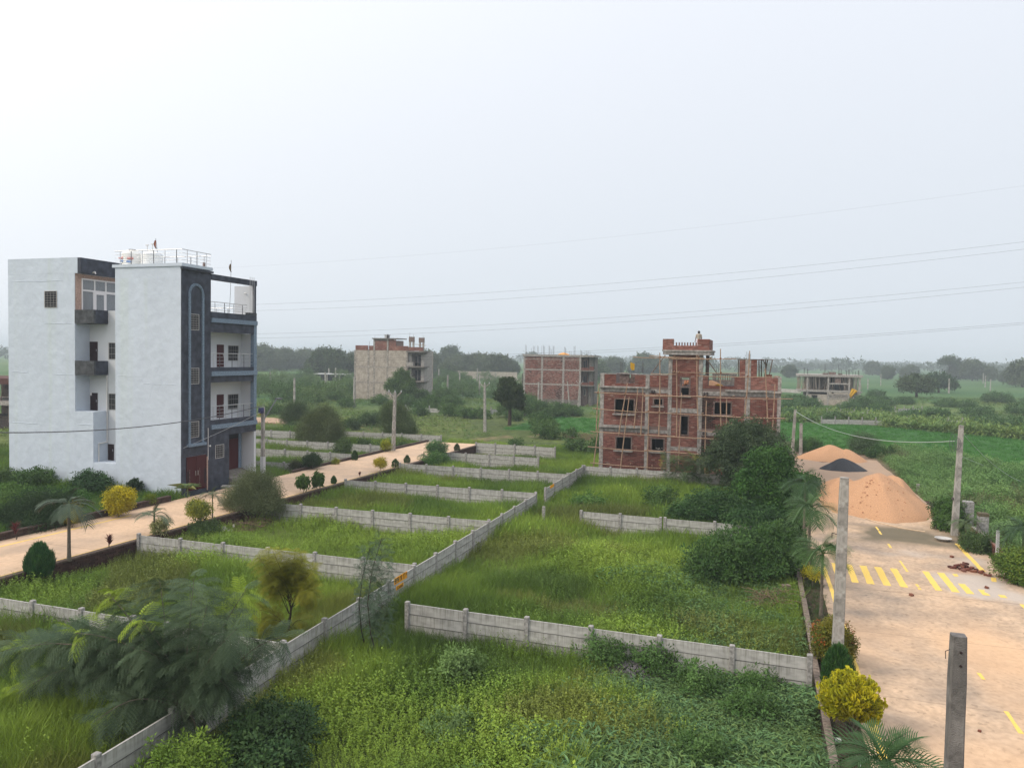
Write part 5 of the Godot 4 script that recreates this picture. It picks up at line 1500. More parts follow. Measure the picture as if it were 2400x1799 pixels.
func build_poles() -> void:
	var np := pole("nearest concrete pole with two bolt holes near its chipped top", Vector3(2.05, 0.3, -8.95), 4.88, 0.185, 0.15, Vector3.ZERO, 0, M.pole_near)
	for y in [4.72, 4.58]:
		var hm := MB.new()
		hm.lathe(Vector3.ZERO, [Vector2(0.014, 0.0), Vector2(0.013, 0.006), Vector2(0.0, 0.006)], 10)
		put("bolt_hole", hm.mesh(), M.ink, np, Transform3D(Basis(Vector3.RIGHT, PI / 2), Vector3(0.012, y, 0.0775)))
	put("wire_hook", bars([Vector3(-0.07, 4.72, 0), Vector3(-0.12, 4.70, 0.02), Vector3(-0.12, 4.70, 0.02), Vector3(-0.115, 4.62, 0.02)], 0.004, 4), M.iron, np)
	var tp := pole("tall concrete pole rising from the clipped conifer beside the sandy road", Vector3(2.0, 0.25, -20.1), 4.95, 0.27, 0.20, Vector3(0.04, 0, 0))
	put("wire_hook", bars([Vector3(-0.08, 3.55, 0), Vector3(-0.2, 3.58, 0), Vector3(-0.2, 3.58, 0), Vector3(-0.2, 3.46, 0)], 0.01, 4), M.iron, tp)
	var e3 := pole("concrete pole carrying a coiled cable on the far side of the sandy road", Vector3(8.55, 0.28, -38.7), 4.97, 0.27, 0.19, Vector3(0.12, 0, 0))
	var coil := MB.new()
	for k in 3:
		var p := []
		var r := []
		for i in 13:
			var w := TAU * i / 12.0
			p.append(Vector3(-0.02 - 0.10 * k + 0.13 * cos(w), 4.15 + 0.02 * k + 0.26 * sin(w) * (1.0 + 0.3 * k), 0.12 + 0.02 * k))
			r.append(0.009)
		coil.tube(p, r, 5)
	put("cable_coil", coil.mesh(), M.wire, e3)
	put("stay_clamp", boxes([Vector3(-0.10, 1.62, -0.1), Vector3(-0.14, 1.72, 0.1)]), M.iron, e3)
	pole("taller of the paired poles behind the dense trees, before the far sand heap", Vector3(2.8, 0.2, -67.6), 3.78, 0.27, 0.2, Vector3(0.15, 0, 0))
	pole("shorter of the paired poles behind the dense trees, before the far sand heap", Vector3(3.35, 0.2, -65.3), 2.85, 0.27, 0.22, Vector3(-0.03, 0, 0))
	var l1 := pole("street light pole with whitewashed foot beside the grey house", Vector3(-27.9, 0.5, -38.62), 4.3, 0.21, 0.17)
	put("whitewash_band", boxes([Vector3(-0.112, 0.0, -0.112), Vector3(0.112, 1.35, 0.112)]), M.whitewash, l1)
	put("lamp_arm", bars([Vector3(0, 3.55, -0.1), Vector3(0, 4.72, -1.35)], 0.035, 6), M.steel_dark, l1)
	put("lamp_head", boxes([Vector3(-0.11, 4.66, -1.75), Vector3(0.11, 4.76, -1.3)]), M.steel_dark, l1)
	var bm := MB.new()
	bm.lathe(Vector3(-0.02, 4.12, 0.16), [Vector2(0.0, -0.2), Vector2(0.15, -0.18), Vector2(0.18, -0.02), Vector2(0.15, 0.14), Vector2(0.0, 0.16)], 12)
	put("cable_box", bm.mesh(), mat(Color(0.045, 0.045, 0.11), 0.5), l1)
	put("cable_box", boxes([Vector3(-0.2, 3.8, 0.1), Vector3(-0.08, 3.95, 0.22)]), mat(Color(0.55, 0.52, 0.15), 0.6), l1)
	pole("pole with a forked head at the bend of the road between the plots", Vector3(-26.6, 0.5, -53.1), 4.62, 0.26, 0.19, Vector3(0.05, 0, -0.1), 2)
	pole("pole with a forked head alone in the field left of the round mango tree", Vector3(-27.5, 0, -76.3), 5.1, 0.3, 0.2, Vector3(-0.1, 0, 0), 2)
	pole("slim pole among thickets seen close beside the grey house", Vector3(-65.9, 0, -98.8), 4.3, 0.3, 0.22)
	pole("slim pole at the grey plastered block's west corner", Vector3(-58.4, 0, -103.3), 4.6, 0.28, 0.2)
	pole("slim pole before the left bay of the red brick block", Vector3(-32.2, 0, -113.4), 4.2, 0.3, 0.22)
	pole("pole with a forked head at the red brick block's corner column", Vector3(-27.8, 0, -121.6), 4.1, 0.3, 0.2, Vector3(0.2, 0, 0), 2)
	pole("slightly leaning stake-like pole before the right bay of the red brick block", Vector3(-28.9, 0, -120.2), 4.2, 0.2, 0.15, Vector3(-0.45, 0, 0))
	for q in [[-57.6, -137.9, 4.3], [-54.6, -147.9, 4.25], [-68.8, -172.5, 4.0], [-73.2, -196.2, 4.6], [-86.6, -200.8, 4.3], [-81.6, -229.5, 3.6], [-79.9, -231.1, 3.0]]:
		pole("slim far pole standing among shrubs between the two unfinished blocks", Vector3(q[0], 0, q[1]), q[2], 0.32, 0.26, Vector3(rf(-0.1, 0.1), 0, 0), 0, null, "electric_pole", "far poles between the unfinished blocks")
	for q in [[-100.8, -164.2, 3.5], [-110.6, -155.9, 3.5], [-117.0, -196.0, 4.0], [-124.0, -204.0, 3.6], [-121.0, -150.0, 4.2]]:
		pole("slim far pole by the thickets beyond the grey house", Vector3(q[0], 0, q[1]), q[2], 0.34, 0.28, Vector3(rf(-0.1, 0.1), 0, 0), 0, null, "electric_pole", "far poles beyond the grey house")
	pole("pale pole standing in front of the far bushy trees in the green fields", Vector3(48.9, 0, -232.9), 4.0, 0.42, 0.34)
	for q in [[66.0, -262, 3.6], [74, -300, 4.2], [88, -360, 4.4], [97, -340, 4.2], [104, -330, 4.0], [70, -350, 5.0], [40, -290, 4.0], [26, -235, 3.4], [31, -250, 3.2], [80, -270, 3.2]]:
		pole("thin pale pole far out in the hazy green fields", Vector3(q[0], 0, q[1]), q[2], 0.3, 0.24, Vector3.ZERO, 0, null, "electric_pole", "thin poles out in the hazy fields")
	# transmission wires high over the fields, sagging between towers outside the view
	var names := ["single highest wire against the sky", "upper wire of the second pair down", "lower wire of the second pair down", "upper wire of the third pair down", "lower wire of the third pair down", "upper wire of the lowest pair, passing the brick tower", "lower wire of the lowest pair, passing the brick tower"]
	var co := [[0.000453, 0.086368, 23.945], [0.000437, 0.081489, 18.296], [0.00049, 0.084861, 17.417], [0.00042, 0.08064, 14.18], [0.000457, 0.082892, 13.564], [0.000401, 0.074258, 10.165], [0.000413, 0.076071, 9.932]]
	for i in 7:
		var pts := []
		for k in 41:
			var x := -112.0 + k * 4.1
			pts.append(Vector3(x, co[i][0] * x * x + co[i][1] * x + co[i][2], -92.0))
		wire("power_line", names[i], pts, 0.0045 if i == 0 else 0.010, M.wire, "")
	# cable slung past the grey house from the street light
	var cb := []
	for k in 25:
		var z := -38.5 + k * 1.2
		cb.append(Vector3(-27.7, 4.42 + 0.0062 * pow(z + 29.5, 2.0), z))
	wire("service_cable", "dark twisted cable slung across the white wall to the street light pole", cb, 0.022, M.wire)
	var c2 := []
	for k in 9:
		var t := k / 8.0
		c2.append(Vector3(lerpf(-28.02, -27.85, t), lerpf(3.05, 4.55, t) + 0.55 * t * (1 - t) - 0.2 * sin(PI * t), lerpf(-32.15, -38.5, t)))
	wire("service_cable", "thin pale cable from the arched moulding to the street light pole", c2, 0.010, M.whitewash)
	var c3 := []
	for k in 21:
		var t := k / 20.0
		c3.append(Vector3(8.43, 4.54, -38.7).lerp(Vector3(2.98, 3.85, -67.5), t) - Vector3(0, 0.85 * 4 * t * (1 - t), 0))
	wire("service_cable", "pale sagging cable from the coil pole to the paired poles", c3, 0.016, M.wire_pale)
	var c4 := []
	for k in 13:
		var t := k / 12.0
		c4.append(Vector3(8.64, 5.02, -38.7).lerp(Vector3(15.84, 0.7, -55.0), t) - Vector3(0, 0.35 * 4 * t * (1 - t), 0))
	wire("service_cable", "pale stay wire running from the coil pole down into the creepers", c4, 0.012, M.wire_pale)
	var c5 := []
	for k in 11:
		var t := k / 10.0
		c5.append(Vector3(8.62, 3.9, -38.7).lerp(Vector3(12.4, 2.2, -50.0), t))
	wire("service_cable", "faint second stay wire below the first at the coil pole", c5, 0.007, M.wire_pale)

# ------------------------------------------------------------------ heaps, bricks, roadside pieces
func build_roadside() -> void:
	var m := MB.new()
	mound(m, Vector3.ZERO, 2.65, 4.1, 1.75, 1, 22, 56)
	mound(m, Vector3(-1.35, 0, -3.2), 1.9, 3.4, 1.05, 7, 14, 40)
	mound(m, Vector3(1.1, 0, -2.2), 1.5, 3.2, 1.5, 4, 14, 40)
	var lumps := MB.new()
	for i in 110:
		var w := rf(-0.5, PI * 0.9)
		var r := rf(0.15, 0.95)
		var p := Vector3(cos(w) * r * 2.5, 0, sin(w) * r * 4.0)
		p.y = 1.75 * (1.0247 - sqrt(r * r + 0.05)) / 0.8011 + 0.01
		var s := rf(0.02, 0.05)
		lumps.xbox(Transform3D(Basis.from_euler(Vector3(rf(0, 3), rf(0, 3), 0)), p), Vector3(s * 1.6, s, s))
	var h1 := thing("sand_heap", "large orange sand heap tipped across the road behind the crosswalk", "sand heap", Vector3(6.15, 0.29, -44.6))
	put("heap", m.mesh(), M.sand, h1)
	tag(put("clods", lumps.mesh(), mat(Color(0.42, 0.22, 0.13), 0.98), h1), "", "", "", "stuff")
	m = MB.new()
	mound(m, Vector3.ZERO, 2.6, 2.3, 1.12, 2, 18, 48)
	mound(m, Vector3(1.1, 0, 0.2), 1.6, 1.9, 0.9, 6, 12, 36)
	tag(put("sand_heap", m.mesh(), M.sand, self, Transform3D(Basis(), Vector3(5.6, 0.24, -65.5))), "farther orange sand heap behind the dark gravel heap", "sand heap")
	m = MB.new()
	mound(m, Vector3.ZERO, 1.65, 1.3, 0.86, 3, 16, 44)
	tag(put("gravel_heap", m.mesh(), M.gravel, self, Transform3D(Basis(), Vector3(5.95, 0.24, -59.4))), "dark grey gravel heap between the two orange sand heaps", "gravel heap")
	m = MB.new()
	mound(m, Vector3.ZERO, 0.75, 0.8, 0.28, 8, 8, 24)
	mound(m, Vector3(-1.6, 0, 0.6), 1.2, 0.6, 0.14, 9, 8, 24)
	tag(put("sand_heap", m.mesh(), M.sand, self, Transform3D(Basis(), Vector3(8.0, 0.26, -52.6))), "small low sand spill at the road's edge behind the large heap", "sand heap")
	m = MB.new()
	mound(m, Vector3.ZERO, 5.0, 2.4, 0.6, 11, 8, 24)
	tag(put("sand_heap", m.mesh(), M.sand, self, Transform3D(Basis(), Vector3(47.0, -0.05, -152.0))), "distant low orange soil bank in the green fields", "sand heap")
	m = MB.new()
	for i in 900:
		var w := rf(0, TAU)
		var r := sqrt(rng.randf())
		m.xbox(Transform3D(Basis.from_euler(Vector3(rf(0, 3), rf(0, 3), rf(0, 3))), Vector3(cos(w) * r * 0.85, 0.22 * (1 - r * r) + 0.06, sin(w) * r * 0.6)), Vector3(1, 0.8, 0.7) * rf(0.025, 0.055))
	var gp := tag(put("gravel_patch", m.mesh(), mat(Color(0.17, 0.155, 0.16), 0.95, TEX.fine, 3.0), self, Transform3D(Basis(), Vector3(-2.85, 0.05, -19.05))), "small patch of grey chippings overgrown in the near plot", "gravel")
	gp.set_meta("kind", "stuff")
	# red wall across the road, brick by brick
	var rw := thing("red_brick_wall", "low red brick wall between concrete stubs across the sandy road", "wall", Vector3(9.26, 0.2, -36.0))
	put("mortar_core", boxes([Vector3(-0.045, -0.2, -2.7), Vector3(0.06, 0.53, 2.55)]), M.mortar, rw)
	var bmesh := box_mesh(Vector3(-0.055, -0.033, -0.109), Vector3(0.055, 0.033, 0.109))
	for j in 7:
		for i in 23:
			var z := -2.68 + i * 0.229 + (0.114 if j % 2 else 0.0)
			if z > 2.5 - maxf(0, j - 4) * 0.12:
				continue
			put("brick", bmesh, M.bricks[rng.randi() % M.bricks.size()], rw, Transform3D(Basis.from_euler(Vector3(rf(-0.015, 0.015), rf(-0.02, 0.02), 0)), Vector3(-0.012 + rf(-0.004, 0.004), 0.035 + j * 0.077, z)))
	put("coping", boxes([Vector3(-0.06, 0.532, -2.7), Vector3(0.075, 0.56, -0.1)]), M.concrete, rw)
	for q in [[Vector3(9.42, 0.2, -40.3), 0.44, 0.40, 1.42, "taller grey concrete stub beside the coil pole"], [Vector3(9.40, 0.2, -37.7), 0.38, 0.40, 1.36, "grey concrete stub with a mossy top rising from the red brick wall"]]:
		var st := thing("concrete_stub", q[4], "pillar", q[0])
		var sm := MB.new()
		sm.cbox(Transform3D(Basis(), Vector3(0, q[3] * 0.5, 0)), Vector3(q[1], q[3], q[2]), 0.015)
		put("shaft", sm.mesh(), M.pillar, st)
		put("rebar", bars([Vector3(-0.08, q[3], 0.05), Vector3(-0.08, q[3] + 0.22, 0.05), Vector3(0.06, q[3], -0.05), Vector3(0.07, q[3] + 0.25, -0.05)], 0.006, 4), M.iron, st)
		if q[1] < 0.4:
			put("mossy_cap", boxes([Vector3(-q[1] * 0.5 - 0.003, q[3] - 0.13, -q[2] * 0.5), Vector3(q[1] * 0.5 + 0.003, q[3] + 0.003, q[2] * 0.5 + 0.003)]), mat(Color(0.16, 0.13, 0.08), 0.95, TEX.mottle, 3.0), st)
	var wp := thing("fence_post", "slim whitewashed post before the red brick wall", "post", Vector3(9.13, 0.1, -34.45))
	put("shaft", boxes([Vector3(-0.05, 0, -0.05), Vector3(0.05, 1.36, 0.05)]), M.whitewash, wp)
	put("hook", bars([Vector3(0, 1.36, 0), Vector3(0, 1.5, 0), Vector3(0, 1.44, 0), Vector3(0.08, 1.5, 0)], 0.01, 4), M.iron, wp)
	var wp2 := thing("fence_post", "slim pale post at the picture's edge beyond the roadside palm", "post", Vector3(9.35, 0.1, -31.6))
	put("shaft", boxes([Vector3(-0.05, 0, -0.05), Vector3(0.05, 1.3, 0.05)]), M.whitewash, wp2)
	var sp := thing("marker_stone", "short grey marker post in the creepers beyond the large sand heap", "post", Vector3(9.8, 0.1, -64.0))
	put("shaft", boxes([Vector3(-0.11, 0, -0.11), Vector3(0.11, 0.72, 0.11)]), M.concrete, sp)
	var sp2 := thing("marker_stone", "tiny pale marker post in the creepers beside the large sand heap", "post", Vector3(9.47, 0.1, -52.2))
	put("shaft", boxes([Vector3(-0.08, 0, -0.08), Vector3(0.08, 0.5, 0.08)]), M.concrete, sp2)
	# broken bricks on the road
	var hb := box_mesh(Vector3(-0.11, -0.035, -0.052), Vector3(0.11, 0.035, 0.052))
	var half := box_mesh(Vector3(-0.06, -0.035, -0.052), Vector3(0.055, 0.035, 0.05))
	var k := 0
	for q in [[7.15, 0.04, -32.35], [7.32, 0.035, -32.6], [7.36, 0.04, -32.25], [7.5, 0.035, -32.5], [7.55, 0.04, -32.2], [7.7, 0.035, -32.4], [7.75, 0.035, -32.05], [7.9, 0.04, -32.3], [7.62, 0.035, -32.68], [7.85, 0.035, -32.62], [7.3, 0.105, -32.45], [7.46, 0.11, -32.35], [7.6, 0.11, -32.45], [7.5, 0.17, -32.42], [7.72, 0.10, -32.25], [7.62, 0.175, -32.6], [8.0, 0.035, -32.1], [7.05, 0.035, -32.45], [7.42, 0.035, -32.05], [7.95, 0.035, -31.95]]:
		k += 1
		tag(put("brick", hb if k % 3 else half, M.bricks[k % M.bricks.size()], self, Transform3D(Basis.from_euler(Vector3(rf(-0.2, 0.2), rf(0, 3.1), rf(-0.25, 0.25))), Vector3(q[0], 0.302 + q[1], q[2]))), "dark red brick in the tumbled pile on the road by the crosswalk", "brick", "bricks tumbled in the road")
	for q in [[8.05, -31.7], [8.16, -31.62], [8.22, -31.75], [8.5, -31.6], [8.62, -31.5], [8.78, -31.4], [8.9, -31.2]]:
		tag(put("brick", half, M.bricks[rng.randi() % M.bricks.size()], self, Transform3D(Basis.from_euler(Vector3(rf(-0.2, 0.2), rf(0, 3.1), rf(-0.2, 0.2))), Vector3(q[0], 0.335, q[1]))), "broken brick strung out from the pile to the road's edge line", "brick", "bricks strung to the road edge")
	for q in [[7.5, -34.2, "single brick bat on the pale cement stain behind the brick pile"], [2.85, -27.9, "dark clod on the road beside the tall pole"], [5.0, -28.0, "small brown stone on the road before the crosswalk"], [7.65, -29.9, "dry twig-like chip on the cement patch"], [4.6, -18.1, "tiny dark pebble on the bare road near the yellow shrub"]]:
		tag(put("stone", half, M.bricks[rng.randi() % 3], self, Transform3D(Basis.from_euler(Vector3(rf(-0.3, 0.3), rf(0, 3.1), rf(-0.3, 0.3))).scaled(Vector3.ONE * (1.0 if q[1] < -25 else 0.5)), Vector3(q[0], 0.335 if q[1] < -25 else 0.318, q[1]))), q[2], "stone")
	var bowl := MB.new()
	bowl.lathe(Vector3.ZERO, [Vector2(0.0, 0.005), Vector2(0.2, 0.01), Vector2(0.33, 0.11), Vector2(0.345, 0.12), Vector2(0.31, 0.11), Vector2(0.18, 0.03), Vector2(0.0, 0.025)], 20)
	tag(put("mixing_pan", bowl.mesh(), M.plastic_grey, self, Transform3D(Basis(), Vector3(7.82, 0.305, -37.3))), "shallow grey mixing pan lying on the wet part of the road", "pan")
	var rp := []
	var pth := [Vector3(3.4, 0.32, -45.3), Vector3(3.8, 0.32, -44.4), Vector3(4.62, 0.33, -42.3), Vector3(5.53, 0.32, -40.4), Vector3(6.44, 0.32, -39.35), Vector3(7.74, 0.32, -38.67)]
	for i in pth.size() - 1:
		for s in 4:
			rp.append(pth[i].lerp(pth[i + 1], s / 4.0) + Vector3(rf(-0.02, 0.02), 0, rf(-0.04, 0.04)))
	wire("hose", "pale hose lying along the foot of the large sand heap", rp, 0.025, mat(Color(0.58, 0.42, 0.28), 0.8))
	# litter in the planted bed
	tag(put("plastic_bag", boxes([Vector3(-0.09, 0, -0.07), Vector3(0.07, 0.07, 0.06), Vector3(-0.03, 0.05, -0.09), Vector3(0.1, 0.11, 0.03)]), M.plastic, self, Transform3D(Basis(Vector3.UP, 0.6), Vector3(1.78, 0.28, -21.9))), "crumpled white plastic bag behind the russet round shrub", "bag")
	tag(put("plastic_bag", boxes([Vector3(-0.06, 0, -0.05), Vector3(0.06, 0.05, 0.05)]), M.plastic, self, Transform3D(Basis(Vector3.UP, 0.2), Vector3(1.72, 0.28, -16.7))), "scrap of white plastic by the low wall beside the yellow shrub", "bag")
	tag(put("stone", boxes([Vector3(-0.14, 0, -0.1), Vector3(0.14, 0.16, 0.1)]), M.kerb, self, Transform3D(Basis(Vector3.UP, 0.4), Vector3(1.05, 0.32, -27.2))), "pale block of stone on the brushwood by the low wall", "stone")
	var cane := []
	for i in 9:
		cane.append(Vector3(2.0 + 0.06 * sin(i * 1.7), 0.28 + 0.02 * (i % 2), -16.3 + i * 0.42))
	wire("string", "loose pale string along the planted bed", cane, 0.006, M.wire_pale)

# ------------------------------------------------------------------ person
func smin(a: float, b: float, k: float) -> float:
	var h := clampf(0.5 + 0.5 * (b - a) / k, 0.0, 1.0)
	return lerpf(b, a, h) - k * h * (1.0 - h)

func cap_dist(p: Vector3, a: Vector3, b: Vector3, ra: float, rb: float) -> float:
	var ab := b - a
	var t := clampf((p - a).dot(ab) / maxf(ab.length_squared(), 1e-9), 0.0, 1.0)
	return p.distance_to(a + ab * t) - lerpf(ra, rb, t)

func surface_net(m: MB, bones: Array, cell: float, k: float) -> void:
	var lo := Vector3(1e9, 1e9, 1e9)
	var hi := -lo
	for b in bones:
		var r: float = maxf(b[2], b[3]) + cell * 2
		for q in [b[0], b[1]]:
			lo = lo.min(q - Vector3(r, r, r))
			hi = hi.max(q + Vector3(r, r, r))
	var n := Vector3i(((hi - lo) / cell).ceil()) + Vector3i.ONE
	var f := PackedFloat32Array()
	f.resize(n.x * n.y * n.z)
	f.fill(1.0)
	for b in bones:
		var r: float = maxf(b[2], b[3]) + k + cell
		var a0: Vector3 = b[0].min(b[1]) - Vector3(r, r, r)
		var a1: Vector3 = b[0].max(b[1]) + Vector3(r, r, r)
		var i0 := Vector3i(((a0 - lo) / cell).floor()).clamp(Vector3i.ZERO, n - Vector3i.ONE)
		var i1 := Vector3i(((a1 - lo) / cell).ceil()).clamp(Vector3i.ZERO, n - Vector3i.ONE)
		for z in range(i0.z, i1.z + 1):
			for y in range(i0.y, i1.y + 1):
				for x in range(i0.x, i1.x + 1):
					var id := (z * n.y + y) * n.x + x
					var d := cap_dist(lo + Vector3(x, y, z) * cell, b[0], b[1], b[2], b[3])
					f[id] = d if f[id] > 0.99 else smin(f[id], d, k)
	var vid := {}
	var base := m.v.size()
	for z in n.z - 1:
		for y in n.y - 1:
			for x in n.x - 1:
				var s := Vector3.ZERO
				var cnt := 0
				var g := Vector3.ZERO
				var c := []
				for i in 8:
					c.append(f[((z + (i >> 2)) * n.y + y + ((i >> 1) & 1)) * n.x + x + (i & 1)])
				for e in [[0, 1], [2, 3], [4, 5], [6, 7], [0, 2], [1, 3], [4, 6], [5, 7], [0, 4], [1, 5], [2, 6], [3, 7]]:
					var d0: float = c[e[0]]
					var d1: float = c[e[1]]
					if (d0 < 0) != (d1 < 0):
						var t := d0 / (d0 - d1)
						var p0 := Vector3(e[0] & 1, (e[0] >> 1) & 1, e[0] >> 2)
						var p1 := Vector3(e[1] & 1, (e[1] >> 1) & 1, e[1] >> 2)
						s += p0.lerp(p1, t)
						cnt += 1
				if cnt > 0:
					g = Vector3(c[1] + c[3] + c[5] + c[7] - c[0] - c[2] - c[4] - c[6], c[2] + c[3] + c[6] + c[7] - c[0] - c[1] - c[4] - c[5], c[4] + c[5] + c[6] + c[7] - c[0] - c[1] - c[2] - c[3])
					vid[Vector3i(x, y, z)] = m.v.size()
					m.v.append(lo + (Vector3(x, y, z) + s / cnt) * cell)
					m.n.append(g.normalized())
					m.c.append(m.col)
					m.t.append(Vector2.ZERO)
	for z in range(1, n.z - 1):
		for y in range(1, n.y - 1):
			for x in range(1, n.x - 1):
				var d0 := f[(z * n.y + y) * n.x + x]
				for ax in 3:
					var o := Vector3i(1 if ax == 0 else 0, 1 if ax == 1 else 0, 1 if ax == 2 else 0)
					var d1 := f[((z + o.z) * n.y + y + o.y) * n.x + x + o.x]
					if (d0 < 0) == (d1 < 0):
						continue
					var u := Vector3i(o.z, o.x, o.y)
					var w := Vector3i(o.y, o.z, o.x)
					var p := Vector3i(x, y, z)
					var q := [p, p - u, p - u - w, p - w]
					var ok := true
					for e in q:
						if not vid.has(e):
							ok = false
					if not ok:
						continue
					var i := [vid[q[0]], vid[q[1]], vid[q[2]], vid[q[3]]]
					if d0 < 0:
						m.ix.append_array(PackedInt32Array([i[0], i[2], i[1], i[0], i[3], i[2]]))
					else:
						m.ix.append_array(PackedInt32Array([i[0], i[1], i[2], i[0], i[2], i[3]]))

func build_person() -> void:
	# a youth seen from behind on the tower roof, left arm hanging, looking out over the fields
	var s := 0.75
	var o := thing("person", "person in a tan shirt and pale trousers standing on the brick tower's roof", "person", Vector3(-3.83, 8.60, -51.9), PI + 0.15)
	o.scale = Vector3(s, s, s)
	var V := func(x: float, y: float, z: float) -> Vector3: return Vector3(x, y, z)
	var hip := 0.86
	var body := [
		[V.call(0, 1.02, 0), V.call(0, 1.34, -0.01), 0.125, 0.15], [V.call(-0.14, 1.36, -0.01), V.call(0.14, 1.36, -0.01), 0.075, 0.075], [V.call(0, 1.40, 0), V.call(0, 1.50, 0.01), 0.06, 0.052],
		[V.call(0, 1.575, 0.01), V.call(0, 1.60, 0.012), 0.094, 0.10], [V.call(0, 1.52, 0.05), V.call(0, 1.55, 0.055), 0.05, 0.06], [V.call(0, 1.565, 0.105), V.call(0, 1.55, 0.12), 0.014, 0.018],
		[V.call(-0.095, 1.57, 0.0), V.call(-0.098, 1.545, 0.0), 0.02, 0.014], [V.call(0.095, 1.57, 0.0), V.call(0.098, 1.545, 0.0), 0.02, 0.014],
		[V.call(-0.075, 0.90, 0), V.call(0.075, 0.90, 0), 0.12, 0.12],
		[V.call(-0.09, hip, 0), V.call(-0.10, 0.47, 0.02), 0.085, 0.058], [V.call(-0.10, 0.47, 0.02), V.call(-0.11, 0.09, -0.01), 0.056, 0.04], [V.call(-0.11, 0.05, -0.03), V.call(-0.13, 0.03, 0.13), 0.042, 0.03],
		[V.call(0.09, hip, 0), V.call(0.11, 0.47, 0.03), 0.085, 0.058], [V.call(0.11, 0.47, 0.03), V.call(0.12, 0.09, 0.0), 0.056, 0.04], [V.call(0.12, 0.05, -0.02), V.call(0.15, 0.03, 0.14), 0.042, 0.03],
		[V.call(0.19, 1.36, -0.01), V.call(0.25, 1.09, -0.03), 0.05, 0.042], [V.call(0.25, 1.09, -0.03), V.call(0.30, 0.85, 0.03), 0.04, 0.028],
		[V.call(-0.19, 1.36, -0.01), V.call(-0.24, 1.10, -0.02), 0.05, 0.042], [V.call(-0.24, 1.10, -0.02), V.call(-0.20, 0.90, 0.12), 0.04, 0.028]]
	var m := MB.new()
	surface_net(m, body, 0.02, 0.035)
	for sd in [1.0, -1.0]:
		var w: Vector3 = V.call(0.30, 0.85, 0.03) if sd > 0 else V.call(-0.20, 0.90, 0.12)
		var d := Vector3(0.08 * sd, -1, 0.15).normalized() if sd > 0 else Vector3(0.1, -0.75, 0.6).normalized()
		var sv := d.cross(Vector3(sd, 0, 0.3)).normalized()
		var hand := [[w, w + d * 0.08, 0.026, 0.034]]
		for i in 4:
			var q := w + d * 0.085 + sv * (i - 1.5) * 0.019
			var l := 0.045 - 0.006 * absf(i - 1.4)
			var mid := q + d * l
			hand.append([q - d * 0.02, mid, 0.0095, 0.009])
			hand.append([mid, mid + (d + Vector3(-sd * 0.5, 0, 0.2)).normalized() * l * 0.9, 0.009, 0.0075])
		var th := w + d * 0.03 + sv * 0.028
		hand.append([th, th + (d + sv).normalized() * 0.035, 0.012, 0.010])
		hand.append([th + (d + sv).normalized() * 0.035, th + (d + sv).normalized() * 0.035 + d * 0.028, 0.010, 0.008])
		surface_net(m, hand, 0.006, 0.008)
	put("body", m.mesh(), M.skin, o)
	m = MB.new()
	surface_net(m, [[V.call(0, 0.95, 0), V.call(0, 1.34, -0.01), 0.150, 0.168], [V.call(-0.15, 1.37, -0.01), V.call(0.15, 1.37, -0.01), 0.088, 0.088], [V.call(0.19, 1.36, -0.01), V.call(0.235, 1.16, -0.02), 0.066, 0.062], [V.call(-0.19, 1.36, -0.01), V.call(-0.225, 1.17, -0.02), 0.066, 0.062]], 0.02, 0.03)
	put("shirt", m.mesh(), M.shirt, o)
	m = MB.new()
	surface_net(m, [[V.call(-0.07, 0.90, 0), V.call(0.07, 0.90, 0), 0.135, 0.135], [V.call(-0.09, hip, 0), V.call(-0.10, 0.47, 0.02), 0.105, 0.078], [V.call(-0.10, 0.47, 0.02), V.call(-0.11, 0.12, -0.01), 0.078, 0.07], [V.call(0.09, hip, 0), V.call(0.11, 0.47, 0.03), 0.105, 0.078], [V.call(0.11, 0.47, 0.03), V.call(0.12, 0.12, 0.0), 0.078, 0.07]], 0.02, 0.03)
	put("trousers", m.mesh(), M.trousers, o)
	m = MB.new()
	surface_net(m, [[V.call(0, 1.60, -0.015), V.call(0, 1.64, -0.005), 0.102, 0.098], [V.call(0, 1.55, -0.03), V.call(0, 1.60, -0.03), 0.085, 0.095]], 0.012, 0.03)
	put("hair", m.mesh(), M.hair, o)
	m = MB.new()
	for sx in [-1.0, 1.0]:
		m.lathe(Vector3(sx * 0.035, 1.575, 0.098), [Vector2(0, -0.009), Vector2(0.011, 0), Vector2(0, 0.009)], 8)
	put("eyes", m.mesh(), M.whitewash, o)

# ------------------------------------------------------------------ leaf shapes
var LM := {}

func rdir(up_bias := 0.0) -> Vector3:
	var v := Vector3(rng.randfn(), rng.randfn(), rng.randfn()).normalized()
	v.y += up_bias
	return v.normalized()

func side_of(d: Vector3) -> Vector3:
	var s := d.cross(Vector3.UP)
	if s.length() < 0.05:
		s = Vector3.RIGHT
	return s.normalized().rotated(d, rf(-0.6, 0.6))

func shade(m: MB, lo := 0.82, hi := 1.18, warm := 0.0) -> void:
	var k := rf(lo, hi)
	m.col = Color(k * (1.0 + warm), k * (1.0 + warm * 0.6), k * (1.0 - warm))

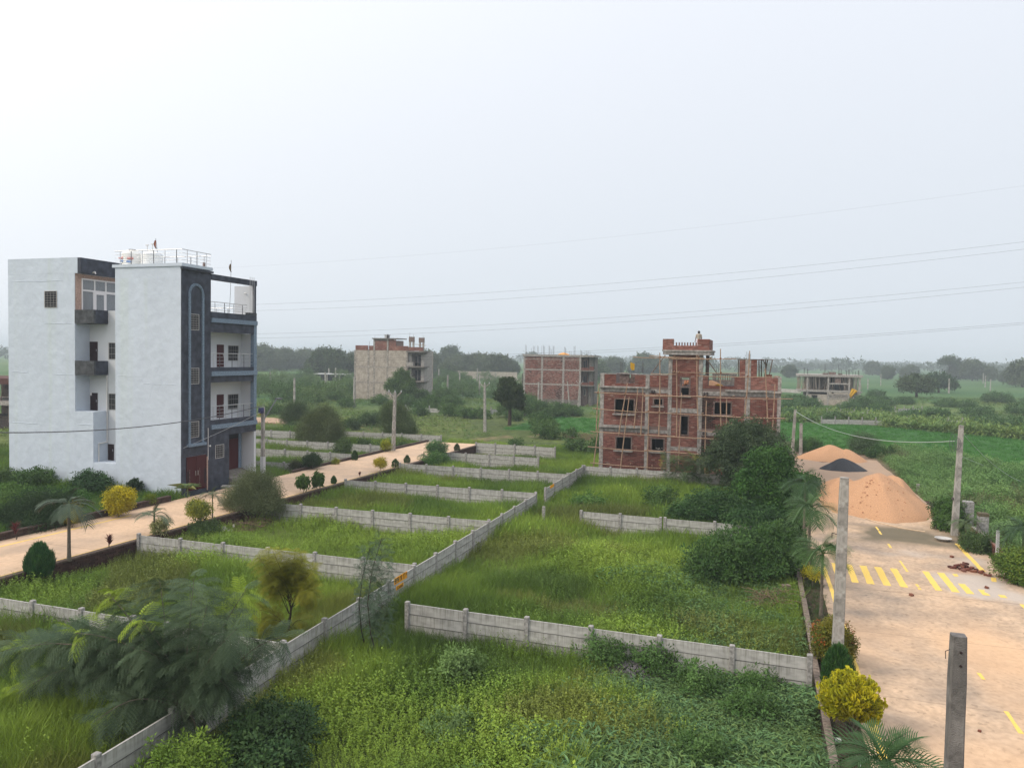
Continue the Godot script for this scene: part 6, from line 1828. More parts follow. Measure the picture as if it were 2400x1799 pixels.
func sprig(h: float, leaves: int, l: float, w: float, spread: float) -> ArrayMesh:
	# a few thin stalks set with small leaves
	var m := MB.new()
	for s in 3:
		var lean := Vector3(rf(-0.5, 0.5), 1.0, rf(-0.5, 0.5)).normalized()
		var base := Vector3(rf(-spread, spread) * 0.5, 0, rf(-spread, spread) * 0.5)
		var hh := h * rf(0.65, 1.1)
		m.col = Color(0.8, 0.75, 0.6)
		m.blade(base, lean, side_of(lean), hh, 0.009, Vector3.ZERO)
		for i in leaves:
			var t := (i + 0.5) / leaves
			var p := base + lean * hh * (0.2 + 0.8 * t)
			var a := rf(0, TAU)
			var d := (Vector3(cos(a), rf(0.15, 0.9), sin(a))).normalized()
			shade(m, 0.78, 1.15, 0.16 * t)
			m.leaf(p, d, side_of(d), l * rf(0.7, 1.25) * (1.15 - 0.4 * t), w * rf(0.8, 1.2), rf(0.05, 0.3))
	return m.mesh()

func tuft(h: float, blades: int, w: float, spread: float, seed_head := false) -> ArrayMesh:
	var m := MB.new()
	for i in blades:
		var a := rf(0, TAU)
		var d := (Vector3(cos(a) * rf(0.1, 0.55), 1.0, sin(a) * rf(0.1, 0.55))).normalized()
		var p := Vector3(rf(-spread, spread), 0, rf(-spread, spread))
		shade(m, 0.78, 1.2, rf(-0.05, 0.15))
		m.blade(p, d, side_of(d), h * rf(0.6, 1.15), w * rf(0.7, 1.2), Vector3(cos(a), -0.25, sin(a)) * rf(0.1, 0.6))
	return m.mesh()

func lie_leaf(n: int, l: float, w: float, h: float, spread: float) -> ArrayMesh:
	# creeping grass with broad pointed leaves held nearly level
	var m := MB.new()
	for i in n:
		var a := rf(0, TAU)
		var d := Vector3(cos(a), rf(-0.15, 0.55), sin(a)).normalized()
		var p := Vector3(rf(-spread, spread), h * rf(0.3, 1.0), rf(-spread, spread))
		shade(m, 0.75, 1.2, 0.02)
		m.leaf(p, d, side_of(d), l * rf(0.7, 1.2), w, rf(0.0, 0.35))
	return m.mesh()

func cluster(n: int, r: float, l: float, w: float, droop := 0.2, up := 0.3, lo := 0.8, hi := 1.2) -> ArrayMesh:
	# a spray of leaves that leave a short twig in all outward directions
	var m := MB.new()
	for i in n:
		var d := rdir(up)
		var p := d * r * rf(0.2, 1.0) + Vector3(rf(-r, r), rf(-r, r), rf(-r, r)) * 0.3
		d = (d + Vector3(0, -droop, 0)).normalized()
		shade(m, lo, hi)
		m.leaf(p, d, side_of(d), l * rf(0.75, 1.2), w * rf(0.8, 1.2), droop * 0.6)
	return m.mesh()

func pinnate(pairs: int, plen: float, leaflets: int, ll: float, lw: float, arch: float) -> ArrayMesh:
	# a twice-feathered leaf one unit long along +x that arches down
	var m := MB.new()
	var pt := func(t: float) -> Vector3: return Vector3(t, -arch * t * t, 0)
	m.col = Color(1.1, 1.0, 0.8)
	m.tube([pt.call(0.0), pt.call(0.35), pt.call(0.7), pt.call(1.0)], [0.010, 0.008, 0.006, 0.004], 3, false)
	for i in pairs:
		var t := 0.16 + 0.84 * (i + 0.5) / pairs
		var p: Vector3 = pt.call(t)
		for s in [-1.0, 1.0]:
			var d := Vector3(0.55, -0.25 - arch * t, s).normalized()
			var pl := plen * (1.0 - 0.45 * absf(t - 0.55) * 1.6)
			var sd := d.cross(Vector3.UP).normalized()
			for k in leaflets:
				var u := (k + 0.6) / leaflets
				var q := p + d * pl * u + Vector3(0, -0.10 * u * u, 0)
				shade(m, 0.85, 1.15)
				for e in [-1.0, 1.0]:
					var ld: Vector3 = (sd * e + d * 0.55).normalized()
					m.tri(q, q + ld * ll * (1.0 - 0.3 * u) + d * lw * 0.5, q + ld * ll * 0.5 + d * lw)
	return m.mesh()

func palm_frond(n: int, ll: float, lw: float, arch: float, plume: bool) -> ArrayMesh:
	# a frond one unit long along +x; plume: leaflets all round the stalk as on a foxtail palm
	var m := MB.new()
	var pt := func(t: float) -> Vector3: return Vector3(t * (1.0 - 0.18 * t * arch), 0.42 * t - arch * 0.75 * t * t, 0)
	m.col = Color(1.3, 1.25, 1.0)
	var p := []
	var r := []
	for i in 9:
		p.append(pt.call(i / 8.0))
		r.append(lerpf(0.016, 0.004, i / 8.0))
	m.tube(p, r, 4, false)
	for i in n:
		var t := 0.14 + 0.86 * (i + 0.5) / n
		var q: Vector3 = pt.call(t)
		var q2: Vector3 = pt.call(minf(t + 0.03, 1.03))
		var dx := (q2 - q).normalized()
		var up := Vector3(0, 0, 1).cross(dx).normalized()
		for s in [-1.0, 1.0]:
			var rolls := [0.25]
			if plume:
				rolls = [0.75, -0.25]
			for ro in rolls:
				var d: Vector3 = (dx * 0.72 + (Vector3(0, 0, s) * cos(ro) + up * sin(ro)) * 0.75).normalized()
				shade(m, 0.78, 1.18, 0.02)
				var l := ll * (0.55 + 0.9 * sin(PI * clampf(t * 0.86 + 0.08, 0, 1))) * rf(0.85, 1.1)
				m.blade(q, d, d.cross(up).normalized(), l, lw, Vector3(0, -0.8, 0) * (0.45 if plume else 0.6))
	return m.mesh()

func conifer_spray() -> ArrayMesh:
	var m := MB.new()
	for i in 20:
		var d := Vector3(rf(-0.35, 0.35), 1.0, rf(-0.18, 0.18)).normalized()
		shade(m, 0.75, 1.25, 0.03)
		m.leaf(Vector3(rf(-0.2, 0.2), rf(0, 0.7), rf(-0.07, 0.07)), d, side_of(d), rf(0.25, 0.45), 0.06, 0.0)
	return m.mesh()

func make_leaves() -> void:
	LM.weed = [sprig(0.42, 12, 0.060, 0.030, 0.22), sprig(0.36, 11, 0.052, 0.028, 0.26), sprig(0.48, 13, 0.056, 0.026, 0.2)]
	LM.grass = [tuft(0.50, 22, 0.010, 0.14), tuft(0.42, 24, 0.011, 0.17), tuft(0.58, 20, 0.009, 0.12)]
	LM.creep = [lie_leaf(40, 0.135, 0.030, 0.30, 0.24), lie_leaf(38, 0.12, 0.034, 0.26, 0.26)]
	LM.bushy = [cluster(34, 0.22, 0.10, 0.05, 0.25, 0.35), cluster(30, 0.24, 0.12, 0.055, 0.3, 0.3)]
	LM.mid = [tuft(0.55, 26, 0.020, 0.32), cluster(36, 0.30, 0.11, 0.06, 0.2, 0.5), tuft(0.62, 30, 0.018, 0.30)]
	LM.far = [cluster(26, 0.55, 0.30, 0.16, 0.2, 0.4), cluster(24, 0.5, 0.34, 0.14, 0.3, 0.3)]
	LM.broad = [cluster(26, 0.20, 0.13, 0.060, 0.45, 0.1), cluster(24, 0.22, 0.15, 0.065, 0.5, 0.1)]
	LM.small = [cluster(40, 0.14, 0.055, 0.028, 0.2, 0.3), cluster(36, 0.16, 0.06, 0.03, 0.25, 0.25)]
	LM.fine = [cluster(60, 0.22, 0.07, 0.016, 0.3, 0.1), cluster(56, 0.25, 0.08, 0.017, 0.35, 0.1)]
	LM.droop = [cluster(26, 0.12, 0.12, 0.042, 1.1, 0.2), cluster(24, 0.13, 0.13, 0.045, 1.2, 0.2)]
	LM.mango = [cluster(18, 0.12, 0.24, 0.062, 0.8, 0.2), cluster(16, 0.14, 0.26, 0.066, 0.9, 0.2)]
	LM.treefar = [cluster(22, 0.75, 0.55, 0.34, 0.2, 0.3), cluster(20, 0.7, 0.6, 0.36, 0.25, 0.3)]
	LM.pin = [pinnate(6, 0.42, 6, 0.12, 0.055, 0.45), pinnate(6, 0.46, 6, 0.13, 0.06, 0.65)]
	LM.pinfine = [pinnate(5, 0.42, 5, 0.12, 0.06, 0.3), pinnate(5, 0.38, 5, 0.13, 0.06, 0.45)]
	LM.plume = [palm_frond(15, 0.36, 0.022, 0.75, true), palm_frond(15, 0.36, 0.022, 1.0, true), palm_frond(14, 0.38, 0.022, 1.35, true)]
	LM.palm = [palm_frond(13, 0.36, 0.034, 0.8, false), palm_frond(13, 0.36, 0.034, 1.25, false)]
	LM.conifer = [conifer_spray(), conifer_spray()]

# ------------------------------------------------------------------ ground plants
func in_view(x: float, z: float, pad := 2.0) -> bool:
	var a := deg_to_rad(YAW)
	var dep := -sin(a) * x - cos(a) * z
	var lat := cos(a) * x - sin(a) * z
	return dep > 9.0 and absf(lat) < dep * 0.72 + pad

func blocked(x: float, z: float) -> bool:
	var rl := road_left_x(z)
	if z > -60.0 and x > rl.x - 0.1 and x < rl.y + 0.12:
		return true
	if z < -59.5 and z > -61.5 and x > -27.0 and x < -22.0:
		return true
	if x > 1.36 and x < 9.15 and z > -72.0:
		return true
	if x < -28.0 and x > -40.0 and z < -32.0 and z > -38.4:
		return true
	if x < -26.9 and x > -28.1 and z < -32.0 and z > -38.6:
		return true
	if x > -10.1 and x < 1.5 and z < -50.3 and z > -60.2:
		return true
	if absf(x + 10.8) < 0.12 and z < -6.0 and z > -49.0:
		return true
	if absf(x + 33.0) < 5.2 and z < -124.2 and z > -134.0:
		return true
	if x > -69.0 and x < -55.0 and z < -121.5 and z > -133.0:
		return true
	if x > 8.4 and x < 17.8 and z < -151.8:
		return true
	return paddy_at(x, z)

func weed_colour(x: float, z: float) -> Color:
	var a := nz.get_noise_2d(x * 2.6, z * 2.6)
	var b := nz.get_noise_2d(x * 7.5 + 200.0, z * 7.5)
	var c := Color(0.128, 0.220, 0.036).lerp(Color(0.225, 0.320, 0.052), clampf(0.55 + a * 1.3 + b * 0.5, 0.0, 1.0))
	c = c.lerp(Color(0.075, 0.130, 0.030), clampf(-a * 1.5 - b * 0.7 - 0.12, 0.0, 0.8))
	if nz.get_noise_2d(x * 4.0 + 90.0, z * 4.0 - 50.0) > 0.26:
		c = c.lerp(Color(0.17, 0.15, 0.055), 0.45)
	return c

func build_groundcover() -> void:
	var weeds := [Scatter.new(), Scatter.new(), Scatter.new()]
	var grass := [Scatter.new(), Scatter.new(), Scatter.new()]
	var creep := [Scatter.new(), Scatter.new()]
	var mid := [Scatter.new(), Scatter.new(), Scatter.new()]
	var far := [Scatter.new(), Scatter.new()]
	# near plots
	var st := 0.118
	var z := -9.0
	while z > -31.5:
		var x := -27.0
		while x < 13.0:
			var px := x + rf(-0.1, 0.1)
			var pz := z + rf(-0.1, 0.1)
			x += st
			if not in_view(px, pz, 1.0) or blocked(px, pz) or (px > 9.0 and px < 9.5):
				continue
			if px < -27.0:
				continue
			var d := Vector2(px, pz).length()
			if rng.randf() > clampf(1.3 - d * 0.018, 0.5, 1.0):
				continue
			var hn := 0.85 + 0.75 * nz.get_noise_2d(px * 5.0 + 31.0, pz * 5.0)
			var c := weed_colour(px, pz)
			var k := rf(0.78, 1.2)
			c = Color(c.r * k, c.g * k, c.b * k)
			var s := hn * rf(0.9, 1.5)
			var b := Basis(Vector3.UP, rf(0, TAU)).scaled(Vector3(s, s * 1.22, s))
			var p := Vector3(px, height(px, pz) - 0.02, pz)
			# the lush bluish creeping grass at the near plot's east end
			var cr := smoothstep(-4.6, -1.2, px + nz.get_noise_2d(px * 6.0, pz * 6.0) * 2.5) * smoothstep(-30.5, -27.0, pz) * (0.35 if pz < -19.5 else 1.0)
			if rng.randf() < cr:
				if rng.randf() < 0.72:
					creep[rng.randi() % 2].add(b, p, Color(0.098, 0.190, 0.085).lerp(Color(0.145, 0.215, 0.065), rng.randf()) * k)
				continue
			var gshare := clampf(0.30 + nz.get_noise_2d(px * 2.2 - 70.0, pz * 2.2) * 1.6, 0.0, 0.9)
			if pz < -19.5:
				gshare = clampf(gshare + 0.12, 0.0, 0.95)
			if rng.randf() < gshare:
				grass[rng.randi() % 3].add(b, p, c * Color(1.02, 0.98, 0.95))
			else:
				weeds[rng.randi() % 3].add(b, p, c)
		z -= st
	# the planted bed, the verge and the plots as far as the brick house
	st = 0.21
	z = -31.5
	while z > -66.0:
		var x := -56.0
		while x < 26.0:
			var px := x + rf(-0.18, 0.18)
			var pz := z + rf(-0.18, 0.18)
			x += st
			if not in_view(px, pz, 1.5) or blocked(px, pz):
				continue
			if px > 9.0:
				continue
			var c := weed_colour(px, pz)
			var k := rf(0.8, 1.2)
			if px < -27.5:
				c = c.lerp(Color(0.085, 0.155, 0.035), 0.5)
			c = Color(c.r * k, c.g * k, c.b * k)
			var s := (0.95 + 0.75 * nz.get_noise_2d(px * 5.0 + 31.0, pz * 5.0)) * rf(0.8, 1.3)
			if pz < -50.0 and px > -24.0:
				s *= 0.55
			mid[rng.randi() % 3].add(Basis(Vector3.UP, rf(0, TAU)).scaled(Vector3(s, s * 1.22, s)), Vector3(px, height(px, pz) - 0.04, pz), c)
		z -= st
	# lawn before the white wall
	st = 0.24
	z = -12.0
	while z > -32.2:
		var x := -46.0
		while x < -27.7:
			var px := x + rf(-0.15, 0.15)
			var pz := z + rf(-0.15, 0.15)
			x += st
			if not in_view(px, pz, 1.5) or blocked(px, pz):
				continue
			var k := rf(0.8, 1.2)
			var c := Color(0.062, 0.142, 0.026).lerp(Color(0.120, 0.205, 0.034), clampf(0.45 + 1.4 * nz.get_noise_2d(px * 4.0, pz * 4.0), 0, 1))
			var s := rf(0.6, 1.1) * (0.9 + 0.8 * nz.get_noise_2d(px * 5.0, pz * 5.0 + 77.0))
			mid[rng.randi() % 3].add(Basis(Vector3.UP, rf(0, TAU)).scaled(Vector3(s, s, s)), Vector3(px, height(px, pz) - 0.04, pz), Color(c.r * k, c.g * k, c.b * k))
		z -= st
	# creepers on the bank across the sandy road
	for i in 24000:
		var px := rf(9.3, 40.0)
		var pz := rf(-86.0, -22.0)
		if not in_view(px, pz, 3.0) or paddy_at(px, pz) or paddy_at(px - 0.8, pz - 0.8):
			continue
		if px < 10.2 and pz > -42.0 and rng.randf() < 0.65:
			continue
		var near := -82.0 + (px - 2.0) * 0.93
		if pz < near + 0.3:
			continue
		var hm := clampf(0.55 + 0.9 * nz.get_noise_2d(px * 4.0 + 60.0, pz * 4.0) + 0.3 * nz.get_noise_2d(px * 12.0, pz * 12.0), 0.12, 1.3)
		hm *= smoothstep(9.0, 11.0, px) * 0.8 + 0.25
		var yg := smoothstep(-52.0, -40.0, pz) * smoothstep(10.5, 13.0, px) * clampf(0.8 + nz.get_noise_2d(px * 3.0, pz * 3.0), 0, 1)
		var c := Color(0.095, 0.190, 0.055).lerp(Color(0.150, 0.245, 0.080), clampf(0.5 + 1.3 * nz.get_noise_2d(px * 5.0, pz * 5.0), 0, 1))
		c = c.lerp(Color(0.185, 0.265, 0.035), yg * 0.8)
		if nz.get_noise_2d(px * 3.0 + 500.0, pz * 3.0) > 0.30:
			c = c.lerp(Color(0.11, 0.085, 0.05), 0.55)
		var k := rf(0.75, 1.2)
		var s := rf(0.8, 1.3)
		mid[1].add(Basis(Vector3.UP, rf(0, TAU)).scaled(Vector3(s, s, s)), Vector3(px, height(px, pz) + hm * rf(0.2, 1.0), pz), Color(c.r * k, c.g * k, c.b * k))
	# open ground beyond
	for i in 26000:
		var dep := sqrt(rf(60.0 * 60.0, 178.0 * 178.0))
		var lat := rf(-0.74, 0.74) * dep
		var a := deg_to_rad(YAW)
		var px := -sin(a) * dep + cos(a) * lat
		var pz := -cos(a) * dep - sin(a) * lat
		if blocked(px, pz) or (pz > -66.0 and px > -56.0 and px < 26.0):
			continue
		if px > 9.0 and pz > -82.0 + (px - 2.0) * 0.93:
			continue
		if pz < -58.5 and pz > -80.0 and absf(px + 27.0 + (pz + 66.0) * 0.55) < 1.2:
			continue
		if px < -50 and px > -66 and pz < -73.6 and pz > -80.0:
			continue
		var dn := nz.get_noise_2d(px * 1.4, pz * 1.4)
		if dn < -0.12 and rng.randf() < 0.8:
			continue
		var c := Color(0.080, 0.150, 0.040).lerp(Color(0.155, 0.205, 0.045), clampf(0.5 + 1.4 * nz.get_noise_2d(px * 2.0 + 9.0, pz * 2.0), 0, 1))
		var k := rf(0.8, 1.15)
		var s := rf(0.35, 0.8) * (0.85 + 0.6 * dn)
		far[rng.randi() % 2].add(Basis(Vector3.UP, rf(0, TAU)).scaled(Vector3(s, s * 0.8, s)), Vector3(px, height(px, pz) + 0.1 * s, pz), Color(c.r * k, c.g * k, c.b * k))
	# rank growth along the far bank of the rice
	for i in 2600:
		var px := rf(3.0, 40.0)
		var b0 := -106.5 + maxf(0.0, px - 12.0) * 0.78
		var pz := b0 - rf(0.0, 1.0) * rf(0.0, 26.0)
		if pz < -150.0 or not in_view(px, pz, 3.0):
			continue
		if nz.get_noise_2d(px * 3.0, pz * 3.0 + 40.0) < -0.05:
			continue
		var k := rf(0.8, 1.2)
		var s := rf(0.7, 1.5)
		var c := Color(0.095, 0.175, 0.05).lerp(Color(0.175, 0.235, 0.06), rng.randf())
		far[rng.randi() % 2].add(Basis(Vector3.UP, rf(0, TAU)).scaled(Vector3(s, s, s)), Vector3(px, 0.3 * s, pz), Color(c.r * k, c.g * k, c.b * k))
	# rice: short tufts in the nearest part, thinning out
	var rice := Scatter.new()
	for i in 16000:
		var px := rf(2.0, 60.0) if i % 5 else rf(-27.0, -9.0)
		var pz := rf(-107.0, -24.0)
		if not paddy_at(px, pz) or not in_view(px, pz, 2.0):
			continue
		var k := rf(0.85, 1.15)
		var s := rf(0.7, 1.1)
		rice.add(Basis(Vector3.UP, rf(0, TAU)).scaled(Vector3(s, s * 0.55, s)), Vector3(px, height(px, pz), pz), Color(0.048, 0.165, 0.022) * k)
	for i in 3:
		tag(scatter(weeds[i], "weeds", LM.weed[i], M.leaf), "low leafy yellow-green weeds filling the walled plots", "weeds", "weeds of the plots")
		tag(scatter(grass[i], "grass", LM.grass[i], M.leaf), "fine upright grass standing among the plot weeds", "grass", "grass of the plots")
		tag(scatter(mid[i], "undergrowth", LM.mid[i], M.leaf), "rank undergrowth of the middle plots and roadside banks", "undergrowth", "undergrowth of plots and banks")
	for i in 2:
		tag(scatter(creep[i], "creeping_grass", LM.creep[i], M.leaf_matte), "lush bluish creeping grass by the low wall of the near plot", "grass", "creeping grass by the low wall")
		tag(scatter(far[i], "ground_cover", LM.far[i], M.leaf), "tufted ground cover of the open land beyond the plots", "ground cover", "ground cover of the open land")
	tag(scatter(rice, "rice", LM.mid[0], M.leaf), "even bright green young rice beyond the sand heaps", "rice")
	# grass of the planted bed
	var bed := Scatter.new()
	for i in 900:
		var px := rf(1.68, 2.26)
		var pz := rf(-40.0, -12.0)
		if pz > -23.0 and rng.randf() < 0.75:
			continue
		var s := rf(0.25, 0.5)
		bed.add(Basis(Vector3.UP, rf(0, TAU)).scaled(Vector3(s, s, s)), Vector3(px, 0.26, pz), Color(0.06, 0.10, 0.035) * rf(0.7, 1.3))
	for i in 1500:
		var px := rf(8.95, 9.75)
		var pz := rf(-45.0, -20.0)
		var s := rf(0.3, 0.65)
		bed.add(Basis(Vector3.UP, rf(0, TAU)).scaled(Vector3(s, s, s)), Vector3(px, 0.25, pz), Color(0.085, 0.15, 0.035) * rf(0.7, 1.25))
	tag(scatter(bed, "verge_grass", LM.grass[1], M.leaf), "short dark grass along the road's planted bed and verge", "grass")

# ------------------------------------------------------------------ shrubs and trees
func crown(parent: Node3D, called: String, lobes: Array, per: float, set_: Array, size: float, ca: Color, cb: Color, m: Material, low := -0.55, tip := Color(0, 0, 0, 0)) -> void:
	# sprays of leaves over and within rounded lobes; per = sprays per square metre of lobe
	var sc := []
	for q in set_:
		sc.append(Scatter.new())
	for lb in lobes:
		var c: Vector3 = lb[0]
		var r: Vector3 = lb[1]
		var n := int(per * 4.0 * PI * pow((pow(r.x * r.y, 1.6) + pow(r.x * r.z, 1.6) + pow(r.y * r.z, 1.6)) / 3.0, 1.0 / 1.6))
		for i in n:
			var d := rdir(0.0)
			if d.y < low:
				continue
			var t := rf(0.55, 1.06) if rng.randf() < 0.85 else rf(0.2, 0.6)
			t *= 1.0 + 0.28 * nz.get_noise_3d(d.x * 55.0 + c.x * 31.0, d.y * 55.0, d.z * 55.0 + c.z * 17.0)
			var p := c + d * r * t
			var s := size * rf(0.7, 1.3)
			var up := (d * 0.8 + Vector3(0, 0.6, 0) + rdir() * 0.5).normalized()
			var b := Basis(Quaternion(Vector3.UP, up)) * Basis(Vector3.UP, rf(0, TAU))
			var k := rf(0.75, 1.22) * (1.0 + 0.35 * nz.get_noise_3d(p.x * 22.0, p.y * 22.0, p.z * 22.0))
			var col := ca.lerp(cb, clampf(rng.randf() * 0.8 + 0.5 * nz.get_noise_3d(p.x * 30.0 + 100.0, p.y * 30.0, p.z * 30.0), 0, 1))
			if tip.a > 0.0 and t > 0.92 and d.y > -0.1 and rng.randf() < tip.a:
				col = tip
			sc[rng.randi() % sc.size()].add(b.scaled(Vector3(s, s, s)), p, Color(col.r * k, col.g * k, col.b * k))
	for i in set_.size():
		scatter(sc[i], called, set_[i], m, parent)

func limbs(parent: Node3D, called: String, list: Array, m: Material, sides := 6) -> void:
	var mb := MB.new()
	for q in list:
		var a: Vector3 = q[0]
		var b: Vector3 = q[1]
		var n := 5
		var p := []
		var r := []
		var bend := Vector3(rf(-0.1, 0.1), 0, rf(-0.1, 0.1)) * a.distance_to(b)
		for i in n:
			var t := float(i) / (n - 1)
			p.append(a.lerp(b, t) + bend * sin(PI * t))
			r.append(lerpf(q[2], q[3], t))
		mb.tube(p, r, sides)
	put(called, mb.mesh(), m, parent)

func shrub(called: String, label: String, cat: String, at: Vector3, lobes: Array, per: float, set_: Array, size: float, ca: Color, cb: Color, m: Material = null, group := "", low := -0.55, tip := Color(0, 0, 0, 0)) -> Node3D:
	var o := thing(called, label, cat, at, 0.0, group)
	o.set_meta("base", called)
	var l := []
	for lb in lobes:
		var c: Vector3 = lb[0]
		var st := Vector3(rf(-0.06, 0.06), -0.05, rf(-0.06, 0.06))
		l.append([st, c * 0.9, clampf(lb[1].x * 0.06, 0.012, 0.09), 0.008])
		for k in 2:
			l.append([c * 0.35, c + rdir(0.4) * lb[1] * 0.7, clampf(lb[1].x * 0.035, 0.008, 0.05), 0.005])
	limbs(o, "stems", l, M.bark_pale if lobes[0][1].x < 0.8 else M.bark, 5)
	crown(o, "foliage", lobes, per, set_, size, ca, cb, m if m else M.leaf, low, tip)
	return o

func tree(called: String, label: String, at: Vector3, h: float, tr: float, fork: float, lobes: Array, per: float, set_: Array, size: float, ca: Color, cb: Color, m: Material = null, group := "", bark: Material = null, low := -0.6) -> Node3D:
	var o := thing(called, label, "tree", at, 0.0, group)
	o.set_meta("base", called)
	var l := [[Vector3(0, -0.15, 0), Vector3(0, h * fork, 0), tr, tr * 0.72]]
	for lb in lobes:
		var c: Vector3 = lb[0]
		l.append([Vector3(0, h * fork * rf(0.85, 1.0), 0), c, tr * 0.55, tr * 0.14])
		for k in 3:
			l.append([Vector3(0, h * fork, 0).lerp(c, 0.6), c + rdir(0.2) * lb[1] * 0.8, tr * 0.25, tr * 0.06])
	limbs(o, "trunk", l, bark if bark else M.bark)
	crown(o, "crown", lobes, per, set_, size, ca, cb, m if m else M.leaf, low)
	return o

func palm(label: String, at: Vector3, th: float, tr: float, fronds: int, fl: float, set_: Array, col: Color, lift := 0.5, bare: Material = null, lean := Vector3.ZERO, spear := true) -> Node3D:
	var o := thing("palm", label, "palm", at)
	o.set_meta("base", "palm")
	var p := []
	var r := []
	for i in 7:
		var t := i / 6.0
		p.append(Vector3(0, th * t, 0) + lean * t * t)
		r.append(lerpf(tr * 1.2, tr * 0.8, t) * (1.25 if i == 0 else 1.0))
	var tm := MB.new()
	tm.tube(p, r, 8)
	put("trunk", tm.mesh(), bare if bare else M.bark_pale, o)
	var top := Vector3(0, th, 0) + lean
	var sh := MB.new()
	sh.tube([top, top + Vector3(0, fl * 0.22, 0), top + Vector3(0, fl * 0.36, 0)], [tr * 1.0, tr * 0.8, tr * 0.2], 7)
	put("crownshaft", sh.mesh(), M.stem_green, o)
	var fm := leafmat(0.5, 0.35)
	fm.albedo_color = col.linear_to_srgb()
	for i in fronds:
		var a := TAU * i / fronds * 1.0 + rf(-0.25, 0.25)
		var el := rf(-0.25, 0.25) + lift * (1.0 if i % 2 else 0.35)
		var s := fl * rf(0.85, 1.12)
		put("frond", set_[rng.randi() % set_.size()], fm, o, Transform3D((Basis(Vector3.UP, a) * Basis(Vector3(0, 0, 1), el)).scaled(Vector3(s, s, s)), top + Vector3(0, fl * rf(0.12, 0.3), 0)))
	if spear:
		put("spear_leaf", set_[0], fm, o, Transform3D(Basis(Vector3(0, 0, 1), 1.25).scaled(Vector3.ONE * fl * 0.7), top + Vector3(0, fl * 0.25, 0)))
	return o

func thuja(label: String, at: Vector3, r: float, h: float, col := Color(0.030, 0.085, 0.022), tips := 1) -> Node3D:
	var o := thing("conifer", label, "conifer", at)
	o.set_meta("base", "conifer")
	limbs(o, "trunk", [[Vector3(0, -0.1, 0), Vector3(0, h * 0.7, 0), 0.035, 0.015]], M.bark)
	var sc := [Scatter.new(), Scatter.new()]
	var n := int(2600 * clampf(r * h, 0.15, 1.2))
	for i in n:
		var t := rng.randf()
		var y := h * (0.02 + 0.93 * t)
		var prof := r * pow(sin(PI * clampf(0.16 + 0.84 * t, 0, 1)), 0.62) * (1.0 - 0.30 * t)
		var a := rf(0, TAU)
		var rr := prof * rf(0.55, 1.0)
		var tilt := rf(0.05, 0.32)
		var s := rf(0.16, 0.28) * clampf(h, 0.6, 1.3)
		var b := Basis(Vector3.UP, -a + PI / 2) * Basis(Vector3.RIGHT, tilt)
		var k := rf(0.7, 1.3)
		var c := col.lerp(Color(0.075, 0.15, 0.03), clampf(rf(-0.4, 0.6), 0, 1))
		sc[i % 2].add(b.scaled(Vector3(s, s, s)), Vector3(cos(a) * rr, y - s * 0.4, sin(a) * rr), Color(c.r * k, c.g * k, c.b * k))
	for i in 2:
		scatter(sc[i], "foliage", LM.conifer[i], M.leaf_dark, o)
	return o

func cordyline(label: String, at: Vector3, h: float) -> void:
	var o := thing("cordyline", label, "plant", at)
	limbs(o, "stem", [[Vector3(0, -0.05, 0), Vector3(0.02, h * 0.55, 0), 0.02, 0.015]], M.bark)
	var m := MB.new()
	for i in 64:
		var a := rf(0, TAU)
		var d := Vector3(cos(a) * rf(0.15, 0.8), 1.0, sin(a) * rf(0.15, 0.8)).normalized()
		shade(m, 0.7, 1.35)
		m.blade(Vector3(rf(-0.03, 0.03), h * rf(0.25, 0.65), rf(-0.03, 0.03)), d, side_of(d), h * rf(0.3, 0.48), 0.035, Vector3(cos(a), -0.4, sin(a)) * 0.35)
	var lm := leafmat(0.5, 0.3)
	lm.albedo_color = Color(0.13, 0.030, 0.030).linear_to_srgb()
	put("leaves", m.mesh(), lm, o)

func feather_tree(o: Node3D, branches: Array, fl: float, step: float, ca: Color, cb: Color, tipc: Color, set_: Array, start := 0.2, br := 0.022, bark: Material = null) -> void:
	# long arching branches hung with twice-feathered leaves, fresh lime ones at some tips
	var mb := MB.new()
	var sc := []
	for q in set_:
		sc.append(Scatter.new())
	for q in branches:
		var a: Vector3 = q[0]
		var b: Vector3 = q[1]
		var lift: float = q[2]
		var fresh: float = q[3]
		var n := 9
		var p := []
		var r := []
		for i in n:
			var t := float(i) / (n - 1)
			p.append(a.lerp(b, t) + Vector3(0, lift * sin(PI * t * 0.95), 0))
			r.append(lerpf(br, br * 0.2, t))
		mb.tube(p, r, 5)
		var len := a.distance_to(b)
		var cnt := int(len / step)
		for i in cnt:
			var t := start + (1.0 - start) * (i + rng.randf()) / cnt
			var f := t * (n - 1)
			var i0 := mini(int(f), n - 2)
			var pos: Vector3 = p[i0].lerp(p[i0 + 1], f - i0)
			var along: Vector3 = (p[i0 + 1] - p[i0]).normalized()
			var w := i * 2.4 + rf(-0.4, 0.4)
			var perp := along.cross(Vector3.UP)
			if perp.length() < 0.1:
				perp = Vector3.RIGHT
			perp = perp.normalized().rotated(along, w)
			var d := (along * rf(0.25, 0.7) + perp + Vector3(0, 0.1, 0)).normalized()
			var upv := Vector3.UP - d * d.y
			if upv.length() < 0.1:
				upv = perp.cross(d)
			upv = upv.normalized()
			var bs := Basis(d, upv, d.cross(upv))
			var s := fl * rf(0.7, 1.2) * (1.0 - 0.25 * t)
			var c := ca.lerp(cb, rng.randf())
			if fresh > 0.75 and t > 0.90 and rng.randf() < 0.9:
				c = tipc
			var k := rf(0.75, 1.2)
			sc[rng.randi() % sc.size()].add(bs.scaled(Vector3(s, s, s)), pos, Color(c.r * k, c.g * k, c.b * k))
	put("branches", mb.mesh(), bark if bark else M.bark_pale, o)
	for i in set_.size():
		scatter(sc[i], "fronds", set_[i], M.leaf_matte, o)

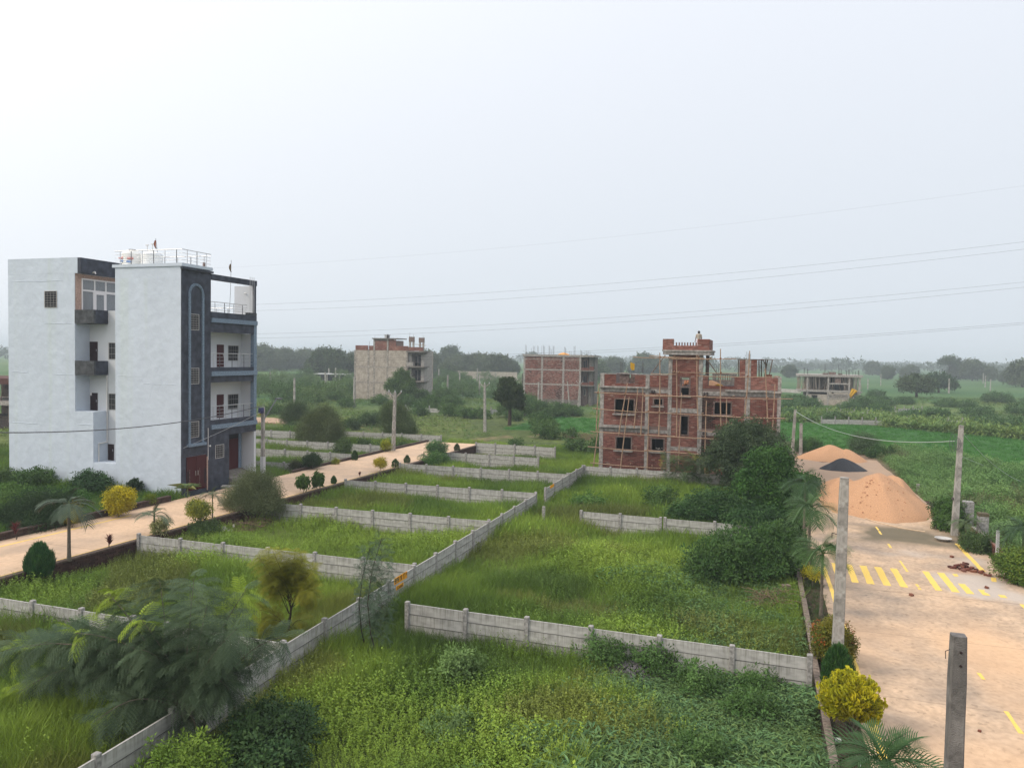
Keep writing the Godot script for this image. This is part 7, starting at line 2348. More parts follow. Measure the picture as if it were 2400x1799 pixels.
func build_near_plants() -> void:
	# --- the planted strip by the sandy road
	var y := 0.27
	shrub("round_shrub", "clipped round shrub with russet young leaves before the tall pole", "shrub", Vector3(1.93, y, -21.0), [[Vector3(0, 0.58, 0), Vector3(0.42, 0.55, 0.42)], [Vector3(0.26, 0.42, -0.1), Vector3(0.32, 0.4, 0.35)]], 130.0, LM.small, 0.95, Color(0.10, 0.125, 0.016), Color(0.20, 0.17, 0.02), M.leaf, "", -0.9, Color(0.24, 0.075, 0.02, 0.35))
	thuja("clipped dark conifer standing against the tall pole's foot", Vector3(1.95, y, -19.3), 0.40, 1.05)
	var ys := thing("golden_shrub", "golden-leaved shrub on bare grey stems by the low wall", "shrub", Vector3(1.98, y, -17.15))
	limbs(ys, "stems", [[Vector3(-0.05, -0.05, 0), Vector3(-0.3, 0.9, 0.1), 0.018, 0.008], [Vector3(0, -0.05, 0.05), Vector3(-0.08, 1.0, 0.1), 0.02, 0.008], [Vector3(0.03, -0.05, 0), Vector3(0.12, 1.05, 0), 0.02, 0.008], [Vector3(0.05, -0.05, 0.05), Vector3(0.32, 0.85, 0.05), 0.018, 0.008], [Vector3(0.0, -0.05, -0.05), Vector3(0.05, 0.95, -0.25), 0.018, 0.008], [Vector3(0.02, -0.05, 0.03), Vector3(0.2, 0.7, 0.25), 0.016, 0.006]], M.bark_pale)
	crown(ys, "foliage", [[Vector3(0, 0.80, 0), Vector3(0.58, 0.36, 0.52)], [Vector3(-0.06, 1.02, 0), Vector3(0.34, 0.26, 0.34)], [Vector3(0.25, 0.62, 0.05), Vector3(0.36, 0.3, 0.36)], [Vector3(-0.3, 0.64, 0.1), Vector3(0.3, 0.28, 0.3)]], 62.0, LM.droop, 0.9, Color(0.26, 0.27, 0.015), Color(0.50, 0.43, 0.02), M.leaf, -0.8)
	palm("nearest palm with dark bushy fronds beside the low wall", Vector3(2.25, y, -14.4), 0.55, 0.06, 11, 1.05, LM.plume, Color(0.045, 0.10, 0.030), 0.55)
	palm("foxtail palm with a slim pale trunk before the crosswalk's near end", Vector3(1.98, y, -24.8), 1.75, 0.045, 11, 0.98, LM.plume, Color(0.058, 0.115, 0.032), 0.35)
	palm("second foxtail palm among the dense trees by the crosswalk", Vector3(1.85, y, -28.9), 2.25, 0.05, 11, 1.05, LM.plume, Color(0.060, 0.115, 0.036), 0.4)
	palm("third foxtail palm half hidden by dense trees near the road", Vector3(1.9, y, -33.0), 2.6, 0.05, 10, 1.0, LM.plume, Color(0.040, 0.085, 0.030), 0.3)
	shrub("golden_shrub", "small yellow-green potted-looking shrub behind the foxtail palm trunk", "shrub", Vector3(1.92, y, -27.9), [[Vector3(0, 0.48, 0), Vector3(0.24, 0.14, 0.24)]], 90.0, LM.small, 1.1, Color(0.24, 0.24, 0.02), Color(0.42, 0.36, 0.02))
	# --- across the sandy road
	shrub("round_shrub", "broad dark glossy shrub at the foot of the coil pole", "shrub", Vector3(8.75, 0.2, -40.6), [[Vector3(0, 0.7, 0), Vector3(0.75, 0.75, 0.9)], [Vector3(-0.3, 0.4, 0.8), Vector3(0.5, 0.5, 0.6)]], 45.0, LM.broad, 0.8, Color(0.045, 0.10, 0.022), Color(0.085, 0.155, 0.035))
	shrub("round_shrub", "dark clipped bush before the red brick wall", "shrub", Vector3(8.72, 0.2, -35.9), [[Vector3(0, 0.32, 0), Vector3(0.5, 0.38, 0.75)]], 70.0, LM.small, 1.3, Color(0.045, 0.085, 0.025), Color(0.08, 0.12, 0.035))
	shrub("round_shrub", "yellow-green rounded bush nearest the red wall's broken end", "shrub", Vector3(8.95, 0.2, -31.4), [[Vector3(0, 0.6, 0), Vector3(0.62, 0.5, 0.75)], [Vector3(0.2, 0.3, 0.4), Vector3(0.5, 0.4, 0.6)]], 60.0, LM.small, 1.4, Color(0.07, 0.13, 0.022), Color(0.17, 0.21, 0.025))
	palm("thin young palm in the verge beside the coil pole", Vector3(8.75, 0.2, -37.6), 0.75, 0.03, 8, 0.75, LM.palm, Color(0.07, 0.105, 0.035), 0.45)
	palm("dark palm overhanging the red brick wall's near end", Vector3(9.7, 0.2, -33.4), 1.35, 0.055, 11, 1.05, LM.plume, Color(0.038, 0.08, 0.028), 0.4, M.stem_green)
	palm("palm at the picture's edge behind the yellow-green bush", Vector3(10.2, 0.2, -32.3), 1.3, 0.055, 9, 1.0, LM.plume, Color(0.035, 0.075, 0.028), 0.3, M.stem_green)
	# --- dense trees between the plots and the sandy road
	tree("dense_tree", "broad dark grey-green tree before the scaffolded house's east end", Vector3(-0.5, 0, -47.0), 4.3, 0.12, 0.35, [[Vector3(0.0, 3.35, 0), Vector3(1.9, 1.15, 1.7)], [Vector3(-1.3, 2.3, 0.6), Vector3(1.3, 1.2, 1.3)], [Vector3(1.3, 2.4, 0.4), Vector3(1.4, 1.3, 1.3)], [Vector3(0.1, 1.4, 1.0), Vector3(1.8, 1.2, 1.2)], [Vector3(-0.6, 3.6, 0.3), Vector3(1.0, 0.75, 1.0)]], 15.0, LM.broad, 1.05, Color(0.042, 0.072, 0.030), Color(0.085, 0.115, 0.055), M.leaf)
	tree("dense_tree", "vivid dark green leafy tree leaning over the sandy road", Vector3(0.7, 0, -38.4), 3.9, 0.11, 0.35, [[Vector3(-0.1, 3.0, 0), Vector3(1.05, 0.85, 1.0)], [Vector3(-0.5, 2.1, 0.3), Vector3(1.25, 0.9, 1.1)], [Vector3(0.8, 2.0, 0.2), Vector3(1.15, 0.85, 1.0)], [Vector3(0.2, 1.1, 0.6), Vector3(1.6, 1.0, 1.2)], [Vector3(1.55, 2.35, 0.0), Vector3(0.65, 0.28, 0.5)]], 24.0, LM.broad, 1.0, Color(0.030, 0.085, 0.016), Color(0.070, 0.150, 0.030), M.leaf)
	shrub("fan_leaved_shrub", "wide dark shrub with layered sprays left of the vivid green tree", "shrub", Vector3(-2.0, 0, -37.4), [[Vector3(0, 1.0, 0), Vector3(1.3, 0.8, 1.1)], [Vector3(-1.0, 0.7, 0.5), Vector3(0.9, 0.6, 0.9)], [Vector3(1.1, 0.8, 0.5), Vector3(1.0, 0.8, 0.9)]], 24.0, LM.broad, 1.0, Color(0.030, 0.078, 0.022), Color(0.075, 0.140, 0.040))
	shrub("fan_leaved_shrub", "dark shrub under the vivid green tree by the broken wall", "shrub", Vector3(0.2, 0, -34.9), [[Vector3(0, 0.85, 0), Vector3(1.2, 0.8, 1.0)]], 28.0, LM.broad, 1.0, Color(0.026, 0.070, 0.020), Color(0.06, 0.12, 0.035))
	shrub("fan_leaved_shrub", "lighter green sapling shrub beyond the broken wall", "shrub", Vector3(-4.6, 0, -39.8), [[Vector3(0, 0.75, 0), Vector3(0.9, 0.7, 0.8)]], 22.0, LM.broad, 0.9, Color(0.055, 0.115, 0.028), Color(0.11, 0.175, 0.045))
	shrub("leafy_bush", "low light green bush behind the broken precast wall", "shrub", Vector3(-8.2, 0, -38.9), [[Vector3(0, 0.4, 0), Vector3(0.9, 0.45, 0.7)]], 30.0, LM.bushy, 0.9, Color(0.065, 0.150, 0.030), Color(0.115, 0.205, 0.045))
	shrub("leafy_bush", "vine-smothered dark mound before the planted strip's palms", "shrub", Vector3(-0.3, 0, -28.6), [[Vector3(0, 0.9, 0), Vector3(1.5, 0.95, 1.4)], [Vector3(-1.1, 0.55, 0.6), Vector3(1.0, 0.75, 1.0)], [Vector3(1.0, 1.1, -0.6), Vector3(0.9, 0.9, 1.2)]], 34.0, LM.bushy, 1.0, Color(0.038, 0.088, 0.022), Color(0.080, 0.145, 0.035))
	shrub("leafy_bush", "dark vine mound under the palms at the low wall's far end", "shrub", Vector3(1.0, 0, -30.8), [[Vector3(0, 0.8, 0), Vector3(0.8, 0.8, 1.2)]], 34.0, LM.bushy, 1.0, Color(0.026, 0.060, 0.018), Color(0.055, 0.105, 0.030))
	var ac := thing("feathery_tree", "small feathery tree with yellowing tips before the scaffolded house", "tree", Vector3(-4.2, 0, -47.8))
	limbs(ac, "trunk", [[Vector3(0, -0.1, 0), Vector3(0.05, 0.9, 0), 0.05, 0.035]], M.bark)
	feather_tree(ac, [[Vector3(0, 0.7, 0), Vector3(-1.35, 1.75, 0.2), 0.2, 1.0], [Vector3(0, 0.8, 0), Vector3(-0.5, 2.1, 0.1), 0.1, 0.7], [Vector3(0, 0.8, 0), Vector3(0.5, 2.15, 0), 0.15, 1.0], [Vector3(0, 0.7, 0), Vector3(1.3, 1.6, 0.2), 0.25, 1.0], [Vector3(0, 0.5, 0), Vector3(1.6, 0.9, 0.3), 0.3, 0.5], [Vector3(0, 0.5, 0), Vector3(-1.1, 0.8, 0.4), 0.25, 0.3], [Vector3(0, 0.6, 0), Vector3(0.2, 1.3, 0.9), 0.2, 0.3], [Vector3(0, 0.6, 0), Vector3(0.9, 1.9, -0.3), 0.2, 0.8]], 0.62, 0.045, Color(0.045, 0.085, 0.035), Color(0.085, 0.135, 0.045), Color(0.24, 0.24, 0.03), LM.pinfine)
	# --- brushwood
	for q in [[Vector3(0.65, 0.0, -26.0), 0.85, 0.62, 190, "heap of dry brown brushwood and vines against the low wall"], [Vector3(-22.0, 0.0, -29.3), 1.25, 0.55, 170, "heap of cut grey-brown branches below the retaining wall"], [Vector3(-22.1, 0.0, -24.2), 0.75, 0.34, 110, "dried weeds heaped at the precast wall's roadside end"], [Vector3(-16.0, 0.0, -73.5), 2.4, 0.5, 150, "long heap of dry brown cuttings beside the scaffolded house"]]:
		var bw := MB.new()
		for i in q[3]:
			var a := rf(0, TAU)
			var p := Vector3(rf(-1, 1) * q[1] * 0.7, rf(0.03, 1.0) * q[2] * rf(0.2, 1.0), rf(-1, 1) * q[1] * 0.8)
			var d: Vector3 = Vector3(cos(a), rf(-0.5, 0.6), sin(a)).normalized() * rf(0.25, 0.6) * (q[1] * 0.8 + 0.2)
			bw.tube([p - d, p + Vector3(0, rf(0.0, 0.16), 0), p + d], [0.010, 0.008, 0.004], 4, false)
		var bt := put("brushwood", bw.mesh(), M.twig, self, Transform3D(Basis(), q[0]))
		tag(bt, q[4], "brushwood", "", "stuff")
	var pl := MB.new()
	for i in 60:
		pl.xbox(Transform3D(Basis.from_euler(Vector3(rf(0, 3), rf(0, 3), rf(0, 3))), Vector3(rf(-0.8, 0.8), rf(0.05, 0.35), rf(-0.45, 0.45))), Vector3(0.11, 0.012, 0.08) * rf(0.6, 1.5))
	tag(put("litter", pl.mesh(), mat(Color(0.34, 0.33, 0.27), 0.9), self, Transform3D(Basis(), Vector3(-22.5, 0.1, -27.6))), "scatter of pale rubbish scraps beside the cut branches", "litter", "", "stuff")
	# --- foreground plot trees
	var lt := thing("feathery_tree", "large dark feathery tree spreading from the plot corner nearest the camera", "tree", Vector3(-10.9, 0, -12.5))
	limbs(lt, "trunk", [[Vector3(0.1, -0.1, 0), Vector3(0.1, 0.9, 0.0), 0.06, 0.05], [Vector3(-0.05, -0.1, 0.1), Vector3(-0.3, 0.8, 0.1), 0.05, 0.04], [Vector3(0.25, -0.1, -0.1), Vector3(0.5, 0.8, -0.1), 0.05, 0.04]], M.bark)
	var B := []
	for q in [[-15.85, 0.95, 0.9, 1.0], [-15.6, 0.15, 0.9, 1.0], [-15.1, 0.5, 0.9, 0.4], [-14.7, 1.65, 0.7, 0.2], [-14.24, 1.75, 0.6, 0.2], [-13.26, 1.95, 0.5, 1.0], [-12.83, 2.3, 0.45, 1.0], [-12.5, 3.0, 0.3, 0.9], [-12.0, 3.1, 0.25, 0.4], [-11.46, 2.75, 0.2, 1.0], [-10.85, 3.3, 0.1, 0.5], [-10.2, 3.65, 0.1, 0.7], [-9.75, 3.2, 0.15, 0.3], [-9.37, 3.4, 0.15, 1.0], [-9.0, 2.9, 0.25, 0.6], [-8.9, 2.3, 0.4, 0.2], [-9.5, 1.5, 0.4, 0.0], [-9.9, 0.9, 0.4, 0.0], [-11.7, 1.9, 0.3, 0.4], [-11.2, 2.2, 0.3, 0.3], [-12.9, 1.1, 0.6, 0.0], [-13.9, 0.9, 0.7, 0.1]]:
		var base := Vector3(rf(-0.3, 0.4), rf(0.45, 1.0), rf(-0.2, 0.2))
		var tip := Vector3(q[0] + 10.9, q[1], rf(-0.6, 0.9))
		B.append([base, tip, q[2], q[3]])
	for k in 12:
		B.append([Vector3(rf(-0.2, 0.3), rf(0.3, 0.9), 0), Vector3(rf(-1.7, 1.7), rf(0.3, 2.0), rf(-0.9, 1.3)), 0.35, 0.0])
	feather_tree(lt, B, 0.50, 0.040, Color(0.058, 0.092, 0.050), Color(0.096, 0.136, 0.072), Color(0.22, 0.30, 0.03), LM.pin, 0.22, 0.026)
	var sp := shrub("leafy_bush", "bright lime-green leafy sapling at the picture's lower edge", "shrub", Vector3(-9.75, 0, -11.35), [[Vector3(0, 0.55, 0), Vector3(0.75, 0.35, 0.55)], [Vector3(0.45, 0.35, 0.3), Vector3(0.5, 0.3, 0.45)], [Vector3(-0.4, 0.3, 0.3), Vector3(0.5, 0.3, 0.45)]], 34.0, LM.bushy, 0.62, Color(0.125, 0.21, 0.030), Color(0.21, 0.30, 0.045))
	sp.set_meta("label", "bright lime-green leafy sapling under the large feathery tree")
	shrub("leafy_bush", "dark leafy undergrowth mound beneath the large feathery tree", "shrub", Vector3(-9.2, 0, -13.0), [[Vector3(0, 0.35, 0), Vector3(0.9, 0.5, 0.9)], [Vector3(0.5, 0.25, 1.0), Vector3(0.8, 0.4, 0.7)]], 36.0, LM.small, 1.5, Color(0.035, 0.075, 0.026), Color(0.07, 0.12, 0.035))
	var mo := thing("feathery_tree", "olive-yellow feathery tree with a dark trunk before the long wall", "tree", Vector3(-11.75, 0, -17.55))
	limbs(mo, "trunk", [[Vector3(0, -0.1, 0), Vector3(-0.06, 0.9, 0), 0.045, 0.036], [Vector3(-0.06, 0.85, 0), Vector3(-0.15, 1.5, 0), 0.03, 0.02], [Vector3(-0.06, 0.85, 0), Vector3(0.2, 1.6, 0.05), 0.03, 0.018]], M.bark)
	var mbr := []
	for q in [[-0.95, 2.2], [-0.7, 2.6], [-0.35, 2.75], [0.05, 2.7], [0.4, 2.55], [0.75, 2.3], [0.95, 1.9], [0.7, 1.5], [-0.9, 1.75], [-0.55, 1.4], [0.25, 1.9], [-0.25, 2.1], [0.5, 2.1], [-0.6, 2.05], [0.0, 2.4]]:
		mbr.append([Vector3(rf(-0.1, 0.05), rf(1.0, 1.5), 0), Vector3(q[0], q[1], rf(-0.5, 0.5)), 0.12, 0.5])
	for q in [[-0.8, 0.7], [-0.4, 0.5], [0.3, 0.75], [-0.9, 1.05]]:
		mbr.append([Vector3(-0.03, rf(0.5, 0.9), 0), Vector3(q[0], q[1], rf(-0.3, 0.3)), 0.15, 0.3])
	feather_tree(mo, mbr, 0.36, 0.019, Color(0.150, 0.165, 0.018), Color(0.235, 0.225, 0.025), Color(0.28, 0.26, 0.05), LM.pinfine, 0.3, 0.012, M.bark)
	for q in [[Vector3(-9.75, 0, -18.1), 2.85, "shorter bluish slender stem clothed in fine fronds before the long wall"], [Vector3(-9.25, 0, -17.8), 3.25, "taller bluish slender stem clothed in fine fronds beside the number panel"]]:
		var sl := thing("slender_tree", q[2], "tree", q[0])
		limbs(sl, "trunk", [[Vector3(0, -0.1, 0), Vector3(0.03, q[1], 0), 0.022, 0.008]], M.bark)
		var br := []
		var n := int(q[1] * 15)
		for i in n:
			var yy: float = 0.5 + (q[1] - 0.55) * i / n
			var a := i * 2.4
			var rr := 0.34 * (0.5 + 0.6 * sin(PI * clampf(yy / q[1], 0, 1)))
			br.append([Vector3(0.02, yy, 0), Vector3(cos(a) * rr, yy + 0.10, sin(a) * rr), 0.05, 0.0])
		feather_tree(sl, br, 0.27, 0.055, Color(0.050, 0.085, 0.052), Color(0.085, 0.125, 0.075), Color(0.1, 0.15, 0.06), LM.pinfine, 0.3, 0.006, M.bark)
	# --- taller leafy weeds in the plots
	for q in [[-6.7, -17.1, 0.8, "clump of tall broad-leaved weeds in the middle of the near plot"], [-5.85, -14.5, 0.5, "low patch of broad heart-shaped leaves in the near plot"], [0.0, -17.6, 0.62, "clump of large pale leaves in the creeping grass by the low wall"], [-1.2, -18.3, 0.7, "dark leafy bush against the near plot's cross wall"], [-3.6, -19.2, 0.75, "dark bush overtopping the middle of the near cross wall"], [-2.3, -19.25, 0.72, "second dark bush overtopping the near cross wall"], [-0.9, -15.2, 0.55, "clump of white-flecked weeds at the near plot's lower edge"], [-2.9, -13.8, 0.5, "bushy green weeds at the lower edge of the view"], [0.2, -19.0, 0.5, "leafy climber on the near cross wall's east end"]]:
		shrub("tall_weed", q[3], "weed", Vector3(q[0], 0, q[1]), [[Vector3(0, q[2] * 0.55, 0), Vector3(0.55, q[2] * 0.5, 0.5)]], 30.0, LM.bushy, 0.75, Color(0.060, 0.125, 0.030) if q[0] > -5.0 else Color(0.115, 0.19, 0.05), Color(0.105, 0.185, 0.05) if q[0] > -5.0 else Color(0.16, 0.24, 0.08))
	# --- along the road between the plots
	y = 0.64
	thuja("large clipped conifer beside the near edge of the plot road", Vector3(-22.62, 0.5, -19.25), 0.50, 1.05, Color(0.028, 0.085, 0.028))
	palm("tall slim palm with a drooping dark head beside the plot road", Vector3(-22.72, y, -20.5), 1.75, 0.055, 10, 1.05, LM.palm, Color(0.05, 0.075, 0.045), 0.15, M.bark_pale)
	cordyline("dark red spiky plant on the near edge of the plot road", Vector3(-22.78, y, -22.3), 0.66)
	cordyline("paler red spiky plant across the plot road, before the lawn", Vector3(-27.15, y, -22.1), 0.78)
	shrub("golden_shrub", "bright yellow round-headed shrub on a short stem before the white wall", "shrub", Vector3(-26.85, y, -26.85), [[Vector3(0, 0.72, 0), Vector3(0.56, 0.48, 0.56)]], 85.0, LM.small, 1.35, Color(0.30, 0.27, 0.012), Color(0.52, 0.42, 0.02), M.leaf, "", -0.95)
	shrub("golden_shrub", "thin leaning yellow shrub behind the tall slim palm", "shrub", Vector3(-27.0, y, -24.5), [[Vector3(0.1, 0.45, 0), Vector3(0.28, 0.40, 0.28)]], 60.0, LM.fine, 0.9, Color(0.20, 0.20, 0.03), Color(0.34, 0.28, 0.04))
	shrub("round_shrub", "small clipped green ball on the lawn edge near the grey house", "shrub", Vector3(-27.5, y, -29.3), [[Vector3(0, 0.26, 0), Vector3(0.23, 0.2, 0.23)]], 160.0, LM.small, 0.8, Color(0.09, 0.15, 0.015), Color(0.19, 0.23, 0.02))
	palm("bent young palm with down-curved fronds on the plot road's near edge", Vector3(-22.9, y, -24.65), 0.62, 0.04, 6, 0.85, LM.palm, Color(0.075, 0.10, 0.055), 0.25)
	shrub("variegated_shrub", "pale variegated shrub beside the bent young palm", "shrub", Vector3(-22.72, y, -24.75), [[Vector3(0, 0.28, 0), Vector3(0.22, 0.26, 0.22)]], 110.0, LM.small, 1.2, Color(0.24, 0.27, 0.09), Color(0.40, 0.38, 0.18))
	shrub("golden_shrub", "half yellow, half grey-green shrub on the plot road's near edge", "shrub", Vector3(-22.55, y, -26.85), [[Vector3(-0.12, 0.68, 0), Vector3(0.40, 0.30, 0.38)], [Vector3(0.15, 0.55, 0.1), Vector3(0.38, 0.33, 0.38)]], 80.0, LM.small, 1.2, Color(0.10, 0.145, 0.04), Color(0.34, 0.32, 0.03))
	shrub("leafy_bush", "dull green bush hanging below the half yellow shrub", "shrub", Vector3(-22.2, 0.1, -26.7), [[Vector3(0, 0.35, 0), Vector3(0.55, 0.45, 0.6)]], 50.0, LM.bushy, 0.7, Color(0.06, 0.105, 0.035), Color(0.11, 0.165, 0.05))
	palm("spindly palm with few drooping fronds before the maroon gate", Vector3(-22.75, y, -27.9), 0.92, 0.03, 6, 0.7, LM.palm, Color(0.085, 0.10, 0.05), 0.2)
	shrub("grey_green_shrub", "round grey-green roadside shrub overhanging the road below the grey house", "shrub", Vector3(-22.3, 0.3, -30.4), [[Vector3(0, 1.25, 0), Vector3(0.95, 0.95, 0.95)], [Vector3(-0.7, 0.8, 0.3), Vector3(0.8, 0.7, 0.8)], [Vector3(0.6, 0.7, 0.2), Vector3(0.85, 0.7, 0.8)]], 42.0, LM.fine, 1.15, Color(0.098, 0.124, 0.052), Color(0.176, 0.195, 0.098))
	for q in [[-22.75, -34.9, 0.95, "upright leafy mango sapling on the plot road's near edge"], [-22.5, -36.0, 0.9, "spreading leafy mango sapling beside the upright one"]]:
		shrub("mango_sapling", q[3], "sapling", Vector3(q[0], y, q[1]), [[Vector3(0, 0.55, 0), Vector3(0.30, 0.42, 0.30)]], 60.0, LM.mango, 0.85, Color(0.055, 0.115, 0.025), Color(0.12, 0.185, 0.05))
	thuja("small dark conifer just beyond the mango saplings", Vector3(-22.8, y, -38.1), 0.17, 0.42)
	cordyline("tiny red spiky plant on the far stretch of the plot road", Vector3(-22.75, y, -41.0), 0.34)
	shrub("golden_shrub", "yellow round-headed shrub on the far stretch of the plot road", "shrub", Vector3(-22.6, y, -43.3), [[Vector3(0, 0.48, 0), Vector3(0.32, 0.28, 0.32)]], 90.0, LM.small, 1.2, Color(0.28, 0.25, 0.015), Color(0.50, 0.40, 0.02))
	thuja("rounded dark conifer beside the far yellow shrub", Vector3(-22.55, y, -45.35), 0.30, 0.52, Color(0.025, 0.065, 0.02))
	thuja("egg-shaped dark conifer second beyond the far yellow shrub", Vector3(-22.7, y, -47.4), 0.26, 0.52, Color(0.025, 0.065, 0.02))
	palm("tiny palm tuft between the egg-shaped conifer and the wall", Vector3(-22.5, y, -49.6), 0.12, 0.03, 8, 0.5, LM.palm, Color(0.06, 0.09, 0.04), 0.4)
	shrub("grey_green_shrub", "dark feathery shrub at the plot road's far bend", "shrub", Vector3(-22.2, 0.4, -51.2), [[Vector3(0, 0.75, 0), Vector3(0.75, 0.6, 0.7)]], 34.0, LM.bushy, 0.9, Color(0.058, 0.130, 0.046), Color(0.111, 0.195, 0.065))
	shrub("leafy_bush", "lower leafy bush in front of the dark feathery shrub at the bend", "shrub", Vector3(-21.4, 0.0, -49.4), [[Vector3(0, 0.55, 0), Vector3(0.95, 0.55, 0.8)]], 30.0, LM.bushy, 0.9, Color(0.06, 0.135, 0.035), Color(0.105, 0.19, 0.05))
	thuja("cone-shaped dark conifer at the very end of the plot road", Vector3(-22.1, y, -55.0), 0.27, 0.55, Color(0.025, 0.06, 0.02))
	shrub("round_shrub", "dark round bush on the grey house's side of the plot road", "shrub", Vector3(-27.0, y, -42.5), [[Vector3(0, 0.48, 0), Vector3(0.52, 0.42, 0.5)]], 70.0, LM.small, 1.4, Color(0.022, 0.045, 0.016), Color(0.05, 0.085, 0.025))
	shrub("round_shrub", "low brownish bush beside the dark round bush", "shrub", Vector3(-27.9, 0.4, -42.0), [[Vector3(0, 0.35, 0), Vector3(0.45, 0.35, 0.4)]], 60.0, LM.small, 1.3, Color(0.045, 0.05, 0.025), Color(0.07, 0.075, 0.03))
	shrub("golden_shrub", "small lime bush low on the plot road's far kerb", "shrub", Vector3(-26.75, y, -44.9), [[Vector3(0, 0.14, 0), Vector3(0.22, 0.14, 0.2)]], 110.0, LM.small, 1.0, Color(0.16, 0.21, 0.02), Color(0.3, 0.3, 0.03))
	thuja("dark cone conifer on the plot road's far kerb", Vector3(-26.6, y, -47.2), 0.26, 0.66, Color(0.03, 0.065, 0.02))
	shrub("golden_shrub", "yellow-green upright shrub near the forked pole at the bend", "shrub", Vector3(-26.8, y, -52.2), [[Vector3(0, 0.45, 0), Vector3(0.30, 0.42, 0.30)]], 70.0, LM.small, 1.3, Color(0.17, 0.23, 0.015), Color(0.36, 0.36, 0.02))
	# --- lawn before the white wall
	shrub("leafy_bush", "dark green bush against the foot of the white wall", "shrub", Vector3(-33.2, 0.45, -31.3), [[Vector3(0, 0.6, 0), Vector3(1.0, 0.62, 0.7)], [Vector3(0.7, 0.45, 0.2), Vector3(0.7, 0.5, 0.6)]], 34.0, LM.broad, 0.85, Color(0.030, 0.075, 0.028), Color(0.07, 0.125, 0.05))
	shrub("leafy_bush", "glossy young plant alone against the white wall", "shrub", Vector3(-30.7, 0.45, -31.7), [[Vector3(0, 0.55, 0), Vector3(0.45, 0.42, 0.4)]], 34.0, LM.mango, 0.7, Color(0.035, 0.065, 0.035), Color(0.075, 0.11, 0.055))
	shrub("leafy_bush", "bushy green plant by the white wall's west part", "shrub", Vector3(-36.8, 0.45, -31.4), [[Vector3(0, 0.5, 0), Vector3(0.9, 0.55, 0.6)], [Vector3(-0.9, 0.4, 0.1), Vector3(0.7, 0.45, 0.6)]], 32.0, LM.bushy, 0.9, Color(0.05, 0.105, 0.03), Color(0.10, 0.17, 0.045))
	shrub("leafy_bush", "pale green bush at the white wall's far corner", "shrub", Vector3(-39.3, 0.45, -31.4), [[Vector3(0, 0.4, 0), Vector3(0.8, 0.45, 0.6)]], 30.0, LM.bushy, 0.9, Color(0.065, 0.125, 0.035), Color(0.11, 0.175, 0.055))
	shrub("leafy_bush", "broad dark bush on the lawn behind the tall slim palm", "shrub", Vector3(-28.6, 0.45, -24.6), [[Vector3(0, 0.65, 0), Vector3(1.2, 0.75, 1.1)], [Vector3(-1.0, 0.4, 0.3), Vector3(0.9, 0.5, 0.9)], [Vector3(0.5, 0.3, 0.8), Vector3(0.8, 0.4, 0.8)]], 40.0, LM.fine, 1.5, Color(0.026, 0.052, 0.022), Color(0.055, 0.09, 0.032))
	shrub("leafy_bush", "green bush low on the lawn between road wall and white wall", "shrub", Vector3(-31.6, 0.45, -28.2), [[Vector3(0, 0.35, 0), Vector3(1.2, 0.4, 0.9)]], 30.0, LM.bushy, 0.9, Color(0.045, 0.115, 0.026), Color(0.095, 0.18, 0.04))
	shrub("leafy_bush", "bright low bush on the lawn toward the picture's edge", "shrub", Vector3(-34.6, 0.45, -27.8), [[Vector3(0, 0.35, 0), Vector3(1.3, 0.4, 0.9)]], 30.0, LM.bushy, 0.9, Color(0.07, 0.15, 0.03), Color(0.13, 0.215, 0.05))
	var bn := thing("banana_plant", "young broad-leaved palm-like plant beside the maroon gate", "plant", Vector3(-27.25, 0.62, -31.55))
	limbs(bn, "stem", [[Vector3(0, -0.05, 0), Vector3(0.02, 0.55, 0), 0.04, 0.025]], M.stem_green)
	for i in 9:
		var lm := MB.new()
		var a := TAU * i / 9.0 + 0.3
		var d := Vector3(cos(a), rf(0.35, 0.8), sin(a)).normalized()
		lm.col = Color(1, 1, 1) * rf(0.8, 1.2)
		lm.leaf(Vector3(0, 0.5, 0), d, d.cross(Vector3.UP).normalized(), rf(0.65, 0.9), 0.24, 0.45)
		var bm := leafmat(0.5, 0.5)
		bm.albedo_color = (Color(0.09, 0.14, 0.045) if i % 3 else Color(0.20, 0.21, 0.07)).linear_to_srgb()
		put("leaf", lm.mesh(), bm, bn)

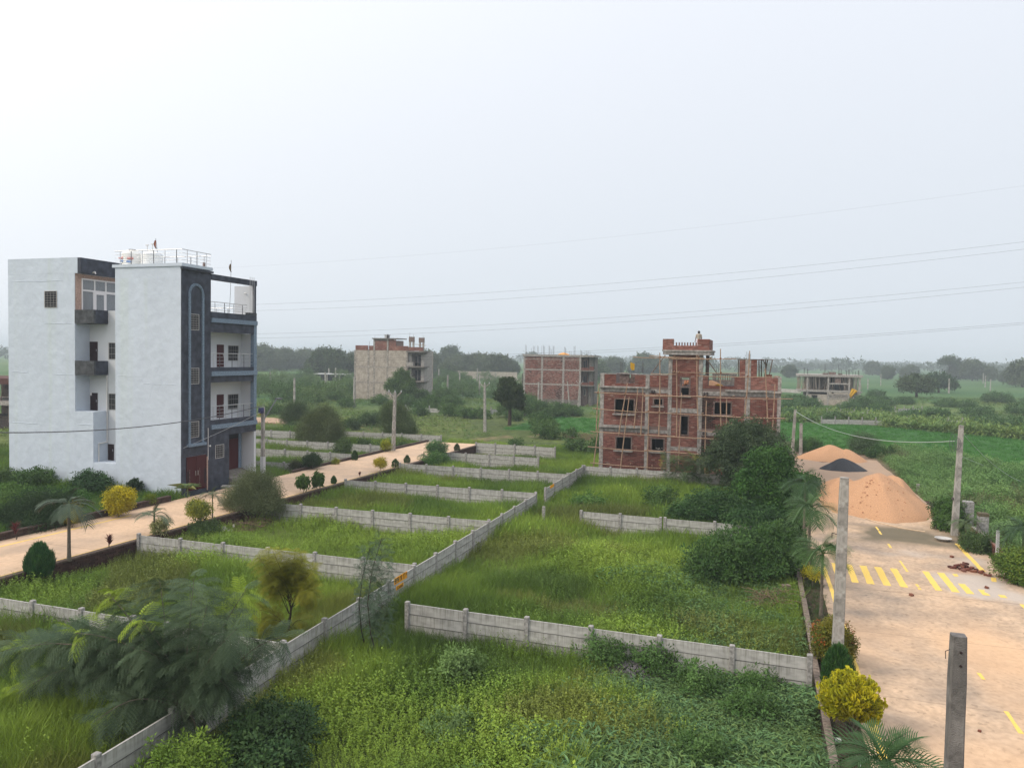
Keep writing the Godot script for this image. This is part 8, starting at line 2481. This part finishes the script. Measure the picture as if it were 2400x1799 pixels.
func build_far_plants() -> void:
	# --- single shrubs and trees of the middle ground
	tree("mango_tree", "round-headed mango tree on a bare trunk alone in the field", Vector3(-27.4, 0, -84.3), 5.9, 0.24, 0.42, [[Vector3(0.2, 3.3, 0), Vector3(1.5, 1.3, 1.4)], [Vector3(-0.3, 4.7, 0), Vector3(1.1, 1.05, 1.05)], [Vector3(0.5, 4.1, 0.2), Vector3(1.2, 1.1, 1.1)], [Vector3(0.7, 2.7, 0.2), Vector3(1.15, 0.85, 1.1)], [Vector3(-0.9, 3.6, 0.2), Vector3(0.8, 0.9, 0.8)]], 16.0, LM.mango, 1.35, Color(0.035, 0.062, 0.022), Color(0.085, 0.115, 0.045), M.leaf, "", null, -0.75)
	shrub("grey_green_shrub", "large feathery grey-green shrub among the plots beyond the grey house", "shrub", Vector3(-35.9, 0, -58.0), [[Vector3(0, 2.1, 0), Vector3(1.35, 1.3, 1.3)], [Vector3(-0.8, 1.2, 0.4), Vector3(1.3, 1.1, 1.2)], [Vector3(0.9, 1.3, 0.3), Vector3(1.4, 1.2, 1.2)], [Vector3(0.1, 0.7, 0.9), Vector3(1.9, 0.8, 1.2)]], 22.0, LM.fine, 1.9, Color(0.085, 0.114, 0.044), Color(0.163, 0.189, 0.081))
	shrub("grey_green_shrub", "dark feathery shrub beyond the large one, by the sandy side road", "shrub", Vector3(-47.0, 0, -70.5), [[Vector3(0, 1.3, 0), Vector3(1.5, 1.2, 1.3)], [Vector3(0.3, 2.0, 0), Vector3(0.9, 0.8, 0.9)]], 18.0, LM.fine, 2.1, Color(0.058, 0.098, 0.039), Color(0.117, 0.150, 0.065))
	shrub("grey_green_shrub", "tall feathery shrub behind the forked pole at the bend", "shrub", Vector3(-32.6, 0, -65.5), [[Vector3(0, 1.9, 0), Vector3(1.3, 1.3, 1.3)], [Vector3(0.6, 1.1, 0.3), Vector3(1.6, 1.1, 1.3)], [Vector3(-0.5, 2.6, 0), Vector3(0.8, 0.8, 0.8)]], 20.0, LM.fine, 2.0, Color(0.072, 0.111, 0.039), Color(0.143, 0.182, 0.072))
	shrub("leafy_bush", "small leafy tree before the plot walls beyond the dark round bush", "shrub", Vector3(-29.8, 0, -51.0), [[Vector3(0, 0.85, 0), Vector3(0.65, 0.65, 0.6)]], 30.0, LM.bushy, 0.9, Color(0.06, 0.095, 0.035), Color(0.10, 0.145, 0.05))
	for q in [[-40.8, -71.6, 1.1], [-41.4, -76.0, 1.3], [-40.6, -77.7, 1.35], [-28.5, -55.6, 0.9], [-27.6, -56.6, 0.75], [-31.2, -57.0, 0.8], [-44.0, -66.0, 1.0]]:
		shrub("leafy_bush", "small dark bush among the plots beyond the plot road", "shrub", Vector3(q[0], 0, q[1]), [[Vector3(0, q[2] * 0.5, 0), Vector3(q[2] * 0.75, q[2] * 0.5, q[2] * 0.7)]], 22.0, LM.bushy, 1.2, Color(0.04, 0.08, 0.025), Color(0.085, 0.13, 0.045), M.leaf, "small bushes beyond the plot road")
	tree("leafy_tree", "tree with a bright top beside the grey plastered block", Vector3(-54.9, 0, -112.5), 5.2, 0.2, 0.3, [[Vector3(0.0, 4.2, 0), Vector3(1.3, 1.4, 1.2)], [Vector3(-1.2, 2.9, 0), Vector3(1.6, 1.2, 1.4)], [Vector3(0.6, 2.2, 0.5), Vector3(2.0, 1.5, 1.5)], [Vector3(1.0, 3.5, 0), Vector3(1.1, 0.9, 1.0)]], 9.0, LM.far, 0.8, Color(0.045, 0.088, 0.025), Color(0.11, 0.175, 0.045))
	var bs: Array = [[-68, -114, 1.6], [-68, -108, 1.4], [-58.5, -101, 1.5], [-57, -109, 1.7], [-52.5, -115, 2.4], [-52.5, -109, 2.0], [-43, -93, 1.6], [-50, -118, 2.8], [-46, -112, 2.0], [-61, -87, 1.3], [-60, -84, 1.2], [-39, -94, 1.7], [-36, -92, 1.5], [-34, -92.5, 1.4], [-31.5, -96, 2.0], [-30, -99, 2.4], [-27.5, -98.5, 2.2], [-23, -82, 1.9], [-20, -73, 1.5], [-26, -101, 2.0], [-35, -117, 2.2], [-14.5, -63.5, 1.2], [-12.5, -62, 1.3], [-17.5, -73, 1.0], [-20, -63.5, 0.8], [-24.5, -103, 1.7], [-21.5, -78, 1.6], [-29, -91, 1.2], [-44.5, -101, 2.2], [-11.2, -66.0, 1.6], [-13.0, -70.0, 1.3], [-33.0, -111, 2.0]]
	for q in bs:
		shrub("leafy_bush", "rounded green bush in the open field between the unfinished buildings", "shrub", Vector3(q[0], 0, q[1]), [[Vector3(0, q[2] * 0.45, 0), Vector3(q[2] * 0.8, q[2] * 0.5, q[2] * 0.75)], [Vector3(q[2] * 0.5, q[2] * 0.3, 0.3), Vector3(q[2] * 0.55, q[2] * 0.35, q[2] * 0.5)]], 6.5, LM.far, 0.62, Color(0.045, 0.098, 0.025), Color(0.10, 0.165, 0.045), M.leaf, "bushes in the open field")
	for q in [[26, -195, 2.0], [33, -159, 1.8], [36, -157, 1.7], [47, -181, 2.8], [18, -130, 1.9], [24, -123, 2.0], [14, -134, 1.8], [18, -146, 2.6], [22, -124, 1.4], [32, -133, 2.0], [30, -109, 1.9], [28, -112, 1.7], [22, -156, 2.0], [27, -164, 1.8], [4.5, -128, 2.0], [3.5, -110, 1.8], [8, -141, 2.2], [10, -112, 1.5], [40, -140, 2.4], [44, -128, 2.2], [20, -118, 1.6], [6.5, -146, 2.4], [19.5, -150, 1.9], [52, -176, 2.2]]:
		shrub("leafy_bush", "low green bush in the fields beyond the bright rice", "shrub", Vector3(q[0], 0, q[1]), [[Vector3(0, q[2] * 0.35, 0), Vector3(q[2] * 1.1, q[2] * 0.45, q[2] * 0.9)]], 6.0, LM.far, 0.7, Color(0.050, 0.110, 0.038), Color(0.105, 0.175, 0.06), M.leaf, "bushes beyond the rice")
	shrub("grey_green_shrub", "wispy dark shrub behind the farther orange sand heap", "shrub", Vector3(8.7, 0, -71.6), [[Vector3(0, 0.9, 0), Vector3(1.15, 0.85, 1.1)]], 22.0, LM.fine, 1.9, Color(0.065, 0.117, 0.046), Color(0.111, 0.163, 0.072))
	shrub("leafy_bush", "dense dark shrub to the road side of the wispy one", "shrub", Vector3(9.6, 0, -68.0), [[Vector3(0, 0.55, 0), Vector3(1.0, 0.6, 0.9)]], 26.0, LM.bushy, 1.1, Color(0.035, 0.085, 0.022), Color(0.075, 0.135, 0.035))
	shrub("leafy_bush", "dark bush behind the paired poles and the sand heap", "shrub", Vector3(4.2, 0, -70.5), [[Vector3(0, 0.6, 0), Vector3(1.2, 0.7, 1.0)]], 26.0, LM.bushy, 1.1, Color(0.045, 0.10, 0.026), Color(0.085, 0.15, 0.04))
	# --- far trees
	var dk := Color(0.035, 0.062, 0.022)
	var dk2 := Color(0.075, 0.105, 0.038)
	tree("far_tree", "great dark tree, the nearer of two behind the thickets by the grey block", Vector3(-131, 0, -214), 9.4, 0.5, 0.3, [[Vector3(0, 6.6, 0), Vector3(5.2, 3.0, 4.5)], [Vector3(-3.0, 4.2, 0), Vector3(4.2, 3.4, 4.0)], [Vector3(3.0, 4.4, 0), Vector3(4.2, 3.4, 4.0)], [Vector3(0, 2.6, 1.0), Vector3(6.6, 2.6, 4.0)]], 1.15, LM.treefar, 1.15, dk, dk2, M.leaf)
	tree("far_tree", "lower dark tree merging with the great one beside the grey block", Vector3(-123, 0, -221), 8.2, 0.45, 0.3, [[Vector3(0, 5.4, 0), Vector3(4.2, 2.6, 4.0)], [Vector3(2.5, 3.6, 0), Vector3(4.0, 3.2, 4.0)], [Vector3(-2.4, 3.2, 0), Vector3(4.2, 3.0, 3.8)]], 1.15, LM.treefar, 1.1, dk, dk2, M.leaf)
	tree("far_tree", "tall airy tree rising above the wood between the unfinished blocks", Vector3(-140, 0, -338), 12.5, 0.4, 0.45, [[Vector3(0, 9.6, 0), Vector3(4.4, 2.8, 4.0)], [Vector3(-2.6, 7.6, 0), Vector3(3.2, 2.2, 3.0)], [Vector3(3.0, 7.6, 0), Vector3(3.4, 2.4, 3.0)], [Vector3(0, 5.0, 0), Vector3(5.2, 3.2, 4.0)]], 0.85, LM.treefar, 1.15, dk, dk2, M.leaf)
	var proto := tree("far_tree", "hazy tree of the wood far beyond the grey house", Vector3(-206, 0, -281), 10.0, 0.4, 0.3, [[Vector3(0, 6.9, 0), Vector3(4.6, 3.2, 4.4)], [Vector3(-2.6, 4.6, 0.4), Vector3(4.0, 3.4, 3.8)], [Vector3(2.8, 4.4, -0.3), Vector3(4.0, 3.4, 3.8)], [Vector3(0.2, 2.6, 0.8), Vector3(4.8, 2.6, 4.0)]], 0.9, LM.treefar, 1.2, Color(0.045, 0.07, 0.028), Color(0.09, 0.115, 0.05), M.leaf, "trees of the wood beyond the grey house")
	for q in [[-213, -291, 1.05], [-216, -300, 1.1], [-209, -303, 0.95], [-212, -311, 1.0], [-205, -314, 0.95], [-198, -309, 1.0], [-196, -318, 1.05], [-188, -316, 0.95], [-182, -322, 0.9], [-176, -330, 0.85], [-190, -300, 0.6], [-203, -293, 0.6], [-168, -335, 0.9], [-230, -290, 1.15], [-224, -282, 1.0], [-226, -272, 1.0], [-238, -262, 1.0], [-244, -250, 1.05], [-250, -236, 1.0], [-236, -225, 0.9]]:
		copy(proto, "hazy tree of the wood far beyond the grey house", Vector3(q[0], 0, q[1]), rf(0, TAU), q[2] * rf(0.92, 1.08), "trees of the wood beyond the grey house")
	for q in [[-118, -263, 1.0], [-122, -272, 1.05], [-128, -285, 1.0], [-121, -297, 0.95], [-114, -287, 1.0], [-107, -279, 0.98], [-110, -283, 0.9], [-102, -276, 1.0], [-98, -272, 0.95], [-95, -270, 1.0], [-93, -275, 0.95], [-92, -279, 0.85], [-93, -286, 0.7], [-132, -262, 1.0], [-140, -255, 1.0], [-126, -256, 0.9], [-106, -268, 0.6], [-99, -262, 0.5], [-113, -252, 0.55], [-134, -246, 0.9]]:
		copy(proto, "dark tree of the wood between the two unfinished blocks", Vector3(q[0], 0, q[1]), rf(0, TAU), q[2] * 0.86 * rf(0.9, 1.1), "trees of the wood between the blocks")
	for q in [[-109, -244, 0.45], [-100, -240, 0.5], [-104, -247, 0.55], [-118, -240, 0.5]]:
		copy(proto, "small tree before the wood between the two unfinished blocks", Vector3(q[0], 0, q[1]), rf(0, TAU), q[2], "small trees before the wood")
	for q in [[-58, -282, 0.72], [-65, -359, 0.85], [-53, -370, 1.05], [-49, -379, 0.85], [-57, -366, 0.6], [-44, -400, 0.8], [-38, -400, 1.0], [-34, -408, 0.95]]:
		copy(proto, "tree standing above the scaffolded house's parapet in the haze", Vector3(q[0], 0, q[1]), rf(0, TAU), q[2], "trees seen above the scaffolded house")
	var acp := tree("far_tree", "pale airy tree beside the red brick block's balconies", Vector3(-55, 0, -270), 7.0, 0.25, 0.4, [[Vector3(0, 4.9, 0), Vector3(3.6, 1.9, 3.2)], [Vector3(1.5, 3.4, 0), Vector3(3.0, 1.5, 2.6)], [Vector3(-1.8, 3.2, 0), Vector3(2.6, 1.4, 2.4)]], 0.8, LM.treefar, 1.0, Color(0.075, 0.11, 0.045), Color(0.13, 0.165, 0.08))
	acp.set_meta("label", "pale airy tree beside the red brick block's balconies")
	tree("far_tree", "broad rounded tree flecked with pale leaves in the middle of the fields", Vector3(34.8, 0, -197.5), 5.6, 0.35, 0.22, [[Vector3(0, 3.7, 0), Vector3(3.3, 1.8, 3.0)], [Vector3(-2.2, 2.9, 0), Vector3(2.3, 1.6, 2.2)], [Vector3(2.2, 2.8, 0), Vector3(2.4, 1.6, 2.2)], [Vector3(0, 2.2, 0.5), Vector3(3.6, 1.4, 2.6)]], 1.9, LM.treefar, 0.72, Color(0.045, 0.080, 0.032), Color(0.105, 0.135, 0.065), M.leaf)
	tree("far_tree", "dark green tree behind the pale-flecked one, by a pole", Vector3(47.0, 0, -236), 5.2, 0.35, 0.22, [[Vector3(0, 3.2, 0), Vector3(3.4, 2.0, 3.0)], [Vector3(-3.0, 2.6, 0), Vector3(3.0, 1.9, 2.6)], [Vector3(2.2, 2.2, 0), Vector3(2.6, 1.6, 2.4)]], 1.5, LM.treefar, 0.85, Color(0.035, 0.075, 0.03), Color(0.07, 0.115, 0.05), M.leaf)
	tree("far_tree", "tall flat-topped tree standing clear of the hazy clump", Vector3(88.0, 0, -418), 11.5, 0.4, 0.6, [[Vector3(0, 9.4, 0), Vector3(4.6, 2.0, 3.6)], [Vector3(2.0, 7.6, 0), Vector3(3.0, 1.4, 2.6)], [Vector3(-2.4, 8.6, 0), Vector3(2.6, 1.5, 2.4)]], 0.9, LM.treefar, 1.1, dk, dk2, M.leaf)
	for q in [[97, -416, 1.0, "dense rounded tree right beside the tall flat-topped one"], [91, -420, 0.75, "lower tree in the clump under the tall flat-topped one"], [103, -412, 0.7, "last low tree of the hazy clump in the fields"], [57.8, -397, 0.62, "small lone tree left of the pale-flecked tree in the fields"], [67, -519, 0.85, "round hazy tree far left of the pale-flecked tree"], [14, -390, 0.62, "round lone tree just beyond the propped building's west end"], [90, -317, 0.95, "bushy tree cut by the picture's edge in the fields"], [103, -386, 0.5, "low round tree between the hazy clump and the picture's edge"], [72, -440, 0.55, "faint tree between the lone tree and the hazy clump"], [80, -470, 0.7, "faint broad tree behind the pole in the fields"], [125, -420, 0.7, "faint tree near the picture's edge beyond the fields"]]:
		copy(proto, q[3], Vector3(q[0], 0, q[1]), rf(0, TAU), q[2])
		get_child(get_child_count() - 1).remove_meta("group")
	# --- thickets and the last wood on the horizon: nobody could count these
	var th := [Scatter.new(), Scatter.new()]
	for i in 150:
		var cx := 0.0
		var cz := 0.0
		if i % 2:
			cx = rf(-132, -62)
			cz = rf(-205, -98)
			if cz > -98.0 - (-62.0 - cx) * 0.35 and cx < -75 and cz > -112:
				continue
		else:
			cx = rf(-98, -38)
			cz = rf(-228, -116)
			if cx > -72.0 and cx < -52.0 and cz > -140.0:
				continue
			if cx > -42.0 and cz < -120.0:
				continue
		var r := rf(1.4, 3.4)
		var hgt := r * rf(0.6, 1.05)
		var base := Color(0.052, 0.105, 0.030).lerp(Color(0.105, 0.165, 0.050), rng.randf())
		for k in int(r * r * 11.0):
			var d := rdir(0.25)
			if d.y < -0.1:
				continue
			var p := Vector3(cx, hgt * 0.25, cz) + Vector3(d.x * r, d.y * hgt, d.z * r) * rf(0.6, 1.05)
			var q := rf(0.7, 1.25)
			var s := rf(0.6, 1.1)
			th[k % 2].add(Basis(Quaternion(Vector3.UP, (d + Vector3.UP * 0.5).normalized())).scaled(Vector3(s, s, s)), p, Color(base.r * q, base.g * q, base.b * q))
	for i in 2:
		tag(scatter(th[i], "thicket", LM.far[i], M.leaf), "tangled green thickets before the far woods", "thicket", "thickets before the far woods")
	var tl := [Scatter.new(), Scatter.new()]
	for i in 420:
		var a := deg_to_rad(YAW) + rf(-0.72, 0.72)
		var dist := rf(520.0, 1250.0)
		if rng.randf() < 0.25:
			dist = rf(1250.0, 2200.0)
		var cx := -sin(a) * dist
		var cz := -cos(a) * dist
		var r := rf(3.5, 9.0) * (1.0 + dist / 2600.0)
		var hgt := r * rf(0.5, 0.85)
		for k in int(rf(14, 26)):
			var d := rdir(0.2)
			if d.y < -0.2:
				continue
			var s := rf(1.6, 2.8) * r / 6.0
			var q := rf(0.8, 1.2)
			tl[k % 2].add(Basis(Quaternion(Vector3.UP, d)).scaled(Vector3(s, s, s)), Vector3(cx, hgt * 0.5, cz) + Vector3(d.x * r * 1.3, d.y * hgt * 0.6, d.z * r) * rf(0.5, 1.0), Color(0.05, 0.075, 0.035) * q)
	for i in 2:
		tag(scatter(tl[i], "far_treeline", LM.treefar[i], M.leaf), "faint hazy trees strewn along the horizon", "treeline", "hazy treeline on the horizon")

# ------------------------------------------------------------------ scene
func sky_image() -> Image:
	# white haze: palest toward the hidden sun on the west, a little bluer to the east, greyer near the ground
	var w := 256
	var h := 128
	var im := Image.create(w, h, false, Image.FORMAT_RGBF)
	for y in h:
		var el := PI * 0.5 - PI * (y + 0.5) / h
		for x in w:
			var az := TAU * ((x + 0.5) / w - 0.25)
			var d := Vector3(cos(az) * cos(el), sin(el), sin(az) * cos(el))
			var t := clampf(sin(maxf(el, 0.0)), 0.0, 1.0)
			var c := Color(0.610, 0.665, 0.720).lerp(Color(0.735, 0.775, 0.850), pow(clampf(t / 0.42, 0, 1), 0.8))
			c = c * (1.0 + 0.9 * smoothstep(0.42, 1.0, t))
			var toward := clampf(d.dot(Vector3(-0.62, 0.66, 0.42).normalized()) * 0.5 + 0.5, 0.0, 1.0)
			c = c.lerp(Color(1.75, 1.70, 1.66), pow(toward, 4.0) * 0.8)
			im.set_pixel(x, y, c)
	return im

func _ready() -> void:
	var cam := Camera3D.new()
	cam.name = "camera"
	add_child(cam)
	cam.position = CAM
	cam.rotation_degrees = Vector3(-2.036, YAW, 0.9055)
	cam.fov = 53.17
	cam.near = 0.1
	cam.far = 5000.0
	cam.current = true
	var env := Environment.new()
	env.background_mode = Environment.BG_SKY
	var sky := Sky.new()
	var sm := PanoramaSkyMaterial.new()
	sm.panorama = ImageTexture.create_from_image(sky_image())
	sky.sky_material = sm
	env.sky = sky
	env.tonemap_mode = Environment.TONE_MAPPER_LINEAR
	env.tonemap_exposure = 1.16
	env.fog_enabled = true
	env.fog_density = 0.0007
	env.fog_light_color = Color(0.90, 0.945, 0.97)
	env.sdfgi_enabled = true
	env.ssao_enabled = true
	env.ssil_enabled = true
	var we := WorldEnvironment.new()
	we.name = "environment"
	we.environment = env
	add_child(we)
	var sun := DirectionalLight3D.new()
	sun.name = "sun"
	sun.light_energy = 0.5
	sun.light_angular_distance = 14.0
	sun.light_color = Color(1.0, 0.95, 0.87)
	sun.shadow_enabled = true
	add_child(sun)
	sun.look_at_from_position(Vector3(-62, 66, 42), Vector3.ZERO)

	rng.seed = 20240817
	nz.noise_type = FastNoiseLite.TYPE_SIMPLEX_SMOOTH
	nz.frequency = 0.03
	nz.fractal_octaves = 3
	nz.seed = 7
	nz2.noise_type = FastNoiseLite.TYPE_SIMPLEX_SMOOTH
	nz2.frequency = 0.01
	nz2.fractal_octaves = 3
	nz2.seed = 21
	make_materials()
	M.kerb_dark = mat(Color(0.15, 0.105, 0.082), 0.95, TEX.mottle, 0.9, TEX.bump, 1.0)
	M.sand_road = mat(Color(0.55, 0.37, 0.25), 0.95, TEX.mottle, 0.3)
	M.brick_plain = mat(Color(0.20, 0.078, 0.058), 0.93, TEX.mottle, 2.0, TEX.bumpf, 0.5)
	M.plaster_dark = mat(Color(0.085, 0.065, 0.06), 0.95, TEX.mottle, 0.6)
	M.prop_wood = mat(Color(0.33, 0.27, 0.22), 0.95)
	M.pillar = mat(Color(0.44, 0.42, 0.40), 0.9, TEX.mottle, 1.0, TEX.bumpf, 0.4)
	M.plastic_grey = mat(Color(0.45, 0.43, 0.41), 0.5)
	M.concrete_pale = mat(Color(0.45, 0.40, 0.352), 0.92, TEX.mottle, 0.3)
	M.bricks = []
	for c in [Color(0.22, 0.075, 0.048), Color(0.165, 0.055, 0.04), Color(0.27, 0.105, 0.065), Color(0.12, 0.045, 0.036), Color(0.235, 0.10, 0.075)]:
		M.bricks.append(mat(c, 0.93, TEX.fine, 4.0))
	build_ground()
	build_roads()
	build_grey_house()
	build_brick_house()
	build_far_buildings()
	build_precast()
	build_sign()
	build_poles()
	build_roadside()
	build_person()
	make_leaves()
	build_near_plants()
	build_far_plants()
	build_groundcover()
